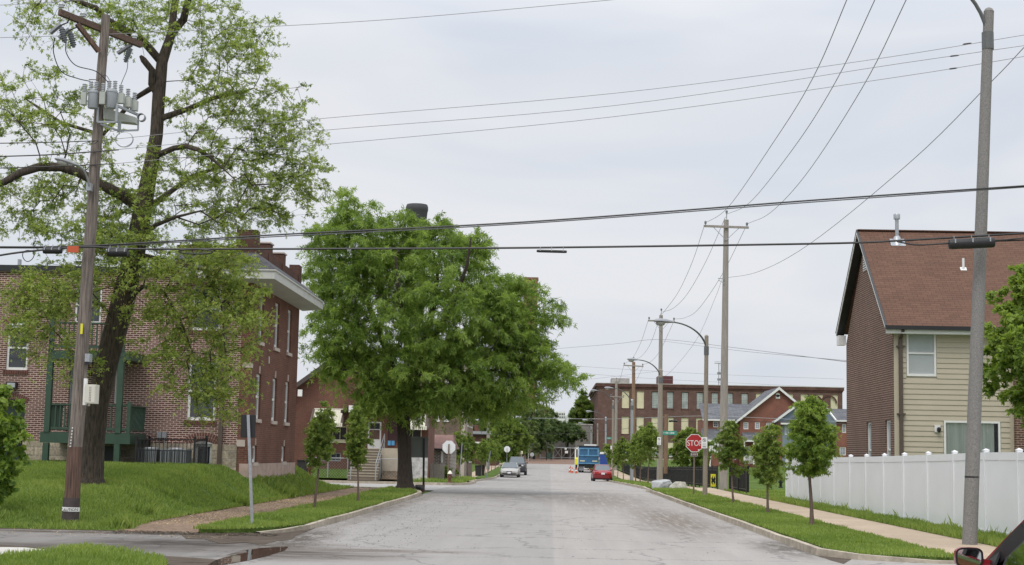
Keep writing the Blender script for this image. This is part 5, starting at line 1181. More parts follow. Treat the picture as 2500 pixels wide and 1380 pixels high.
    mb = MB(); mb.bar((X(1733), y3 - 2.4, 2.2), (X(1730), y3 - 2.6, .9), .1); mb.bar((X(1730), y3 - 2.6, .9), (X(1729), y3 - 3.4, .3), .08); part(mb, 'drain_pipe', M['white'], t)
    # second house peeking out on the right
    Y1 = 205.0; X2 = lambda px: P(px, 1100, Y1).x; t2 = empty('town_house', (X2(2050), Y1, .3), 'blue sided and brick town house half hidden behind the brick gable wall', 'house')
    zq = lambda px, py: P(px, py, Y1).z; a, b = X2(2042), X2(2110); e, r = zq(2045, 1026), zq(2045, 996)
    hh = [(X2(2056) - a, X2(2066) - a, zq(2060, 1057) - .3, zq(2060, 1036) - .3), (X2(2050) - a, X2(2065) - a, zq(2060, 1112) - .3, zq(2060, 1092) - .3)]
    mb = MB(); wall(mb, Vector((a, Y1, .3)), u, n, b - a, e - .3, hh, .1); part(mb, 'brick_wall', M['brick_town'], t2)
    for h in hh: window(t2, Vector((a, Y1, .3)), u, n, h, .1, .09, pane='glass_grey', mu=1, mv=1, rail=False)
    mb = MB(); xe = X2(2026); mb.quad((a, Y1, .3), (xe, Y1 + 8, .3), (xe, Y1 + 8, e), (a, Y1, e)); mb.quad((a, Y1, e), (xe, Y1 + 8, e), ((a + xe) / 2, Y1 + 4, r)); part(mb, 'blue_side', M['siding_blue'], t2)
    mb = MB(); mb.quad((a - .1, Y1 - .4, e), (b, Y1 - .4, e), (b, Y1 + 4, r), ((a + xe) / 2, Y1 + 4, r)); part(mb, 'roof', M['shingle_grey'], t2)
    mb = MB(); mb.bar((a - .1, Y1 - .42, e - .05), ((a + xe) / 2 - .1, Y1 + 3.9, r - .02), .15, .2); mb.bar((xe - .1, Y1 + 8, e - .05), ((a + xe) / 2 - .1, Y1 + 4, r), .15, .2); mb.box(a - .1, b, Y1 - .48, Y1 - .4, e - .2, e); sparts(mb, 'white_trim', M['white'], t2)
townhouse()

# ------------------------------------------------------------------ bungalow across the side street
def bungalow():
    Y0 = 91.0; s = F / Y0; X = lambda px: P(px, 1050, Y0).x; zz = lambda px, py: P(px, py, Y0).z
    t = empty('bungalow', (X(880), Y0, .1), 'dark red brick bungalow with cream striped awnings and concrete front steps', 'house')
    u = Vector((1, 0, 0)); n = Vector((0, -1, 0)); x0, x1 = X(700), X(1046)
    W1 = (X(776) - x0, X(848) - x0, zz(800, 1076) - .1, zz(800, 1040) - .1); DR = (X(898) - x0, X(931) - x0, zz(915, 1097) - .1, zz(915, 1030) - .1); W2 = (X(985) - x0, X(1030) - x0, zz(1000, 1078) - .1, zz(1000, 1045) - .1); BW = (X(786) - x0, X(834) - x0, zz(800, 1126) - .1, zz(800, 1105) - .1)
    gable(t, x0, x1, X(868), 5.1, 8.2, Y0, 5, 'brick_red', 'shingle_dk', over=.6, zb=.1, trim='trim_dk', holes=(W1, DR, W2, BW), nm='wall')
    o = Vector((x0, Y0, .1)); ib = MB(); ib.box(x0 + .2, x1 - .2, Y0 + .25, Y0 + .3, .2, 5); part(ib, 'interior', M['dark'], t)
    for i in range(2): pass
    window(t, o, u, n, W1, .12, .07, frame='cream', pane='glass', rail=False, mu=3, sill=.05, sillm='cream'); window(t, o, u, n, W2, .12, .07, frame='cream', rail=False, mu=1); window(t, o, u, n, BW, .12, .06, frame='grey_metal', rail=False, mu=3, pane='glass')
    mb = MB(); fbox(mb, o, u, n, DR[0], DR[1], DR[2], DR[3], .05, .1); d = part(mb, 'door', M['white'], t, label='white storm door with a brown upper panel'); mb = MB(); fbox(mb, o, u, n, DR[0] + .1, DR[1] - .1, DR[2] + .6, DR[2] + 1.15, .03, .048); part(mb, 'door_panel', M['wood_red'], d); mb = MB(); fbox(mb, o, u, n, DR[0] + .1, DR[1] - .1, DR[2] + 1.2, DR[3] - .08, .03, .048); part(mb, 'door_glass', M['glass'], d)
    # awnings
    def awn(xa, xb, zt, zb_, dep, lab):
        mb = MB(); k = int((xb - xa) / .12)
        for i in range(k):
            a = xa + (xb - xa) * i / k; b = a + (xb - xa) / k * .8
            mb.prism([(a, Y0 - .05, zt), (b, Y0 - .05, zt), (b, Y0 - dep, zb_ + .22), (a, Y0 - dep, zb_ + .22)], (0, 0, -.03))
            mb.box(a, b, Y0 - dep - .02, Y0 - dep, zb_, zb_ + .22)
        mb.prism([(xa, Y0 - .05, zt - .035), (xb, Y0 - .05, zt - .035), (xb, Y0 - dep, zb_ + .18), (xa, Y0 - dep, zb_ + .18)], (0, 0, -.01)); mb.box(xa - .02, xb + .02, Y0 - .08, Y0 - .003, zt + .003, zt + .06)
        a_ = part(mb, 'awning', M['awning'], t, label=lab); mb = MB()
        for x in (xa, xb): mb.prism([(x, Y0 - .04, zt), (x, Y0 - dep, zb_ + .2), (x, Y0 - dep, zb_), (x, Y0 - .04, zb_ + .2)], (.03, 0, 0)); mb.prism([(x - .12, Y0 - .045, zt + .02), (x + .03, Y0 - .045, zt + .02), (x + .03, Y0 - dep - .02, zb_ + .25), (x - .12, Y0 - dep - .02, zb_ + .25)], (0, 0, .015))
        sparts(mb, 'awning_side', M['awning_brown'], a_)
    awn(X(767), X(842), zz(800, 1000), zz(800, 1042), 1.1, 'cream striped metal awning'); awn(X(1000), X(1046), zz(1010, 1012), zz(1010, 1050), 1.0, 'cream awning behind the dense tree')
    # projecting porch gable rake and brackets
    mb = MB(); yr = Y0 - 1.4; L1 = [(X(838), zz(838, 1010)), (X(915), zz(915, 973)), (X(990), zz(990, 1005))]
    for (a, b) in zip(L1, L1[1:]): mb.prism([(a[0], yr, a[1]), (b[0], yr, b[1]), (b[0], yr, b[1] + .16), (a[0], yr, a[1] + .16)], (0, 1.4, 0))
    part(mb, 'porch_roof', M['shingle_dk'], t); mb = MB()
    for px, py in ((739, 962), (863, 1000), (914, 977)): mb.box(X(px) - .13, X(px) + .13, Y0 - 1.5, Y0 - 1.36, zz(px, py) - .2, zz(px, py) + .2)
    sparts(mb, 'bracket', M['white'], t)
    # steps with side walls and rails
    mb = MB(); sx0, sx1 = P(870, 1150, 88).x, P(926, 1150, 88).x; top = DR[2] + .1; k = 11; y1 = 86.2
    for i in range(k):
        zt = top - (top - .12) * i / k; ya = Y0 - 1.0 - (Y0 - 1.0 - y1) * i / k; w2 = .0 if i < 7 else .25
        mb.box(sx0 - w2, sx1 + w2 * .3, ya - .45, (Y0 - .002) if i == 0 else ya, .05, zt)
    st_ = part(mb, 'steps', M['riser'], t); mb = MB()
    for i in range(k):
        zt = top - (top - .12) * i / k; ya = Y0 - 1.0 - (Y0 - 1.0 - y1) * i / k; w2 = .0 if i < 7 else .25; mb = MB(); mb.box(sx0 - w2 - .01, sx1 + w2 * .3 + .01, ya - .48, ya - .1, zt + .003, zt + .045); part(mb, 'tread', M['pale_tan'], st_)
    mb = MB(); mb.box(P(931, 1150, 89).x, P(976, 1150, 89).x, Y0 - 2.0, Y0 - .004, .05, 1.9); part(mb, 'porch_base', M['pale_tan'], t)
    mb = MB()
    for x in (sx0 - .05, sx1 + .03):
        mb.tube([(x, y1 - .3, .1), (x, y1 - .3, 1.05), (x, Y0 - 1, top + .9), (x, Y0 - 1, top)], .03, 6); mb.tube([(x, y1 - .3, .6), (x, Y0 - 1, top + .45)], .02, 6)
    part(mb, 'handrail', M['galv'], t)
    mb = MB(); mb.box(X(948), X(972), Y0 - .06, Y0 - .005, 2.3, 5); part(mb, 'dark_porch_wall', M['brick_plum'], t); q = P(955, 1082, Y0 - .08); mb = MB()
    for i in range(2): mb.box(q.x - .2 + i * .22, q.x - .02 + i * .22, Y0 - .09, Y0 - .07, q.z - .14, q.z + .14)
    sparts(mb, 'blue_decoration', M['sky_blue'], t)
    mb = MB(); mb.box(X(768), X(846), Y0 + 2, Y0 + 4.5, 5, zz(800, 907)); mb.box(X(735), X(768), Y0 + 2.5, Y0 + 4.5, 5, zz(750, 930)); part(mb, 'roof_structure', M['red_brown2'], t)
M['riser'] = mat('step_riser', (.17, .145, .115), .9, .1, 3); M['shingle_dk'] = brick('shingle_dark_brown', (.06, .045, .04), (.045, .035, .032), (.03, .025, .022), bw=.3, bh=.14, bump=0); M['trim_dk'] = mat('dark_trim', (.07, .055, .05), .7, .1, 3); M['pale_tan'] = mat('tan_concrete', (.42, .37, .29), .85, .12, 2); M['sky_blue'] = mat('blue_paint', (.1, .35, .62), .5, .1, 3); M['red_brown2'] = mat('brown_wall', (.12, .065, .055), .8, .1, 2)
M['brick_plum'] = brick('brick_plum', (.075, .035, .038), (.06, .03, .033), (.07, .05, .05), ms=.008)
bungalow()

# neighbouring buildings down the left side
def tanhouse():
    Y0 = 118.0; X = lambda px: P(px, 1050, Y0).x; zz = lambda px, py: P(px, py, Y0).z
    t = empty('brick_flats', (X(1110), Y0, 0), 'tall tan brick flats with white trimmed bays behind the dense tree', 'building')
    x0, x1 = X(1015), X(1126); hs = [(X(1055) - x0, X(1071) - x0, 4.6, 6.2), (X(1084) - x0, X(1094) - x0, 4.6, 6.2), (X(1055) - x0, X(1071) - x0, 7.6, 9.2), (X(1084) - x0, X(1094) - x0, 7.6, 9.2)]
    mb = MB(); wall(mb, Vector((x0, Y0, -.4)), Vector((1, 0, 0)), Vector((0, -1, 0)), x1 - x0, 10.4, hs, .15); part(mb, 'wall', M['brick_tan'], t)
    for h in hs: window(t, Vector((x0, Y0, -.4)), Vector((1, 0, 0)), Vector((0, -1, 0)), h, .14, .08, pane='glass', sill=.06)
    o3 = Vector((x1, Y0, -.4)); h3 = [(1.5 + i * 3.2, 2.9 + i * 3.2, z, z + 1.7) for i in range(5) for z in (1.4, 4.4, 7.4)]
    mb = MB(); wall(mb, o3, Vector((0, 1, 0)), Vector((1, 0, 0)), 18, 10.4, h3, .15); mb.quad((x0, Y0, 10), (x1, Y0, 10), (x1, Y0 + 18, 10), (x0, Y0 + 18, 10)); part(mb, 'street_wall', M['brick_tan'], t)
    for h in h3: window(t, o3, Vector((0, 1, 0)), Vector((1, 0, 0)), h, .13, .12, pane='glass', sill=.06)
    mb = MB(); mb.box(x1 + .02, x1 + .3, Y0 - .3, Y0 + .1, -.4, 10.2); mb.box(x1 + .02, x1 + .3, Y0 + 2.9, Y0 + 3.2, -.4, 10.2); sparts(mb, 'white_pilaster', M['stone_light'], t)
tanhouse()
def garage():
    Y0 = 97.0; X = lambda px: P(px, 1110, Y0).x; zz = lambda px, py: P(px, py, Y0).z; x0, x1 = X(1040), X(1100)
    t = empty('garage', (x0, Y0, 0), 'small garage of speckled brick with brown shingle roof behind the white backed stop sign', 'garage')
    mb = MB(); mb.box(x0, x1, Y0, Y0 + 6, -.3, zz(1060, 1094)); part(mb, 'wall', M['brick_bw'], t)
    e, r = zz(1060, 1095), zz(1060, 1060); mb = MB(); mb.quad((x0 - .2, Y0 - .3, e), (x1 + .25, Y0 - .3, e), (x1 - .05, Y0 + 3, r), (x0 - .2, Y0 + 3, r)); mb.quad((x1 + .2, Y0, e), (x1 + .2, Y0 + 6, e), (x1 - .05, Y0 + 3, r)); part(mb, 'roof', M['shingle_brown'], t)
    mb = MB(); mb.box(x0 - .2, x1 + .25, Y0 - .34, Y0 - .3, e - .14, e - .0); part(mb, 'gutter', M['fascia_black'], t)
    mb = MB(); mb.box(X(1077), X(1082), Y0 - .08, Y0 - .003, zz(1080, 1130), e - .15); part(mb, 'white_post', M['white'], t)
garage()
def lowshop():
    Y0 = 215.0; X = lambda px: P(px, 1080, Y0).x; zz = lambda px, py: P(px, py, Y0).z; x0, x1 = X(1135), X(1212)
    t = empty('brick_shop', (x0, Y0, 0), 'low red brick building with grey roof edge and a square brick chimney', 'building')
    mb = MB(); mb.box(x0, x1, Y0, Y0 + 14, -.3, zz(1160, 1061)); part(mb, 'wall', M['brick_dark'], t)
    mb = MB(); mb.box(x0 - .4, x1 + .3, Y0 - .5, Y0 + 14, zz(1160, 1060), zz(1160, 1053)); part(mb, 'roof', M['metal_roof'], t)
    mb = MB(); mb.box(X(1155), X(1168), Y0 + 3, Y0 + 4, 4, zz(1160, 1037)); part(mb, 'chimney', M['brick_plain'], t)
    mb = MB(); mb.box(X(1160), x1, Y0 - .3, Y0 - .003, zz(1170, 1083), zz(1170, 1079)); part(mb, 'canopy', M['white'], t)
lowshop()

# industrial skyline
def skyline():
    q = P(1002, 1103, 350); r = 2.15; zt = P(1002, 500, 350).z
    mb = MB(); mb.lathe((q.x, 350, 1), [(r * 1.02, 0), (r * .95, zt - 10), (r * 1.02, zt - 6), (r * 1.17, zt - 2.6), (r * 1.22, zt - 2.4), (r * 1.22, zt - 1.6), (r * 1.12, zt - 1.0), (r * .8, zt - .9)], 28)
    t = mb.build('smokestack', M['stack'], smooth=True); tag(t, 'dark round smokestack rising behind the dense tree', 'smokestack')
    a, b = P(1273, 1000, 320), P(1307, 1000, 320); zt = P(1300, 683, 320).z; t = empty('brick_chimney', (a.x, 320, 1), 'square tan brick tower behind the right edge of the dense tree', 'tower')
    mb = MB(); mb.box(a.x, b.x, 320, 323, 0, zt); part(mb, 'shaft', M['chimney'], t); mb = MB(); mb.box(a.x - .15, b.x + .15, 319.85, 323.15, zt + .003, zt + .5); part(mb, 'cap', M['chimney'], t)
    def lattice(px, ytop, Y, w_, lab, arm=False):
        c = P(px, 1100, Y); zt = P(px, ytop, Y).z; t = empty('lattice_mast', (c.x, Y, 1), lab, 'mast', 'lattice masts'); mb = MB(); n = int((zt - 1) / (w_ * 1.4))
        for sx in (-1, 1):
            for sy in (-1, 1): mb.tube([(c.x + sx * w_ / 2, Y + sy * w_ / 2, 1), (c.x + sx * w_ / 2, Y + sy * w_ / 2, zt)], .06, 4)
        for i in range(n):
            z0 = 1 + (zt - 1) * i / n; z1 = 1 + (zt - 1) * (i + 1) / n; s = 1 if i % 2 else -1
            mb.tube([(c.x - s * w_ / 2, Y - w_ / 2, z0), (c.x + s * w_ / 2, Y - w_ / 2, z1)], .04, 4)
        part(mb, 'mast', M['rust'] if not arm else M['grey_metal'], t)
        if arm:
            mb = MB(); mb.box(c.x - 1.6, c.x + .6, Y - .5, Y + .5, zt - .1, zt); mb.box(c.x - 1.6, c.x + .6, Y - .5, Y - .45, zt + .45, zt + .5)
            for i in range(7): mb.box(c.x - 1.6 + i * .35, c.x - 1.55 + i * .35, Y - .5, Y - .45, zt, zt + .5)
            for dz in (2.5, 4.2): mb.box(c.x - .9, c.x + .4, Y - .4, Y, zt - dz - .6, zt - dz)
            part(mb, 'platform', M['grey_metal'], t)
    lattice(1326, 800, 322, 1.2, 'thin lattice mast right of the tan brick tower'); lattice(1758, 887, 420, .9, 'mast with platform above the factory roof beside the utility pole', True)
    Y0 = 312; mb = MB(); a, b = P(1278, 1100, Y0).x, P(1447, 1100, Y0).x; mb.box(a - 14, b, Y0, Y0 + 1, .6, P(1400, 1038, Y0).z); t = empty('retaining_wall', (a, Y0, .6), 'long dark concrete retaining wall closing the street end', 'wall'); part(mb, 'wall', M['retain'], t)
    mb = MB(); mb.box(a - 14, b, Y0 - .1, Y0 + 1.1, P(1400, 1038, Y0).z + .003, P(1400, 1036, Y0).z + .1); part(mb, 'coping', M['pale_concrete'], t)
    mb = MB(); mb.box(P(1405, 1050, Y0).x, b, Y0 - .2, Y0 - .003, .6, P(1400, 1040, Y0).z); part(mb, 'pale_panel', M['retain_pale'], t)
    mb = MB(); mb.box(a - 14, b, 306, 306.4, .6, 3.0); tag(mb.build('brick_wall', M['brick_low']), 'low reddish wall behind the gate and grass bank', 'wall')
    Y0 = 640; X = lambda px: P(px, 1010, Y0).x; zt = P(1370, 1005, Y0).z; t = empty('white_office', (X(1370), Y0, 0), 'distant white building with rows of dark windows above the retaining wall', 'building')
    mb = MB(); mb.box(X(1342), X(1380), Y0, Y0 + 20, 0, zt); mb.box(X(1381), X(1404), Y0 + 5, Y0 + 20, 0, zt - 1.5); part(mb, 'wall', M['white'], t); 
    mb = MB()
    for r in range(2):
        for i in range(9): x = X(1343.5 + i * 4.1); mb.box(x, x + .42, Y0 - .1, Y0 - .003, zt - 1.5 - r * 1.3, zt - .7 - r * 1.3)
    part(mb, 'windows', M['glass'], t)
M['retain_pale'] = mat('pale_retaining', (.26, .24, .22), .9, .15, 1); M['brick_low'] = mat('low_red_wall', (.20, .14, .115), .9, .15, 1)
skyline()
def gate():
    Y0 = 297; X = lambda px: P(px, 1105, Y0).x; z0 = zr(Y0) + .02; zt = P(1360, 1092, Y0).z; t = empty('chainlink_gate', (X(1340), Y0, z0), 'grey pipe frame double gate across the street end', 'gate'); mb = MB()
    for px in (1319, 1350, 1352, 1371, 1392): mb.tube([(X(px), Y0, z0 - .1), (X(px), Y0, zt)], .06, 6)
    mb.tube([(X(1319), Y0, zt), (X(1408), Y0, P(1408, 1095, Y0).z)], .07, 6); mb.tube([(X(1319), Y0, z0 + .3), (X(1408), Y0, z0 + .3)], .05, 6)
    for a, b in ((1353, 1371), (1371, 1353), (1372, 1391), (1391, 1408)): mb.tube([(X(a), Y0, z0 + .3), (X(b), Y0, zt - .1)], .035, 5)
    part(mb, 'frame', M['galv'], t); mb = MB()
    for px, py, w_ in ((1346, 1096, .2), (1381, 1096, .2), (1383, 1104, .3)): q = P(px, py, Y0 - .1); mb.box(q.x - w_, q.x + w_, Y0 - .12, Y0 - .08, q.z - w_ * .8, q.z + w_ * .8)
    sparts(mb, 'notice', M['white_sign'], t)
    for px, lab in ((1339, 'green bollard frame left of the gate'),):
        q = P(px, 1122, 280); t = empty('cabinet', (q.x, 280, zr(280)), lab, 'cabinet'); mb = MB(); mb.box(q.x - .35, q.x + .45, 280, 280.4, zr(280) + .3, zr(280) + 1.4); part(mb, 'box', M['green_paint'], t); mb = MB(); mb.box(q.x - .4, q.x - .3, 280, 280.1, zr(280), zr(280) + 1.5); mb.box(q.x + .42, q.x + .52, 280, 280.1, zr(280), zr(280) + 1.5); part(mb, 'legs', M['black'], t)
    picket('iron_fence', [Vector((X(1300), 285, zr(285))), Vector((X(1334), 285, zr(285)))], 1.5, 'black fence on the grass bank left of the gate', 'fence', gap=.25, group='black picket fences')
    # flagpole
    q = P(1290, 1100, 270); zt = P(1290, 1018, 270).z; t = empty('flagpole', (q.x, 270, zr(270)), 'white flagpole with a limp striped flag', 'flagpole'); mb = MB(); mb.tube([(q.x, 270, zr(270)), (q.x, 270, zt)], .06, 6); part(mb, 'pole', M['white'], t)
    mb = MB()
    for i in range(9):
        z1 = zt - .2 - i * .2; mb.box(q.x + .05, q.x + .30 + .03 * i, 269.95, 270.05, z1 - .1, z1) if i else None
    f = part(mb, 'flag', M['lamp_red'], t); mb = MB()
    for i in range(9): z1 = zt - .2 - i * .2; mb.box(q.x + .05, q.x + .28 + .03 * i, 269.95, 270.05, z1 - .2, z1 - .102)
    part(mb, 'white_stripes', M['white'], f); mb = MB(); mb.box(q.x + .04, q.x + .26, 269.94, 270.06, zt - .9, zt - .15); part(mb, 'canton', M['portable_blue'], f)
gate()
# ------------------------------------------------------------------ poles, lamps, wires
def crv(pts, n=24):
    """smooth curve through pixel points (px, py, Y)"""
    W = [P(*p) for p in pts]
    if len(W) == 2: return [W[0].lerp(W[1], i / n) for i in range(n + 1)]
    out = []
    for i in range(len(W) - 1):
        p0 = W[i - 1] if i else W[0] * 2 - W[1]; p1, p2 = W[i], W[i + 1]; p3 = W[i + 2] if i + 2 < len(W) else W[-1] * 2 - W[-2]
        for k in range(max(6, n // (len(W) - 1))):
            t = k / max(6, n // (len(W) - 1)); out.append(.5 * ((2 * p1) + (p2 - p0) * t + (2 * p0 - 5 * p1 + 4 * p2 - p3) * t * t + (3 * p1 - p0 - 3 * p2 + p3) * t ** 3))
    out.append(W[-1]); return out
def wire(pts, r, label, m='alu', name='overhead_wire', n=30, group='overhead wires', cat='wire'):
    c = crv(pts, n)
    off = lambda q: q[0] > 2520 or q[0] < -20 or q[1] < -5   # runs on past the frame, so carry it on to where its next pole would be
    if off(pts[-1]): d = (c[-1] - c[-3]).normalized(); c += [c[-1] + d * k for k in (4, 9, 15)]
    if off(pts[0]): d = (c[0] - c[2]).normalized(); c = [c[0] + d * k for k in (15, 9, 4)] + c
    mb = MB(); mb.tube(c, r, 5); o = mb.build(name, M[m], smooth=True); return tag(o, label, cat, group)
def bushing(c, r, h, n=5):
    """ribbed porcelain insulator profile standing on c"""
    pr = [(r * .5, 0)]
    for i in range(n): z = h * (i + .2) / n; pr += [(r * .5, z), (r, z + h * .06), (r * .95, z + h * .10), (r * .5, z + h * .15)]
    return pr + [(r * .5, h), (r * .3, h * 1.02)]
def big_pole():
    Y = 32.0; b = P(170, 1290, Y); tp = P(258, 38, Y); t = empty('utility_pole', b, 'weathered wooden utility pole with transformer cans at the left by the alley', 'utility pole')
    L_ = lambda s: b.lerp(tp, s); mb = MB(); K = 26; pts = [L_(i / K) + Vector((.008 * math.sin(i * 1.3), 0, -.15 if i == 0 else 0)) for i in range(K + 1)]; rr = [.165 - .07 * i / K for i in range(K + 1)]
    mb.tube(pts[3:], rr[3:], 20); pl = part(mb, 'pole', M['wood_pole'], t, smooth=True); mb = MB(); mb.tube(pts[:5], [r + .002 for r in rr[:5]], 20); part(mb, 'stained_foot', M['wood_red'], t, smooth=True)
    fr = lambda y: (1290 - y) / (1290 - 38.0)
    mb = MB(); mb.tube([L_(fr(1280) - .004), L_(fr(1218))], .178, 20); w_ = part(mb, 'pole_wrap', M['red_brown3'], t, smooth=True)
    mb = MB(); c0, c1 = L_(fr(1250)), L_(fr(1240)); mb.tube([c0, c1], .186, 20); tp_ = part(mb, 'caution_tape', M['white_sign'], t, smooth=True)
    text('CAUTION', c0 + Vector((-.16, -.19, .005)), .085, M['black'], tp_, rot=(R(90), R(-2), 0), wscale=.95)
    # cross arm and brace
    A = P(145, 30, 31.15); B = P(345, 110, 32.85); mb = MB(); mb.bar(A, B, .10, .13); ca = part(mb, 'crossarm', M['wood_beam'], t)
    mb = MB(); mb.bar(P(188, 58, 31.5), P(241, 126, 31.85), .09, .09); part(mb, 'brace', M['wood_red'], t)
    for (x, y, yy) in ((150, 24, 31.2), (203, 46, 31.6), (328, 100, 32.7)):
        q = P(x, y, yy) + Z * .02; mb = MB(); mb.lathe(q, [(.02, -.1), (.02, .02), (.06, .03), (.055, .07), (.075, .08), (.06, .13), (.03, .15)], 12); part(mb, 'insulator', M['insul'], t, smooth=True)
    for (x, y, yy, dx) in ((150, 68, 31.2, -1), (171, 80, 31.5, -1), (318, 118, 32.7, 1)):
        q = P(x, y, yy); mb = MB(); d = Vector((.10 * dx * -1, 0, -.32)); mb.tube([q, q + d * .3, q + d], [.05, .055, .035], 10)
        for i in range(6): c = q + d * (.15 + i * .14); mb.tube([c - d * .015, c + d * .015], .068, 10)
        co = part(mb, 'cutout', M['wire_grey'], t); mb = MB()
        for i in range(7): a = q + Vector((-dx * -.02, -.05 + i * .02, .08)); mb.bar(a, a + Vector((dx * .22 if dx < 0 else -.3, 0, -.20)), .012, .05)
        part(mb, 'cover', M['grey_metal'], co); mb = MB(); mb.tube([q + Z * .06, q + Vector((.12, .02, .12)), q + Vector((.16, .02, .25))], .015, 6); part(mb, 'hanger', M['black'], co)
    # cans with bushings, capacitor boxes on a rack
    def can(px, py, Yd, r, h, m='tank', nb=2, box=False, nm='transformer'):
        q = P(px, py, Yd); mb = MB()
        if box: mb.box(q.x - r, q.x + r, q.y - r * .9, q.y + r * .9, q.z, q.z + h)
        else: mb.lathe(q, [(r * .9, 0), (r, .02), (r, h * .82), (r * 1.07, h * .83), (r * 1.07, h * .92), (r * .85, h)], 20)
        c = part(mb, nm, M[m], t, smooth=not box)
        for i in range(nb):
            bx = q + Vector(((i - (nb - 1) / 2) * r * 1.1, 0, h)); mb = MB(); mb.lathe(bx, bushing(bx, .052, .19), 12); part(mb, 'bushing', M['insul'], c, smooth=True)
    can(226, 265, 31.7, .105, .40); can(271, 265, 31.8, .115, .42)
    can(204, 256, 31.6, .055, .27, 'ac_grey2', 1, True, 'recloser_box'); can(250, 255, 31.7, .06, .27, 'ac_grey2', 1, True, 'recloser_box')
    for i, (x, y) in enumerate(((294, 253), (311, 262), (327, 271))): can(x, y, 31.9 + i * .15, .075, .22, 'ac_grey2', 1, True, 'capacitor')
    a, b2 = P(250, 300, 31.9), P(330, 302, 32.4); mb = MB(); mb.prism([P(252, 262, 31.9), P(330, 286, 32.5), P(330, 300, 32.5), P(290, 296, 32.2), P(252, 290, 31.9)], (0, .28, 0)); part(mb, 'tank', M['ac_grey2'], t)
    mb = MB(); mb.bar(P(285, 258, 31.75), P(340, 282, 32.3), .05, .05); mb.bar(P(286, 258, 31.75), P(284, 298, 31.75), .05, .05); mb.bar(P(238, 298, 31.75), P(286, 298, 31.75), .03, .04); mb.bar(P(239, 262, 31.75), P(238, 298, 31.75), .04, .04); mb.bar(P(338, 282, 32.3), P(337, 318, 32.3), .03, .04); mb.bar(P(245, 303, 31.9), P(290, 320, 32.0), .03, .04); mb.bar(P(288, 320, 32.0), P(337, 318, 32.3), .03, .04); mb.bar(P(292, 296, 31.9), P(291, 320, 31.95), .06, .06)
    part(mb, 'rack', M['tank'], t); q = P(345, 287, 32.2); mb = MB(); mb.lathe(q - Vector((0, .05, 0)), [(.075, 0), (.09, .0), (.09, .12), (.075, .12)], 18, axis='y', cap=False); part(mb, 'vent_ring', M['grey_metal'], t)
    mb = MB(); C0 = P(303, 340, 31.9); 
    for k in range(3): mb.tube([C0 + Vector((.19 * math.cos(j * PI / 10), .02 * k, (.155 + .008 * k) * math.sin(j * PI / 10))) for j in range(21)], .007, 5, cap=False)
    part(mb, 'cable_coil', M['galv'], t)
    mb = MB()
    mb.tube(crv([(133, 92, 31.3), (131, 130, 31.4), (150, 175, 31.6), (190, 192, 31.7), (226, 200, 31.7)], 24), .011, 5); mb.tube(crv([(161, 102, 31.5), (162, 130, 31.5), (185, 160, 31.6), (235, 175, 31.7), (268, 205, 31.8)], 24), .011, 5)
    mb.tube(crv([(312, 148, 32.6), (310, 170, 32.5), (300, 195, 32), (292, 215, 31.9)], 16), .008, 5); mb.tube(crv([(233, 208, 31.7), (245, 190, 31.7), (258, 184, 31.75), (270, 200, 31.8)], 14), .006, 4)
    mb.tube(crv([(240, 345, 31.8), (228, 352, 31.8), (215, 348, 31.8), (200, 352, 31.8)], 12), .008, 4)
    sparts(mb, 'jumper_wire', M['cable'], t)
    # small fixings: tags, boxes, conduit
    mb = MB(); q = P(227, 963, 31.8); mb.box(q.x - .115, q.x + .115, 31.6, 31.85, q.z - .2, q.z + .2); bx = part(mb, 'terminal_box', M['cream_box'], t); mb = MB(); mb.box(q.x - .10, q.x + .10, 31.59, 31.598, q.z - .18, q.z + .18); mb.lathe((q.x - .05, 31.72, q.z - .25), [(.025, 0), (.025, .06)], 8); part(mb, 'door', M['cream_box'], bx); mb = MB()
    for i in range(9):
        for j in range(2): mb.box(q.x - .015 + j * .025, q.x - .005 + j * .025, 31.584, 31.589, q.z - .15 + i * .035, q.z - .135 + i * .035)
    part(mb, 'vent_slots', M['black'], bx)
    mb = MB(); q = P(209, 957, 31.85); mb.box(q.x - .03, q.x + .03, 31.78, 31.88, q.z - .28, q.z + .28); part(mb, 'conduit', M['white'], t)
    mb = MB(); q = P(216, 877, 31.85); mb.box(q.x - .05, q.x + .05, 31.75, 31.95, q.z - .06, q.z + .11); part(mb, 'meter', M['galv'], t); mb = MB(); mb.box(q.x - .045, q.x + .045, 31.76, 31.94, q.z - .12, q.z - .062); part(mb, 'meter_base', M['black'], t)
    mb = MB(); q = P(199, 803, 31.82); mb.box(q.x - .025, q.x + .025, q.y, q.y + .012, q.z - .11, q.z + .11); part(mb, 'yellow_tag', M['yellow'], t)
    mb = MB()
    for i in range(7): q = P(177 - i * .9, 1045 + i * 7.5, 31.8); mb.lathe(q, [(.014, -.012), (.014, .012)], 6, axis='y')
    part(mb, 'nail_heads', M['white'], t)
    mb = MB()
    for i in range(9):
        s_ = .15 + i * .09; q = L_(s_); sd = 1 if i % 2 else -1; mb.tube([q, q + Vector((sd * .26, -.03, .0))], .009, 5)
    part(mb, 'climbing_steps', M['black'], t)
    # cobra head lamp on the pole
    arm = crv([(219, 462, 31.75), (213, 435, 31.6), (203, 415, 31.4), (190, 403, 31.2)], 14); mb = MB(); mb.tube(arm, .022, 8); mb.box(*(lambda q: (q.x - .05, q.x + .05, 31.7, 31.85, q.z - .08, q.z + .08))(P(219, 458, 31.8))); lm = part(mb, 'lamp_arm', M['galv'], t, smooth=True)
    cobra(P(191, 404, 31.2), Vector((-1, -.55, .22)), .5, t)
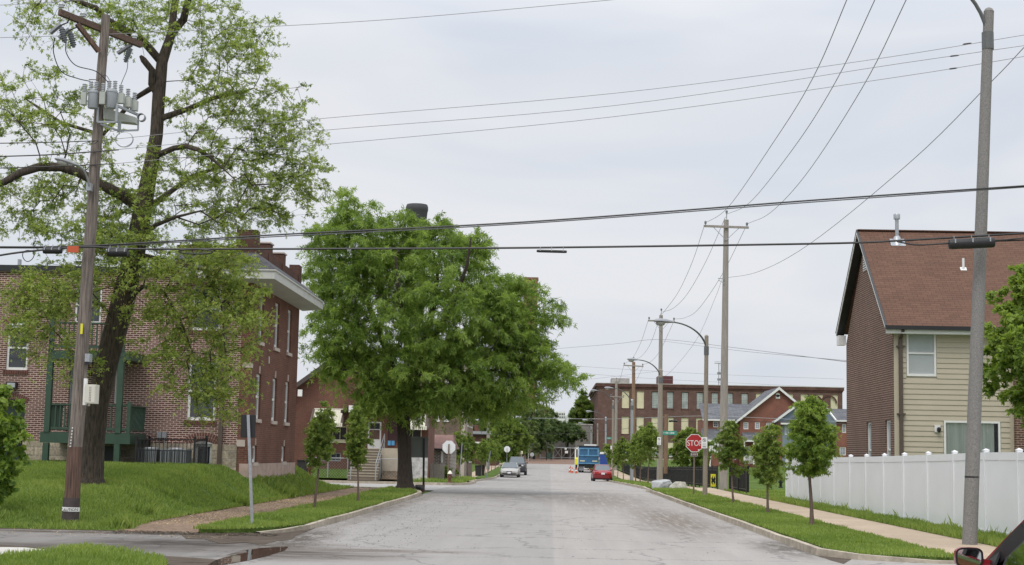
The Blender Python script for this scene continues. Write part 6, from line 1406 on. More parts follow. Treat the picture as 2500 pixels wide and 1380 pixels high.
def text(s, loc, size, m, par, rot=(PI / 2, 0, 0), wscale=1, name='lettering', align='LEFT', depth=.002):
    cu = bpy.data.curves.new(name, 'FONT'); cu.body = s; cu.size = size; cu.extrude = depth; cu.align_x = align; ob = bpy.data.objects.new(name, cu); COL.objects.link(ob)
    bpy.context.view_layer.update(); me = bpy.data.meshes.new_from_object(ob); bpy.data.objects.remove(ob); o = bpy.data.objects.new(name, me); COL.objects.link(o); me.materials.clear(); me.materials.append(m)
    from mathutils import Euler
    me.transform(Matrix.Diagonal((wscale, 1, 1, 1))); me.transform(Euler(rot).to_matrix().to_4x4()); off = Vector((0, 0, 0)); q = par
    while q: off += q.location; q = q.parent
    me.transform(Matrix.Translation(Vector(loc) - off)); o.parent = par; return o
def cobra(q, d, ln, par, m='lamp_grey'):
    """cobra head luminaire starting at q in direction d"""
    d = d.normalized(); sd = d.cross(Z).normalized(); up = sd.cross(d); k = ln / .6; st = [(0, .035, .03), (.12, .06, .05), (.26, .10, .075), (.42, .12, .075), (.54, .10, .055), (.6, .03, .02)]; mb = MB(); V = []
    for (x, w_, h_) in st:
        for j in range(12): a = 2 * PI * j / 12; V.append(q + d * x * k + sd * w_ * k * math.cos(a) + up * h_ * k * math.sin(a) * (1 if math.sin(a) > 0 else .6))
    mb.v = [tuple(v) for v in V]; n = len(st)
    for i in range(n - 1):
        for j in range(12): mb.f.append((i * 12 + j, i * 12 + (j + 1) % 12, (i + 1) * 12 + (j + 1) % 12, (i + 1) * 12 + j))
    mb.f.append(tuple(range(11, -1, -1))); mb.f.append(tuple((n - 1) * 12 + j for j in range(12))); lu = part(mb, 'luminaire', M[m], par, smooth=True)
    mb = MB(); c = q + d * .40 * k - up * .035 * k; mb.v = []; 
    for i, (r, z) in enumerate(((.10, 0), (.10, -.03), (.075, -.07), (.03, -.09))):
        for j in range(12): a = 2 * PI * j / 12; mb.v.append(tuple(c + d * r * 1.3 * k * math.cos(a) + sd * r * k * math.sin(a) + up * z * k))
    for i in range(3):
        for j in range(12): mb.f.append((i * 12 + j, i * 12 + (j + 1) % 12, (i + 1) * 12 + (j + 1) % 12, (i + 1) * 12 + j))
    mb.f.append(tuple(36 + j for j in range(12))); part(mb, 'lens', M['lens'], lu, smooth=True)
M['red_brown3'] = mat('dark_wrap', (.06, .045, .045), .6, .25, 6); M['wire_grey'] = mat('cutout_grey', (.13, .14, .15), .4, .2, 20); M['ac_grey2'] = mat('pale_grey_box', (.40, .42, .38), .5, .1, 6); M['cream_box'] = mat('cream_box', (.62, .60, .52), .5, .05, 6)
M['lamp_grey'] = mat('luminaire_grey', (.30, .31, .33), .45, .12, 12); M['lens'] = mat('lamp_lens', (.35, .35, .32), .15, .1, 12)
big_pole()

def lamp_post(bx, by, Y, tx, ty, endx, endy, label, r=.105, rt=.085, m='concrete_tan', headlen=.65, dy=-1.2, attach=.6, zoff=.0, band=False, group='street lamps along the right pavement'):
    b = P(bx, by, Y); tp = P(tx, ty, Y); t = empty('street_lamp', b, label, 'street lamp', group); mb = MB(); mb.tube([b - Z * .2] + [b.lerp(tp, i / 8) for i in range(9)], [r] + [r + (rt - r) * i / 8 for i in range(9)], 12); hd = Vector((0, 0, 1)); mb.lathe(tp, [(rt, 0), (rt * 1.05, .01), (rt * .7, rt * .7), (.01, rt)], 12)
    part(mb, 'post', M[m], t, smooth=True); a = tp - (tp - b).normalized() * attach; e = P(endx, endy, Y + dy); pts = []
    for i in range(13):
        s = i / 12; an = s * PI / 2; pts.append(Vector((a.x + (e.x - a.x) * (1 - math.cos(an)), a.y + (e.y - a.y) * (1 - math.cos(an)), a.z + (e.z - a.z) * math.sin(an))))
    mb = MB(); mb.tube(pts, [.045 - .015 * i / 12 for i in range(13)], 8); part(mb, 'arm', M['arm_grey'], t, smooth=True); mb = MB(); mb.lathe(a - Z * .18, [(rt + .02, 0), (rt + .02, .36)], 12); part(mb, 'bracket', M['arm_grey'], t)
    cobra(pts[-1], (pts[-1] - pts[-2]) * 1 + Vector((-.3, -.05, 0)), headlen, t)
    if band: mb = MB(); q = b.lerp(tp, band); mb.tube([q, q + Z * .03], r * .98, 14); part(mb, 'band', M['black'], t)
    return t
M['arm_grey'] = mat('lamp_arm_grey', (.12, .125, .125), .5, .15, 12)
t = lamp_post(2367, 1340, 31.2, 2414, 30, 2190, -105, 'tall speckled grey concrete lamp post at the right edge in front of the white fence', r=.15, rt=.105, m='concrete_pole', headlen=.7, dy=-.8, attach=.62, band=.128, group=None)
lamp_post(1721, 1218, 64.5, 1725, 822, 1645, 787, 'brown concrete street lamp right beside the stop sign', headlen=.95, dy=-1.5)
lamp_post(1613, 1179, 94, 1613.5, 905, 1560, 879, 'street lamp behind the boulders at the end of the black fence', headlen=.8, r=.13, rt=.11)
lamp_post(1542, 1178, 127, 1543, 978, 1497, 948, 'pale grey metal street lamp with a curved arm nearest the red car', headlen=.8, m='galv', r=.15, rt=.12)
lamp_post(1496, 1165, 160, 1497, 980, 1459, 954, 'fourth street lamp from the stop sign, beside the portable toilet', headlen=.8, r=.14, rt=.12)
lamp_post(1479, 1152, 195, 1479, 1020, 1446, 1005, 'fifth street lamp from the stop sign, right of the truck', headlen=.9, m='galv', r=.14, rt=.12)
lamp_post(1459, 1140, 231, 1459, 1036, 1436, 1026, 'second farthest street lamp, above the truck body', headlen=1, r=.13, rt=.11)
lamp_post(1443, 1132, 264, 1443, 1043, 1424, 1034, 'farthest street lamp near the retaining wall', headlen=1, m='galv', r=.12, rt=.1)

def upole(bx, by, tx, ty, Y, arm, label, r=.2, rt=.13, m='wood_grey', ins=True, dz=0, group='wooden utility poles with one crossarm'):
    b = P(bx, by, Y); tp = P(tx, ty, Y); t = empty('utility_pole', b, label, 'utility pole', group); mb = MB(); K = 10; mb.tube([b - Z * .2] + [b.lerp(tp, i / K) for i in range(K + 1)], [r] + [r + (rt - r) * i / K for i in range(K + 1)], 12); part(mb, 'pole', M[m], t, smooth=True)
    if arm:
        a, c = P(arm[0], arm[1], Y - .2), P(arm[2], arm[3], Y - .2); mb = MB(); mb.bar(a, c, .1, .12); part(mb, 'crossarm', M['wood_grey'], t)
        mid = (a + c) / 2; 
        for s in (-1, 1): mb = MB(); mb.bar(mid + (c - a) * .28 * s - Z * .06, mid - Z * .75, .03, .03); part(mb, 'brace', M['galv'], t)
        for q in (a + (c - a) * .04, a + (c - a) * .96, tp + Vector((0, -.2, .22)) if ins else mid): mb = MB(); mb.lathe(q + Z * .05, [(.02, -.25 if q.z > tp.z else -.05), (.02, .06), (.07, .08), (.05, .14), (.08, .16), (.04, .24)], 8); part(mb, 'insulator', M['wire_grey'], t)
    return t
t = upole(1765, 1197, 1773, 537, 84, (1718, 552, 1828, 556), 'tall pale wooden utility pole behind the black fence end', r=.25, rt=.14)
mb = MB(); mb.bar(P(1753, 680, 83.8), P(1768, 681, 83.8), .04); mb.bar(P(1754, 684, 83.8), P(1768, 692, 83.8), .03); part(mb, 'neutral_bracket', M['galv'], t)
upole(1609, 1165, 1614, 770, 116, (1582, 783, 1648, 785), 'wooden utility pole half hidden by the street lamp at the boulders', r=.19, rt=.14)
upole(1546, 1160, 1547, 884, 158, (1522, 892, 1571, 895), 'rusty brown utility pole behind the pale grey street lamp', r=.22, rt=.17, m='wood_red2')
upole(1625, 1150, 1627, 1012, 118, None, 'short brown pole stub right of the boulders lamp', r=.17, rt=.15, m='wood_red2', group=None)
upole(1503, 1145, 1505, 932, 200, (1490, 968, 1524, 970), 'far brown utility pole in front of the factory corner', r=.22, rt=.17)
upole(1191, 1150, 1193, 985, 190, (1175, 1010, 1197, 1012), 'grey pole with equipment rising left of the big round tree', r=.24, rt=.2)
upole(1145, 1160, 1147, 1030, 140, None, 'thin pale pole between the far left young trees', r=.08, rt=.07, group=None)
M['wood_red2'] = mat('rusty_pole', (.24, .15, .095), .85, .35, 3, stretch=(6, 6, .5)) if 'wood_red2' not in M else M['wood_red2']

# cables across the picture on the big pole
wire([(-60, 603, 31.7), (215, 600, 31.7), (700, 572, 31.5), (1300, 541, 31.2), (2000, 488, 31), (2560, 450, 30.8)], .017, 'upper heavy black cable spanning the whole view', 'cable', 'cable', 70, None, 'cable')
wire([(-60, 606, 31.72), (215, 603, 31.72), (700, 576.5, 31.52), (1300, 545, 31.22), (2000, 492.5, 31.02), (2560, 453, 30.82)], .012, 'grey strand lashed under the upper heavy cable', 'alu', 'cable', 70, None, 'cable')
wire([(-60, 634, 31.7), (60, 615, 31.7), (215, 603, 31.7), (330, 608, 31.6), (700, 608, 31.5), (1300, 605, 31.2), (2000, 595, 31), (2190, 588, 30.9), (2260, 584, 30.9), (2560, 566, 30.8)], .022, 'lower heavy black cable carrying the splice cases', 'cable', 'cable', 80, None, 'cable')
wire([(2190, 590, 30.85), (2240, 598, 30.85), (2320, 594, 30.85), (2400, 590, 30.85), (2560, 584, 30.8)], .017, 'sagging black cable under the lower cable near the right lamp post', 'cable', 'cable', 40, None, 'cable')
wire([(2430, 587, 30.8), (2470, 584, 30.8), (2560, 574, 30.8)], .013, 'thin black cable leaving the splice case to the right', 'cable', 'cable', 20, None, 'cable')
def splice(x0, x1, y, Y, r, label, m='cable', sl=0):
    a, b = P(x0, y, Y), P(x1, y + sl, Y); d = (b - a).normalized(); mb = MB(); mb.tube([a, a + d * .01, a + d * .06, b - d * .06, b - d * .01, b], [r * .5, r * .9, r, r, r * .9, r * .5], 14); t = empty('splice_case', a, label, 'splice case', None); part(mb, 'case', M[m], t, smooth=True)
    mb = MB(); Ld = (b - a).length
    for s in (.12, .5, .88): q = a.lerp(b, s); mb.box(q.x - .012, q.x + .012, Y - r - .008, Y - r + .03, q.z + r * .1, q.z + r * .9); mb.bar(q + Z * r * .9, q + Z * (r + .06), .012)
    part(mb, 'clips', M['galv'], t); return t
splice(2316, 2428, 597, 30.75, .105, 'large black splice case on the lower cable in front of the brown roof', sl=-5)
splice(262, 313, 617, 31.55, .09, 'black splice box on the cable just right of the wooden pole')
splice(105, 152, 612, 31.6, .07, 'ragged black splice on the cable left of the wooden pole')
splice(1310, 1384, 613, 31.1, .03, 'slim black splice hanging under the cable near the middle', sl=2)
mb = MB(); a = P(165, 601, 31.55); b = P(192, 617, 31.55); mb.box(a.x, b.x, 31.53, 31.55, b.z, a.z); t = empty('warning_tag', a, 'orange warning tag on the cable left of the wooden pole', 'tag'); tg = part(mb, 'plate', M['orange'], t)
mb = MB(); C0 = P(69, 625, 31.6); mb.tube([C0 + Vector((.12 * math.cos(j * PI / 12), .03 * math.sin(j * PI / 6), .12 * math.sin(j * PI / 12))) for j in range(25)], .009, 5, cap=False); tag(mb.build('cable_loop', M['cable']), 'black cable loop hanging left of the wooden pole', 'cable loop')
mb = MB(); C0 = P(478, 614, 31.45)
for s in (1, -1): mb.tube([C0 + Vector((.36 * math.cos(j * PI / 12), .02 * s, .05 * math.sin(j * PI / 12) * s - .005)) for j in range(25)], .014, 5, cap=False)
tag(mb.build('cable_loop', M['cable']), 'flat slack loop of cable under the lower cable right of the pole', 'cable loop')
q = [wire(p, r, l, m) for p, r, l, m in [
    ([(-60, 94, 32), (258, 84, 32), (640, 66, 32), (1000, 44, 32), (1560, -6, 32)], .0065, 'single thin wire rising across the top left sky', 'alu'),
    ([(250, 343, 31.9), (770, 291, 31.8), (1500, 228, 31.6), (2100, 150, 31.4), (2560, 76, 31.2)], .006, 'highest of the three parallel thin wires crossing the middle sky', 'alu'),
    ([(280, 366, 31.9), (770, 320, 31.8), (1500, 258, 31.6), (2200, 155, 31.4), (2560, 103, 31.2)], .006, 'middle one of the three parallel thin wires crossing the sky', 'alu'),
    ([(280, 400, 31.9), (750, 357, 31.8), (1500, 285, 31.6), (2200, 187, 31.4), (2560, 128, 31.2)], .006, 'lowest of the three parallel thin wires crossing the sky', 'alu'),
    ([(-60, 351, 31.8), (110, 348, 31.8), (240, 344, 31.9)], .011, 'upper black wire left of the wooden pole', 'cable'),
    ([(-60, 384, 31.8), (120, 378, 31.8), (290, 366, 31.9)], .014, 'middle black wire left of the wooden pole', 'cable'),
    ([(-60, 412, 31.8), (90, 408, 31.8), (280, 400, 31.9)], .012, 'lower black wire behind the lamp of the wooden pole', 'cable'),
    ([(-60, 16, 32), (120, 6, 32), (360, -10, 32)], .006, 'thin wire above the crossarm in the top left corner', 'alu')]]
for x0, x1, y, sl, l in ((2350, 2372, 108.5, -3, 'first small splice sleeve on the highest thin wire'), (2318, 2342, 138, -3, 'small splice sleeve on the middle thin wire'), (2316, 2338, 169, -3, 'small splice sleeve on the lowest thin wire')):
    a, b = P(x0, y, 31.35), P(x1, y + sl, 31.35); mb = MB(); mb.tube([a, a.lerp(b, .2), a.lerp(b, .8), b], [.006, .016, .016, .006], 6); tag(mb.build('wire_sleeve', M['wire']), l, 'wire sleeve')
G2 = 'wires along the right hand poles'
for p, r, l in [
    ([(1720, 546, 84), (1776, 508, 70), (1890, 345, 50), (1985, 190, 40), (2080, -30, 33)], .012, 'left one of three wires rising steeply from the tall pale pole'),
    ([(1773, 524, 84), (1830, 495, 72), (1935, 365, 52), (2040, 200, 41), (2150, -30, 33)], .012, 'middle one of three wires rising steeply from the tall pale pole'),
    ([(1826, 546, 84), (1880, 520, 72), (1965, 430, 57), (2105, 215, 42), (2227, -30, 33)], .012, 'right one of three wires rising steeply from the tall pale pole'),
    ([(1762, 680, 83.5), (1850, 664, 72), (1975, 597, 58), (2220, 398, 42), (2420, 200, 35), (2500, 116, 32)], .010, 'long sagging neutral wire from the tall pole to the top right'),
    ([(1719, 553, 84), (1690, 640, 95), (1655, 715, 105), (1616, 768, 116)], .013, 'left wire between the two nearest right hand poles'),
    ([(1771, 530, 84), (1725, 635, 95), (1680, 715, 104), (1645, 752, 110), (1617, 762, 116)], .013, 'middle wire between the two nearest right hand poles'),
    ([(1820, 556, 84), (1762, 672, 95), (1705, 755, 106), (1672, 776, 112), (1647, 779, 116)], .013, 'right wire between the two nearest right hand poles'),
    ([(1762, 684, 84), (1745, 730, 90), (1700, 830, 102), (1640, 905, 114), (1611, 925, 116)], .009, 'faint lower wire between the two nearest right hand poles'),
    ([(1583, 781, 116), (1565, 835, 132), (1545, 873, 145), (1524, 889, 158)], .013, 'left wire between the second and third right hand poles'),
    ([(1613, 766, 116), (1590, 835, 132), (1568, 868, 145), (1547, 880, 158)], .013, 'middle wire between the second and third right hand poles'),
    ([(1646, 783, 116), (1612, 855, 132), (1590, 882, 145), (1570, 891, 158)], .013, 'right wire between the second and third right hand poles'),
    ([(1523, 893, 158), (1512, 930, 175), (1500, 955, 190), (1491, 966, 200)], .014, 'left wire from the rusty pole to the far brown pole'),
    ([(1570, 895, 158), (1550, 935, 175), (1535, 958, 190), (1524, 967, 200)], .014, 'right wire from the rusty pole to the far brown pole'),
    ([(1340, 853, 150), (1500, 840, 133), (1612, 829, 116), (1800, 850, 90), (2070, 884, 60.5)], .014, 'upper service wire from the second pole to the brick gable wall'),
    ([(1612, 832, 116), (1800, 856, 90), (2070, 881, 60.5)], .010, 'lower service wire from the second pole to the brick gable wall')]: wire(p, r, l, 'alu', group=G2)
wire([(1345, 905, 250), (1600, 925, 250), (2060, 948, 250)], .018, 'first faint distant wire above the factory roof', 'alu', group='distant wires above the factory'); wire([(1345, 890, 255), (1700, 912, 255), (2060, 926, 255)], .018, 'second faint distant wire above the factory roof', 'alu', group='distant wires above the factory')
wire([(1345, 935, 260), (1450, 925, 260), (1620, 905, 260)], .018, 'faint distant wire rising over the left end of the factory', 'alu', group='distant wires above the factory'); wire([(1300, 1021, 200), (1500, 1023, 200), (1720, 1016, 185), (2060, 1030, 150)], .022, 'pale service wire crossing in front of the factory windows', 'insul', group='distant wires above the factory')
wire([(1150, 1062, 190), (1450, 1056, 180), (1640, 1030, 150), (1950, 1032, 130), (2066, 1035, 110)], .018, 'dark wire crossing in front of the town houses', 'cable', group='distant wires above the factory')
splice(1633, 1654, 1028, 140, .09, 'black object hanging on the wire above the green street sign')
# ------------------------------------------------------------------ signs
def ngon(cx, y, cz, r, n, rot=0, d=.012):
    return [(cx + r * math.cos(rot + 2 * PI * i / n), y, cz + r * math.sin(rot + 2 * PI * i / n)) for i in range(n)]
def rrect(x0, x1, z0, z1, y, r=.04):
    o = []
    for cx, cz, a0 in ((x1 - r, z1 - r, 0), (x0 + r, z1 - r, 90), (x0 + r, z0 + r, 180), (x1 - r, z0 + r, 270)):
        for k in range(4): a = R(a0 + k * 30); o.append((cx + r * math.cos(a), y, cz + r * math.sin(a)))
    return o
def post(t, b, top, m='galv', w_=.05, chan=True):
    mb = MB(); b, top = Vector(b), Vector(top); mb.bar(b - Z * .1, top, w_, w_ * .5, up=(0, 1, 0))
    return part(mb, 'post', M[m], t)
# STOP sign facing the camera
def stop_sign():
    Y = 65.0; b = P(1693, 1216, Y); c = P(1696, 1082, Y - .06); t = empty('stop_sign', b, 'red octagonal stop sign with a small three way plate on the right verge', 'stop sign')
    post(t, b, (c.x, Y, c.z + .2), 'brown_post', .07); r = .405; rot = PI / 8; y = c.y
    mb = MB(); mb.prism(ngon(c.x, y, c.z, r, 8, rot), (0, .012, 0)); pl = part(mb, 'plate', M['white_sign'], t); mb = MB(); mb.prism(ngon(c.x, y - .004, c.z, r * .93, 8, rot), (0, .003, 0)); part(mb, 'red_face', M['red_sign'], pl)
    text('STOP', (c.x, y - .0055, c.z - .115), .335, M['white_sign'], pl, align='CENTER', wscale=.80, depth=.001)
    mb = MB(); mb.box(c.x + .14, c.x + .21, y - .008, y - .0045, c.z - .32, c.z - .26); part(mb, 'sticker', M['white_sign'], pl)
    q = P(1695, 1110, Y - .06); mb = MB(); mb.prism(rrect(q.x - .145, q.x + .145, q.z - .075, q.z + .075, y, .03), (0, .01, 0)); p2 = part(mb, 'supplementary_plate', M['white_sign'], t); mb = MB(); mb.prism(rrect(q.x - .133, q.x + .133, q.z - .063, q.z + .063, y - .004, .025), (0, .003, 0)); part(mb, 'red_face', M['red_brown'], p2)
    text('3-WAY', (q.x, y - .0055, q.z - .036), .105, M['white_sign'], p2, align='CENTER', wscale=.9, depth=.001)
M['brown_post'] = mat('rusty_sign_post', (.17, .13, .10), .7, .2, 8)
stop_sign()
def noparking(px, py, Y, w_, h_, label):
    q = P(px, py, Y); t = empty('parking_sign', q, label, 'sign'); mb = MB(); mb.prism(rrect(q.x - w_, q.x + w_, q.z - h_, q.z + h_, q.y, .03), (0, .008, 0)); pl = part(mb, 'plate', M['white_sign'], t); y = q.y - .003
    mb = MB(); cz = q.z + h_ * .45; r0, r1 = w_ * .48, w_ * .60
    for i in range(24):
        a0, a1 = 2 * PI * i / 24, 2 * PI * (i + 1) / 24; mb.quad((q.x + r0 * math.cos(a0), y, cz + r0 * math.sin(a0)), (q.x + r0 * math.cos(a1), y, cz + r0 * math.sin(a1)), (q.x + r1 * math.cos(a1), y, cz + r1 * math.sin(a1)), (q.x + r1 * math.cos(a0), y, cz + r1 * math.sin(a0)))
    part(mb, 'ring', M['black'], pl); mb = MB(); mb.bar((q.x - r0 * .72, y - .002, cz + r0 * .72), (q.x + r0 * .72, y - .002, cz - r0 * .72), .012 * w_ / .15 + .006, .003, up=(0, 1, 0)); part(mb, 'slash', M['black'], pl); text('P', (q.x, y - .001, cz - w_ * .28), w_ * .82, M['black'], pl, align='CENTER', depth=.001)
    mb = MB()
    for i, f in enumerate((-.15, -.3, -.45)): mb.box(q.x - w_ * .6, q.x + w_ * .6, y - .001, y + .002, q.z + h_ * f - .006, q.z + h_ * f + .006)
    part(mb, 'small_print', M['sign_grey'], pl); mb = MB(); mb.box(q.x - w_ * .6, q.x + w_ * .6, y - .001, y + .002, q.z - h_ * .8, q.z - h_ * .68); part(mb, 'arrow', M['black'], pl)
M['sign_grey'] = mat('sign_grey_print', (.45, .45, .45), .5, .1, 5)
noparking(1719.5, 1081, 64.2, .125, .235, 'white no parking plate on the brown street lamp, overlapping the stop sign edge')
noparking(1609, 1077, 93.7, .115, .24, 'white no parking plate on the street lamp by the boulders')
def yellow_sign():
    q = P(1741.5, 1173, 84.6); q = P(1741.5, 1173, F * 9.1 / (1741.5 - 1350) * .985); t = empty('arrow_sign', q, 'yellow sign with a black double arrow fixed to the black fence', 'sign'); w_, h_ = .145, .345; y = q.y
    mb = MB(); mb.box(q.x - w_, q.x + w_, y, y + .01, q.z - h_, q.z + h_); pl = part(mb, 'plate', M['yellow'], t); y -= .004; mb = MB()
    s = w_ * .82; mb.prism([(q.x - s, y, q.z + h_ * .28), (q.x - s * .25, y, q.z + h_ * .78), (q.x - s * .25, y, q.z + h_ * .3), (q.x + s * .25, y, q.z + h_ * .3), (q.x + s * .25, y, q.z + h_ * .78), (q.x + s, y, q.z + h_ * .28), (q.x + s * .75, y, q.z), (q.x + s, y, q.z - h_ * .28), (q.x + s * .25, y, q.z - h_ * .78), (q.x + s * .25, y, q.z - h_ * .3), (q.x - s * .25, y, q.z - h_ * .3), (q.x - s * .25, y, q.z - h_ * .78), (q.x - s, y, q.z - h_ * .28), (q.x - s * .75, y, q.z)], (0, .003, 0)); part(mb, 'double_arrow', M['black'], pl)
yellow_sign()
def plate_sign(name, b, c, Y, w_, h_, label, m, shape='rect', pm='galv', pw=.05, back=True, cat='sign', group=None, over=.0, n8r=None):
    """plate whose plain back faces the camera; b,c are pixel positions of the foot and plate centre"""
    B = P(b[0], b[1], Y); Cq = P(c[0], c[1], Y + .05); t = empty(name, B, label, cat, group); tp = Cq + Z * ((h_ if shape == 'rect' else n8r) * (over)); tp.y = Y; post(t, B, tp, pm, pw); mb = MB()
    if shape == 'rect': mb.prism(rrect(Cq.x - w_, Cq.x + w_, Cq.z - h_, Cq.z + h_, Y + .05, min(w_, h_) * .15), (0, .012, 0))
    else: mb.prism(ngon(Cq.x, Y + .05, Cq.z, n8r, 8, PI / 8), (0, .012, 0))
    part(mb, 'plate', M[m], t); return t
t = plate_sign('parking_sign', (617, 1291), (606, 1041), 32.6, .16, .245, 'leaning galvanised post with a dark rectangular sign back, near the left kerb', 'sign_dark', over=1.0, pw=.06)
M['sign_dark'] = mat('dark_sign_back', (.015, .015, .017), .5, .1, 5) if 'sign_dark' not in M else M['sign_dark']
plate_sign('stop_sign', (1093, 1184), (1096, 1092), 88, 0, 0, 'white back of an octagonal stop sign on the far left street corner', 'sign_back', 'oct', 'brown_post', .08, over=.45, n8r=.40, cat='stop sign')
plate_sign('parking_sign', (1121, 1175), (1128, 1095), 92, .11, .19, 'dark sign back on a grey post right of the far white octagon', 'sign_dark', over=1.6)
plate_sign('parking_sign', (1187, 1168), (1197, 1108), 125, .10, .2, 'dark sign back on a leaning post left of the silver car', 'sign_dark', over=1.1, pw=.09)
plate_sign('stop_sign', (1237, 1140), (1238, 1097), 172, 0, 0, 'white octagonal sign back above the parked cars', 'sign_back', 'oct', over=.3, n8r=.37, cat='stop sign')
plate_sign('parking_sign', (1272, 1130), (1274, 1105), 190, .13, .19, 'small pale yellow sign on a post behind the dark pickup', 'cream', over=.6)
plate_sign('stop_sign', (1299, 1130), (1299, 1110), 262, 0, 0, 'grey octagonal sign back on the grass near the gate', 'insul', 'oct', over=.2, n8r=.36, cat='stop sign')
plate_sign('information_sign', (1491, 1140), (1497, 1093), 165, .29, .2, 'white board with small red print right of the truck', 'white_sign', over=-1)
# street name plate
def streetname(x0, x1, y, Y, h_, label, yo=0):
    a, b = P(x0, y, Y), P(x1, y + yo, Y); t = empty('street_name_sign', a, label, 'sign'); mb = MB(); mb.box(a.x, b.x, Y, Y + .012, a.z - h_, a.z + h_); p = part(mb, 'plate', M['green_sign'], t); mb = MB(); k = int((b.x - a.x - .12) / .085); rs = random.Random(4)
    for i in range(k):
        x = a.x + .06 + i * .085; mb.box(x, x + rs.uniform(.02, .055), Y - .004, Y - .001, a.z - h_ * rs.uniform(.2, .45), a.z + h_ * rs.uniform(.2, .5))
    part(mb, 'worn_letters', M['white_sign'], p)
streetname(1618, 1652, 1057, 93.6, .13, 'green street name plate on the lamp by the boulders', 1)
streetname(1481, 1494, 1070, 158, .11, 'far small green street name plate on the fourth lamp')

# grey board on a dark post at the left corner, with its base block
Y = 65.6; t = empty('corner_board', P(1034, 1188, Y), 'grey board on a dark post behind the dense tree at the left corner', 'sign board'); post(t, P(1034, 1188, Y), P(1035, 1070, Y), 'black', .09)
a, b = P(1001, 1117, Y + .08), P(1046, 1067, Y + .08); mb = MB(); mb.box(a.x, b.x, Y + .08, Y + .1, a.z, b.z); part(mb, 'board', M['board_grey'] if 'board_grey' in M else M['stack'], t)
mb = MB(); a = P(1014, 1196, Y); b = P(1034, 1184, Y); mb.box(a.x, b.x + .05, Y - .15, Y + .15, 0, b.z); tag(mb.build('rail_block', M['wood_red']), 'rusty low block at the foot of the grey board post', 'block')
def rock(name, c, sx, sy, sz, m, label, seed, cat='boulder', group=None):
    rs = random.Random(seed); import bmesh
    bm = bmesh.new(); bmesh.ops.create_icosphere(bm, subdivisions=3, radius=1); pl = [(Vector((rs.gauss(0, 1), rs.gauss(0, 1), rs.gauss(0, .8))).normalized(), rs.uniform(.55, .85)) for _ in range(14)]
    for v in bm.verts:
        for n_, d in pl:
            e = v.co.dot(n_) - d
            if e > 0: v.co -= n_ * e * .92
        v.co += Vector((rs.gauss(0, .012), rs.gauss(0, .012), rs.gauss(0, .012)))
        v.co = Vector((v.co.x * sx, v.co.y * sy, v.co.z * sz))
    me = bpy.data.meshes.new(name); bm.to_mesh(me); bm.free(); me.materials.append(M[m]); o = bpy.data.objects.new(name, me); COL.objects.link(o); o.location = c; return tag(o, label, cat, group)
q = P(1618, 1187, 79); rock('boulder', (q.x, 79, .22), .80, .5, .46, 'stone_grey', 'grey angular boulder, left one of the pair on the right verge', 5)
q = P(1656, 1187, 78); rock('boulder', (q.x, 78, .22), .56, .4, .42, 'stone_white', 'cream white boulder, right one of the pair on the right verge', 9)
for i, (px, py, s) in enumerate(((1004, 1180, .16), (1022, 1184, .2))): q = P(px, py, 65.3); rock('rock', (q.x, 65.3, .2), s, .15, .16, 'stone_white' if i == 0 else 'stack', ['pale small rock at the foot of the dense tree', 'dark small rock beside the corner board post'][i], 20 + i, 'rock')
for i, (px, py) in enumerate(((1012, 1010), )): pass
mb = MB(); a = P(1003, 1170, 90.4); b = P(1044, 1117, 90.4); mb.box(a.x, b.x, 90.4, 90.6, 0, b.z); tag(mb.build('weathered_wall', M['whitewash'] if 'whitewash' in M else M['white']), 'weathered whitewashed wall panel behind the corner board', 'wall')
mb = MB(); a = P(1050, 1172, 93); b = P(1086, 1132, 93)
t = empty('board_fence', (a.x, 93, 0), 'short grey weathered board fence in front of the speckled garage', 'fence')
for i in range(9): x = a.x + (b.x - a.x) * i / 9; mb = MB(); mb.box(x, x + (b.x - a.x) / 9 - .015, 93, 93.03, 0, b.z + .03 * math.sin(i * 2.1)); part(mb, 'board', M['wood_grey'], t)
# chain link fence at the bungalow
def chain(name, a, b, h, label, posts=2):
    a, b = Vector(a), Vector(b); t = empty(name, a, label, 'fence', 'chain link fences by the bungalow')
    for i in range(posts + 1): q = a.lerp(b, i / posts); mb = MB(); mb.tube([q, q + Z * (h + .05)], .035, 8); part(mb, 'post', M['galv'], t)
    mb = MB(); mb.tube([a + Z * h, b + Z * h], .022, 6); part(mb, 'top_rail', M['galv'], t); mb = MB(); d = b - a; n = int(d.length / .16); u = d / n; k = max(1, round(h / u.length))
    for i in range(-k, n + k):
        for s in (1, -1):
            pa = []; 
            i0, j0 = i, 0 if s == 1 else k; i1, j1 = i + k, k if s == 1 else 0
            lo = max(0, -i0); hi = min(k, n - i0)
            if hi <= lo: continue
            p0 = a + u * (i0 + lo) + Z * h * ((j0 + (j1 - j0) * lo / k) / k); p1 = a + u * (i0 + hi) + Z * h * ((j0 + (j1 - j0) * hi / k) / k); mb.tube([p0, p1], .004, 3, cap=False)
    part(mb, 'mesh', M['galv'], t); return t
q0, q1 = P(752, 1150, 88.3), P(848, 1170, 88.3); chain('chainlink_fence', (q0.x, 88.3, .12), (q1.x, 88.3, .12), 1.15, 'chain link fence left of the concrete steps')
q0, q1 = P(927, 1170, 88.3), P(972, 1175, 88.3); chain('chainlink_fence', (q0.x, 88.3, .12), (q1.x, 88.3, .12), 1.15, 'chain link fence right of the concrete steps', 1)
kind(hgrid('lawn', -40, P(862, 1150, 88).x, 88.0, 91, lambda x, y: .12 + .5 * sm((y - 88) / 2.5), M['grass'], .5), 'structure'); kind(hgrid('lawn', P(930, 1150, 88).x, P(985, 1150, 88).x, 87.9, 90.9, lambda x, y: .12 + .6 * sm((y - 88) / 1.4), M['earth'], .4), 'structure')

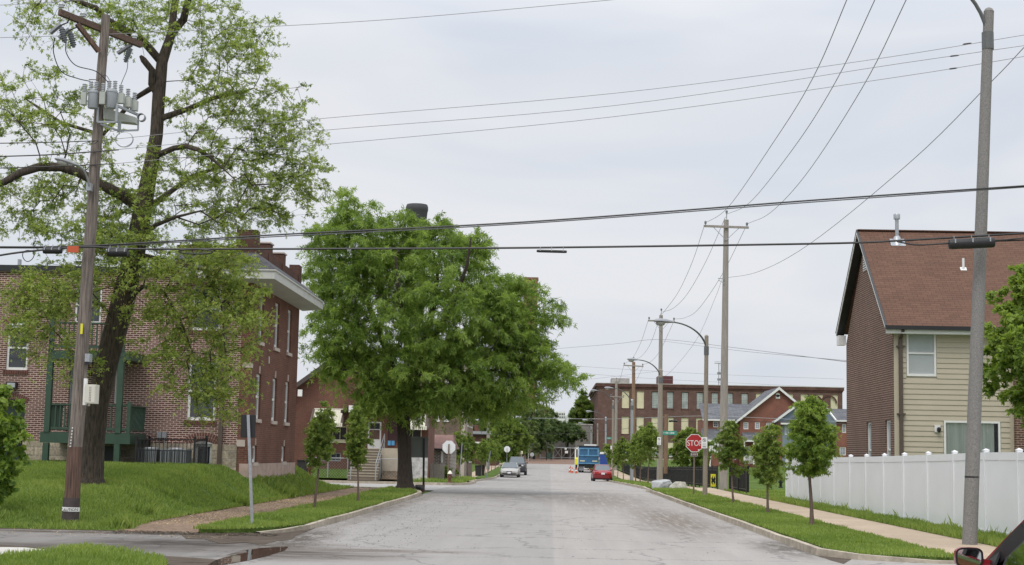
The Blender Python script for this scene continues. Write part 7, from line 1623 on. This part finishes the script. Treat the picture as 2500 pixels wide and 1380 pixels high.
def hydrant(b, h, label, body, cap_):
    b = Vector(b); t = empty('fire_hydrant', b, label, 'fire hydrant', None); k = h / .75; mb = MB(); mb.lathe(b, [(.15 * k, -.03), (.15 * k, .04 * k), (.10 * k, .06 * k), (.10 * k, .46 * k), (.14 * k, .48 * k), (.14 * k, .52 * k)], 14); mb.lathe(b + Vector((-.17 * k, 0, .36 * k)), [(.055 * k, 0), (.055 * k, .34 * k)], 10, axis='x'); mb.lathe(b + Vector((0, -.16 * k, .34 * k)), [(.07 * k, 0), (.07 * k, .15 * k)], 10, axis='y'); part(mb, 'barrel', M[body], t, smooth=True)
    mb = MB(); mb.lathe(b, [(.155 * k, .523 * k), (.15 * k, .56 * k), (.06 * k, .70 * k), (.03 * k, .71 * k), (.03 * k, .76 * k)], 14); part(mb, 'bonnet', M[cap_], t, smooth=True)
hydrant(G(1906, 1190, .05), .66, 'black fire hydrant with a white bonnet right of the young trees', 'black', 'white'); q = P(1098, 1172, 84.8); hydrant((q.x, 84.8, .06), .68, 'fire hydrant with a pale yellow bonnet at the far left corner', 'rust', 'awning'); q = P(753, 1140, 67.5); hydrant((q.x, 67.9, .6), .62, 'fire hydrant with a cream bonnet behind the left bank', 'rust', 'awning')
# trash bins and cabinets far left
for i, (px, py, Yd, lab) in enumerate(((1168, 1136, 150, 'black wheeled bin under the far left trees'), (741, 1134, 86.5, 'black wheeled bin beside the deep red side wall'), (1176, 1128, 153, 'second black bin right of the first'))):
    q = P(px, py, Yd); zb = zr(Yd) + .1 if Yd > 100 else .12; t = empty('wheeled_bin', (q.x, Yd, zb), lab, 'bin', 'wheeled bins'); mb = MB(); mb.prism([(q.x - .26, Yd - .3, zb), (q.x + .26, Yd - .3, zb), (q.x + .31, Yd - .35, zb + .95), (q.x - .31, Yd - .35, zb + .95)], (0, .6, 0)); part(mb, 'body', M['rubber'], t); mb = MB(); mb.box(q.x - .33, q.x + .33, Yd - .38, Yd + .3, zb + .952, zb + 1.02); part(mb, 'lid', M['black'], t)

# ------------------------------------------------------------------ vehicles
def car(name, loc, heading, L_, W_, Ht, paint, label, sedan=True, wheel=.32, front=None, cat='car', belt=.92, hood=.78, pick=False, ground=.17):
    """stations along x (front = +x); heading in radians of the +x axis"""
    t = empty(name, (0, 0, 0), label, cat); hw = W_ / 2
    if sedan: S = [(-.50, .55, .72, .62, .80), (-.47, .28, .84, .72, .93), (-.40, .20, belt + .06, .80, .99), (-.28, .18, belt + .05, .84, 1), (-.05, .18, belt, .85, 1), (.18, .18, belt, .85, 1), (.24, .18, hood + .08, .84, 1), (.36, .20, hood, .80, .98), (.46, .22, hood - .12, .70, .90), (.50, .34, hood - .26, .60, .76)]
    else: S = [(-.50, .55, belt, .85, .92), (-.48, .35, belt + .02, .88, .97), (-.28, .32, belt + .04, .88, 1), (-.05, .32, belt + .02, .88, 1), (.15, .32, belt + .02, .88, 1), (.22, .32, belt + .0, .88, 1), (.42, .34, belt - .04, .86, .98), (.49, .40, belt - .10, .82, .94), (.50, .55, belt - .3, .80, .90)]
    mb = MB(); n = 14; V = []
    for (fx, zl, zt, wt, wb) in S:
        x = fx * L_; ring = []
        zm = zl + (zt - zl) * .55
        half = [(0, zl), (wb * .80, zl), (wb * .97, zl + .08), (wb, zm), (wb * .97, zt - .10), (wt * 1.05, zt - .015), (wt * .6, zt + .012), (0, zt + .02)]
        ring = [(hw * a, z) for a, z in half] + [(-hw * a, z) for a, z in half[-2:0:-1]]; n = len(ring); V += [(x, y, z) for y, z in ring]
    mb.v = V
    for i in range(len(S) - 1):
        for j in range(n): mb.f.append((i * n + j, i * n + (j + 1) % n, (i + 1) * n + (j + 1) % n, (i + 1) * n + j))
    mb.f.append(tuple(range(n - 1, -1, -1))); mb.f.append(tuple((len(S) - 1) * n + j for j in range(n))); part(mb, 'body', M[paint], t, smooth=True)
    # cabin: glass hull and painted roof with pillars
    if sedan: cb = [(-.40, belt + .07), (-.25, Ht - .06), (.02, Ht), (.10, Ht - .02), (.27, hood + .10)]
    elif pick: cb = [(-.10, belt + .04), (-.07, Ht - .04), (.03, Ht), (.12, Ht - .03), (.235, belt + .02)]
    else: cb = [(-.485, belt + .03), (-.45, Ht - .05), (-.1, Ht), (.10, Ht - .03), (.235, belt + .02)]
    wr = .66; wbelt = .86
    def P4(f, z, k): return (f * L_, k * hw, z)
    G_ = MB(); a, b, c, d, e = cb
    bl = lambda f: belt + .015 if not sedan else belt + .015
    side = [(a[0], a[1]), (b[0], b[1]), (c[0], c[1]), (d[0], d[1]), (e[0], e[1])]
    wz = lambda z: wbelt + (wr - wbelt) * max(0, min(1, (z - belt) / (Ht - belt)))
    mbg = MB()
    for sgn in (-1, 1): mbg.quad(*[(f * L_, sgn * hw * wz(z), z) for f, z in side])
    part(mbg, 'side_windows', M['glass'], t)
    mbg = MB(); mbg.quad(*[(f * L_ + dx, s * hw * wz(z), z) for (f, z, s, dx) in ((d[0], d[1], -1, 0), (d[0], d[1], 1, 0), (e[0], e[1], 1, 0), (e[0], e[1], -1, 0))]); part(mbg, 'windscreen', M['glass_sky'], t)
    mbg = MB(); mbg.quad(*[(f * L_, s * hw * wz(z), z) for (f, z, s) in ((a[0], a[1], -1), (a[0], a[1], 1), (b[0], b[1], 1), (b[0], b[1], -1))]); part(mbg, 'rear_window', M['glass_sky'], t)
    mbr = MB(); top = [b, c, d]
    for p, q in zip(top, top[1:]): mbr.quad((p[0] * L_, -hw * wz(p[1]) * 1.01, p[1] + .012), (p[0] * L_, hw * wz(p[1]) * 1.01, p[1] + .012), (q[0] * L_, hw * wz(q[1]) * 1.01, q[1] + .012), (q[0] * L_, -hw * wz(q[1]) * 1.01, q[1] + .012))
    for sgn in (-1, 1):
        for p, q in ((a, b), (b, c), (c, d), (d, e)): mbr.bar((p[0] * L_, sgn * hw * (wz(p[1]) + .01), p[1]), (q[0] * L_, sgn * hw * (wz(q[1]) + .01), q[1]), .05, .06)
        mbr.bar((-.03 * L_, sgn * hw * (wz(belt) + .01), belt), (-.02 * L_, sgn * hw * (wz(Ht) + .01), Ht - .01), .06, .04)
    part(mbr, 'roof', M[paint], t)
    for fx in (-.31, .31):
        for sgn in (-1, 1):
            c = Vector((fx * L_, sgn * (hw - .10), wheel)); mb = MB(); mb.lathe(c - Vector((0, .11, 0)), [(wheel * .6, 0), (wheel * .93, .0), (wheel, .04), (wheel, .18), (wheel * .93, .22), (wheel * .6, .22)], 20, axis='y'); wl = part(mb, 'wheel', M['rubber'], t, smooth=True); mb = MB(); mb.lathe(c - Vector((0, .112, 0)), [(wheel * .55, 0), (wheel * .6, .224)], 14, axis='y'); part(mb, 'rim', M['grey_metal'], wl)
    for sgn in (-1, 1):
        mb = MB(); mb.obox((.215 * L_, sgn * (hw + .08), belt + .08), (1, 0, 0), (0, 1, 0), (0, 0, 1), .05, .09, .06); part(mb, 'mirror', M['black' if paint == 'paint_dark' else paint], t)
        mb = MB(); zf_ = (hood - .24) if sedan else belt - .18; mb.obox((.478 * L_ if sedan else .495 * L_, sgn * hw * .60, zf_), (1, 0, .0), (0, 1, 0), (0, 0, 1), .05, .17 if sedan else .12, .07); part(mb, 'headlight', M['lamp_clear'], t)
        mb = MB(); zf_ = .74 if sedan else .85; mb.obox((-.492 * L_, sgn * hw * .64, zf_ + .02), (1, 0, 0), (0, 1, 0), (0, 0, 1), .05, .17 if sedan else .07, .075 if sedan else .18); part(mb, 'tail_light', M['lamp_red'], t)
    mb = MB(); mb.obox((.505 * L_, 0, hood - .28 if sedan else belt - .22), (1, 0, 0), (0, 1, 0), (0, 0, 1), .02, .26 if sedan else .5, .05 if sedan else .12); g = part(mb, 'grille', M['black'], t); mb = MB(); mb.obox((.507 * L_, 0, .36), (1, 0, 0), (0, 1, 0), (0, 0, 1), .02, hw * .7, .05); part(mb, 'lower_intake', M['black'], t)
    for fx in (.515, -.508): mb = MB(); mb.obox((fx * L_, 0, .46 if fx > 0 else .70), (1, 0, 0), (0, 1, 0), (0, 0, 1), .01, .16, .08); part(mb, 'number_plate', M['plate'], t)
    mb = MB(); mb.box(-.47 * L_, .46 * L_, -hw * .9, hw * .9, .16 if sedan else .28, .26 if sedan else .4); part(mb, 'underbody', M['black'], t)
    t.location = loc; t.rotation_euler = (0, 0, heading); return t
M['glass_sky'] = glassmat('car_glass', (.10, .12, .13), .05)
q = P(1243, 1160, 150); car('silver_car', (q.x + .05, 152.2, zr(152) + .005), R(-91), 5.0, 1.86, 1.42, 'paint_silver', 'silver sedan parked at the left kerb facing the camera', hood=.84)
q = P(1262, 1150, 163); car('pickup_truck', (q.x + .0, 164.5, zr(164) + .005), R(-90.5), 5.4, 2.0, 1.93, 'paint_dark', 'dark pickup parked behind the silver sedan', sedan=False, wheel=.4, cat='pickup', belt=1.22, pick=True)
q = P(1474, 1170, 131); car('red_car', (q.x, 136.6, zr(136.5) + .005), R(91.5), 4.4, 1.70, 1.46, 'paint_red', 'red sedan parked at the right kerb seen from behind', hood=.84)
def truck():
    Y = 185.0; z = zr(Y); c = P(1436.5, 1150, Y).x; t = empty('dump_truck', (c, Y, z), 'blue dump truck seen from behind in the right lane', 'truck'); w_ = 1.22
    mb = MB(); zb, zt = z + 1.05, P(1437, 1091, Y).z; mb.box(c - w_, c + w_, Y, Y + 5, zb, zt); part(mb, 'dump_bed', M['truck_blue'], t)
    mb = MB(); 
    for zz in (zb + .0, zb + .95, zt - .3): mb.box(c - w_ - .02, c + w_ + .02, Y - .09, Y - .003, zz, zz + .14)
    for x in (-w_, -.12, w_ - .16): mb.box(c + x, c + x + .18, Y - .08, Y - .004, zb + .96, zt - .302)
    part(mb, 'tailgate_ribs', M['truck_light'], t); mb = MB()
    for s in (-.95, .55): mb.box(c + s - .1, c + s + .5, Y - .012, Y - .004, zb + .3, zb + .42)
    part(mb, 'worn_paint', M['cream'], t); mb = MB(); mb.box(c - w_ - .06, c + w_ + .06, Y - .1, Y + 5, zt + .003, zt + .12); part(mb, 'tarp', M['black'], t)
    mb = MB(); mb.box(c - w_ - .1, c - w_ - .003, Y - .05, Y + .1, z + .6, zt); part(mb, 'left_post', M['white'], t)
    mb = MB(); mb.box(c - w_, c + w_, Y + .1, Y + 7.5, z + .75, z + 1.04); mb.box(c - .5, c + .5, Y + .0, Y + .15, z + .55, z + .95); part(mb, 'chassis', M['black'], t)
    for s in (-1, 1):
        for dx in (0, .32):
            mb = MB(); cc = Vector((c + s * (.85 + .0) + s * (dx - .16), Y + 1.3, z + .5)); mb.lathe(cc - Vector((.13, 0, 0)), [(.3, 0), (.47, 0), (.5, .05), (.5, .21), (.47, .26), (.3, .26)], 18, axis='x'); part(mb, 'wheel', M['rubber'], t, smooth=True)
        mb = MB(); cc = Vector((c + s * 1.0, Y + 6.6, z + .5)); mb.lathe(cc - Vector((.13, 0, 0)), [(.3, 0), (.5, 0), (.5, .26), (.3, .26)], 18, axis='x'); part(mb, 'wheel', M['rubber'], t)
        mb = MB(); mb.box(c + s * .85 - .3, c + s * .85 + .3, Y + .3, Y + .34, z + .25, z + .95); part(mb, 'mud_flap', M['grey_metal'], t)
    mb = MB(); mb.box(c - 1.1, c + 1.15, Y + 5.4, Y + 7.4, z + 1.0, z + 2.6); mb.box(c - .4, c + 1.1, Y + 5.3, Y + 7.3, z + 2.6, P(1450, 1085, Y + 5.3).z); part(mb, 'cab', M['white'], t)
M['truck_light'] = mat('truck_light_blue', (.10, .26, .42), .5, .2, 3)
truck()
# small service truck ahead with a yellow tank, portable toilet, cones
Y = 200.0; z = zr(Y); x0 = P(1403, 1130, Y).x; t = empty('service_truck', (x0, Y, z), 'white service truck with a yellow tank mostly hidden left of the dump truck', 'truck'); mb = MB(); mb.box(x0, x0 + .18, Y, Y + .2, z + .4, P(1403, 1095, Y).z); mb.box(x0, x0 + 2.2, Y, Y + 3, P(1403, 1097, Y).z, P(1403, 1093, Y).z); mb.box(x0 + .5, x0 + 2.2, Y + .6, Y + 5, z + .6, z + 2.2); part(mb, 'body', M['white'], t); mb = MB(); mb.lathe((x0 + .28, Y - .25, z + .7), [(.2, 0), (.24, .06), (.24, .8), (.12, .95)], 14); part(mb, 'yellow_tank', M['yellow'], t)
mb = MB(); mb.lathe((x0 + .1, Y + .3, z + .4), [(.4, 0), (.4, .25)], 16, axis='x'); part(mb, 'wheel', M['rubber'], t)
Y = 176.0; z = zr(Y) + .1; c = P(1474.5, 1130, Y).x; t = empty('portable_toilet', (c, Y, z), 'blue portable toilet with white roof right of the dump truck', 'portable toilet'); mb = MB(); zt = P(1474, 1109, Y).z; mb.box(c - .44, c + .44, Y, Y + 1.1, z, zt); part(mb, 'cabin', M['portable_blue'], t); mb = MB(); mb.prism([(c - .48, Y - .05, zt + .003), (c + .48, Y - .05, zt + .003), (c + .40, Y - .05, zt + .25), (c - .40, Y - .05, zt + .25)], (0, 1.2, 0)); part(mb, 'roof', M['white'], t); mb = MB(); mb.box(c - .3, c + .3, Y - .02, Y - .003, z + .1, zt - .15); part(mb, 'door', M['portable_blue'], t)
def cone(x, y, label):
    z = zr(y); t = empty('traffic_cone', (x, y, z), label, 'traffic cone', 'orange traffic cones'); mb = MB(); mb.box(x - .18, x + .18, y - .18, y + .18, z, z + .04); mb.lathe((x, y, z + .04), [(.14, 0), (.105, .22)], 12); mb.lathe((x, y, z + .42), [(.075, 0), (.03, .26)], 12); part(mb, 'cone', M['orange'], t); mb = MB(); mb.lathe((x, y, z + .261), [(.105, 0), (.077, .158)], 12); part(mb, 'white_band', M['white'], t)
for px, Yd, l in ((1391, 184, 'leftmost orange cone left of the dump truck'), (1397, 182, 'middle orange cone left of the dump truck'), (1407, 180, 'orange cone touching the dump truck wheel'), (1393, 192, 'orange cone behind the leftmost one')): cone(P(px, 1140, Yd).x, Yd, l)

# the near red car at the lower right corner
M['car_window'] = M['glass_thin'].copy(); _n = M['car_window'].node_tree.nodes
for _q in _n:
    if _q.type == 'BSDF_TRANSPARENT': _q.inputs[0].default_value = (.66, .72, .68, 1)
    if _q.type == 'FRESNEL': _q.inputs[0].default_value = 1.25
def near_car():
    """built in its own axes: x forward, y left, z up; origin on the ground under the left front door hinge"""
    t = empty('red_hatchback', (0, 0, 0), 'red car cut off at the lower right corner, its left wing mirror showing', 'car'); H_ = 1.50; hw = .86
    # side frame outline helpers: y = +hw is the left side
    def arcpts(): return [(.62, .93), (.30, 1.12), (.0, 1.285), (-.30, 1.40), (-.62, 1.475), (-1.1, 1.50), (-1.7, 1.46), (-2.2, 1.30), (-2.6, 1.02)]
    A = arcpts(); yb = lambda z: hw - .02 - .26 * max(0, (z - .93)) / .57
    L3 = lambda x, z, s, dy=0: (x, s * (yb(z) + dy), z)
    mb = MB()
    body = [(-2.75, .45), (-2.7, .95), (-1.0, .97), (.62, .93), (1.2, .86), (1.55, .70), (1.62, .45), (1.5, .25), (-2.6, .25)]
    mb.prism([(x, -hw, z) for x, z in body], (0, 2 * hw, 0)); part(mb, 'body', M['paint_red'], t)
    for s in (1, -1):
        mb = MB()
        for (a, b) in zip(A, A[1:]):
            mb.bar(L3(a[0], a[1] + .012, s), L3(b[0], b[1] + .012, s), .035, .05, up=(0, 0, 1))
        part(mb, 'roof_rail', M['paint_red'], t, smooth=False); mb = MB(); B_ = [(x - .075, z - .05) for x, z in A[:-2]]
        for (a, b) in zip(B_, B_[1:]): mb.bar(L3(a[0], a[1], s, -.004), L3(b[0], b[1], s, -.004), .05, .13)
        mb.bar(L3(-.60, .95, s, .0), L3(-.70, 1.42, s, .0), .05, .10); part(mb, 'window_seal', M['black'], t)
        mb = MB(); mb.quad(L3(.50, .95, s, -.012), L3(.20, 1.05, s, -.012), L3(-.05, 1.20, s, -.012), L3(-.35, 1.33, s, -.012), L3(-.66, 1.40, s, -.012), L3(-.60, .95, s, -.012)); part(mb, 'side_window', M['car_window'], t)
        mb = MB(); mb.prism([(.60, s * (hw - .012), .94), (.30, s * (yb(1.10) + .01), 1.10), (.27, s * (hw - .012), .94)], (0, .02 * s, 0)); part(mb, 'mirror_sail', M['black'], t)
        mb = MB(); mb.bar((.5, s * (hw + .005), .935), (-2.4, s * (hw + .005), .955), .02, .025); part(mb, 'waist_trim', M['chrome'], t)
    mb = MB(); k = 8
    for i in range(k):
        pass
    R_ = A[3:8]
    for (a, b) in zip(R_, R_[1:]): mb.quad(L3(a[0], a[1] + .02, -1), L3(a[0], a[1] + .02, 1), L3(b[0], b[1] + .02, 1), L3(b[0], b[1] + .02, -1))
    part(mb, 'roof', M['paint_red'], t); mb = MB()
    for (a, b) in zip(A[:3], A[1:4]): mb.quad(L3(a[0], a[1], -1), L3(a[0], a[1], 1), L3(b[0], b[1], 1), L3(b[0], b[1], -1))
    part(mb, 'windscreen', M['car_window'], t)
    mb = MB(); mb.prism([(.55, -hw + .06, .70), (.60, -hw + .06, .93), (.15, -hw + .06, .985), (-.02, -hw + .06, .93), (-.02, -hw + .06, .70)], (0, 2 * hw - .12, 0)); part(mb, 'dashboard', M['dash'], t)
    mb = MB(); c = Vector((-.22, .38, .93)); ax = Vector((-.9, 0, .45)).normalized(); u = Vector((0, 1, 0)); v = ax.cross(u); mb.tube([c + (u * math.cos(a) + v * math.sin(a)) * .19 for a in [2 * PI * i / 24 for i in range(25)]], .017, 8, cap=False); mb.bar(c - u * .17, c + u * .17, .05, .03); mb.tube([c, c - ax * .25], .03, 8); part(mb, 'steering_wheel', M['black'], t)
    for sy in (.38, -.38): mb = MB(); mb.box(-1.05, -.55, sy - .25, sy + .25, .35, .60); mb.prism([(-1.05, sy - .24, .55), (-.93, sy - .24, .55), (-1.2, sy - .24, 1.15), (-1.3, sy - .24, 1.15)], (0, .48, 0)); part(mb, 'seat', M['dash'], t)
    # left wing mirror: rounded housing, glass facing back
    for s in (1, -1):
        cx, cy, cz = .38, s * (hw + .17), 1.00; n = 20
        def rr_(w_, h_, e=.35): 
            o = []
            for i in range(n):
                a = 2 * PI * i / n; ca, sa = math.cos(a), math.sin(a); o.append((w_ * math.copysign(abs(ca) ** e, ca), h_ * math.copysign(abs(sa) ** e, sa)))
            return o
        tw = R(14) * s; mb = MB(); st = [(-.03, 1.0), (.0, 1.03), (.05, .98), (.10, .80), (.13, .45), (.14, .12)]
        for (dx, k) in st:
            for (a, b) in rr_(.108 * k, .078 * k, .55): mb.v.append((cx + dx + a * math.tan(tw) * .0, cy + a, cz + b))
        for i in range(len(st) - 1):
            for j in range(n): mb.f.append((i * n + j, i * n + (j + 1) % n, (i + 1) * n + (j + 1) % n, (i + 1) * n + j))
        mb.f.append(tuple((len(st) - 1) * n + j for j in range(n))); mi = part(mb, 'wing_mirror', M['paint_red'], t, smooth=True)
        mb = MB(); mb.v = [(cx - .022, cy + a, cz + b) for a, b in rr_(.092, .064, .5)]; mb.f = [tuple(range(n))]; part(mb, 'mirror_glass', M['mirror'], mi); mb = MB(); mb.v = [(cx - .018, cy + a, cz + b) for a, b in rr_(.105, .076, .55)]; mb.f = [tuple(range(n))]; part(mb, 'mirror_rim', M['black'], mi)
        mb = MB(); mb.bar((cx + .03, cy - s * .08, cz - .03), (cx + .06, s * (hw - .03), cz - .05), .06, .05); part(mb, 'mirror_foot', M['paint_red'], mi)
    for fx in (-2.05, 1.0):
        for s in (-1, 1): c = Vector((fx, s * (hw - .08), .31)); mb = MB(); mb.lathe(c - Vector((0, .1, 0)), [(.2, 0), (.29, 0), (.31, .04), (.31, .17), (.29, .2), (.2, .2)], 20, axis='y'); wl = part(mb, 'wheel', M['rubber'], t, smooth=True); mb = MB(); mb.lathe(c - Vector((0, .105, 0)), [(.17, 0), (.2, .21)], 14, axis='y'); part(mb, 'rim', M['grey_metal'], wl)
    hd = math.atan2(1, .05); t.rotation_euler = (0, 0, hd); c_, s_ = math.cos(hd), math.sin(hd)
    tgt = P(2365, 1361, 12.2); mx, my = .38, .86 + .17; t.location = (tgt.x - (c_ * mx - s_ * my), tgt.y - (s_ * mx + c_ * my), tgt.z - 1.00); return t
M['dash'] = mat('dashboard', (.10, .11, .13), .6, .1, 5); M['mirror'] = glassmat('mirror_glass', (.6, .62, .6), .02); M['mirror'].node_tree.nodes['Principled BSDF'].inputs['Metallic'].default_value = 1
near_car()
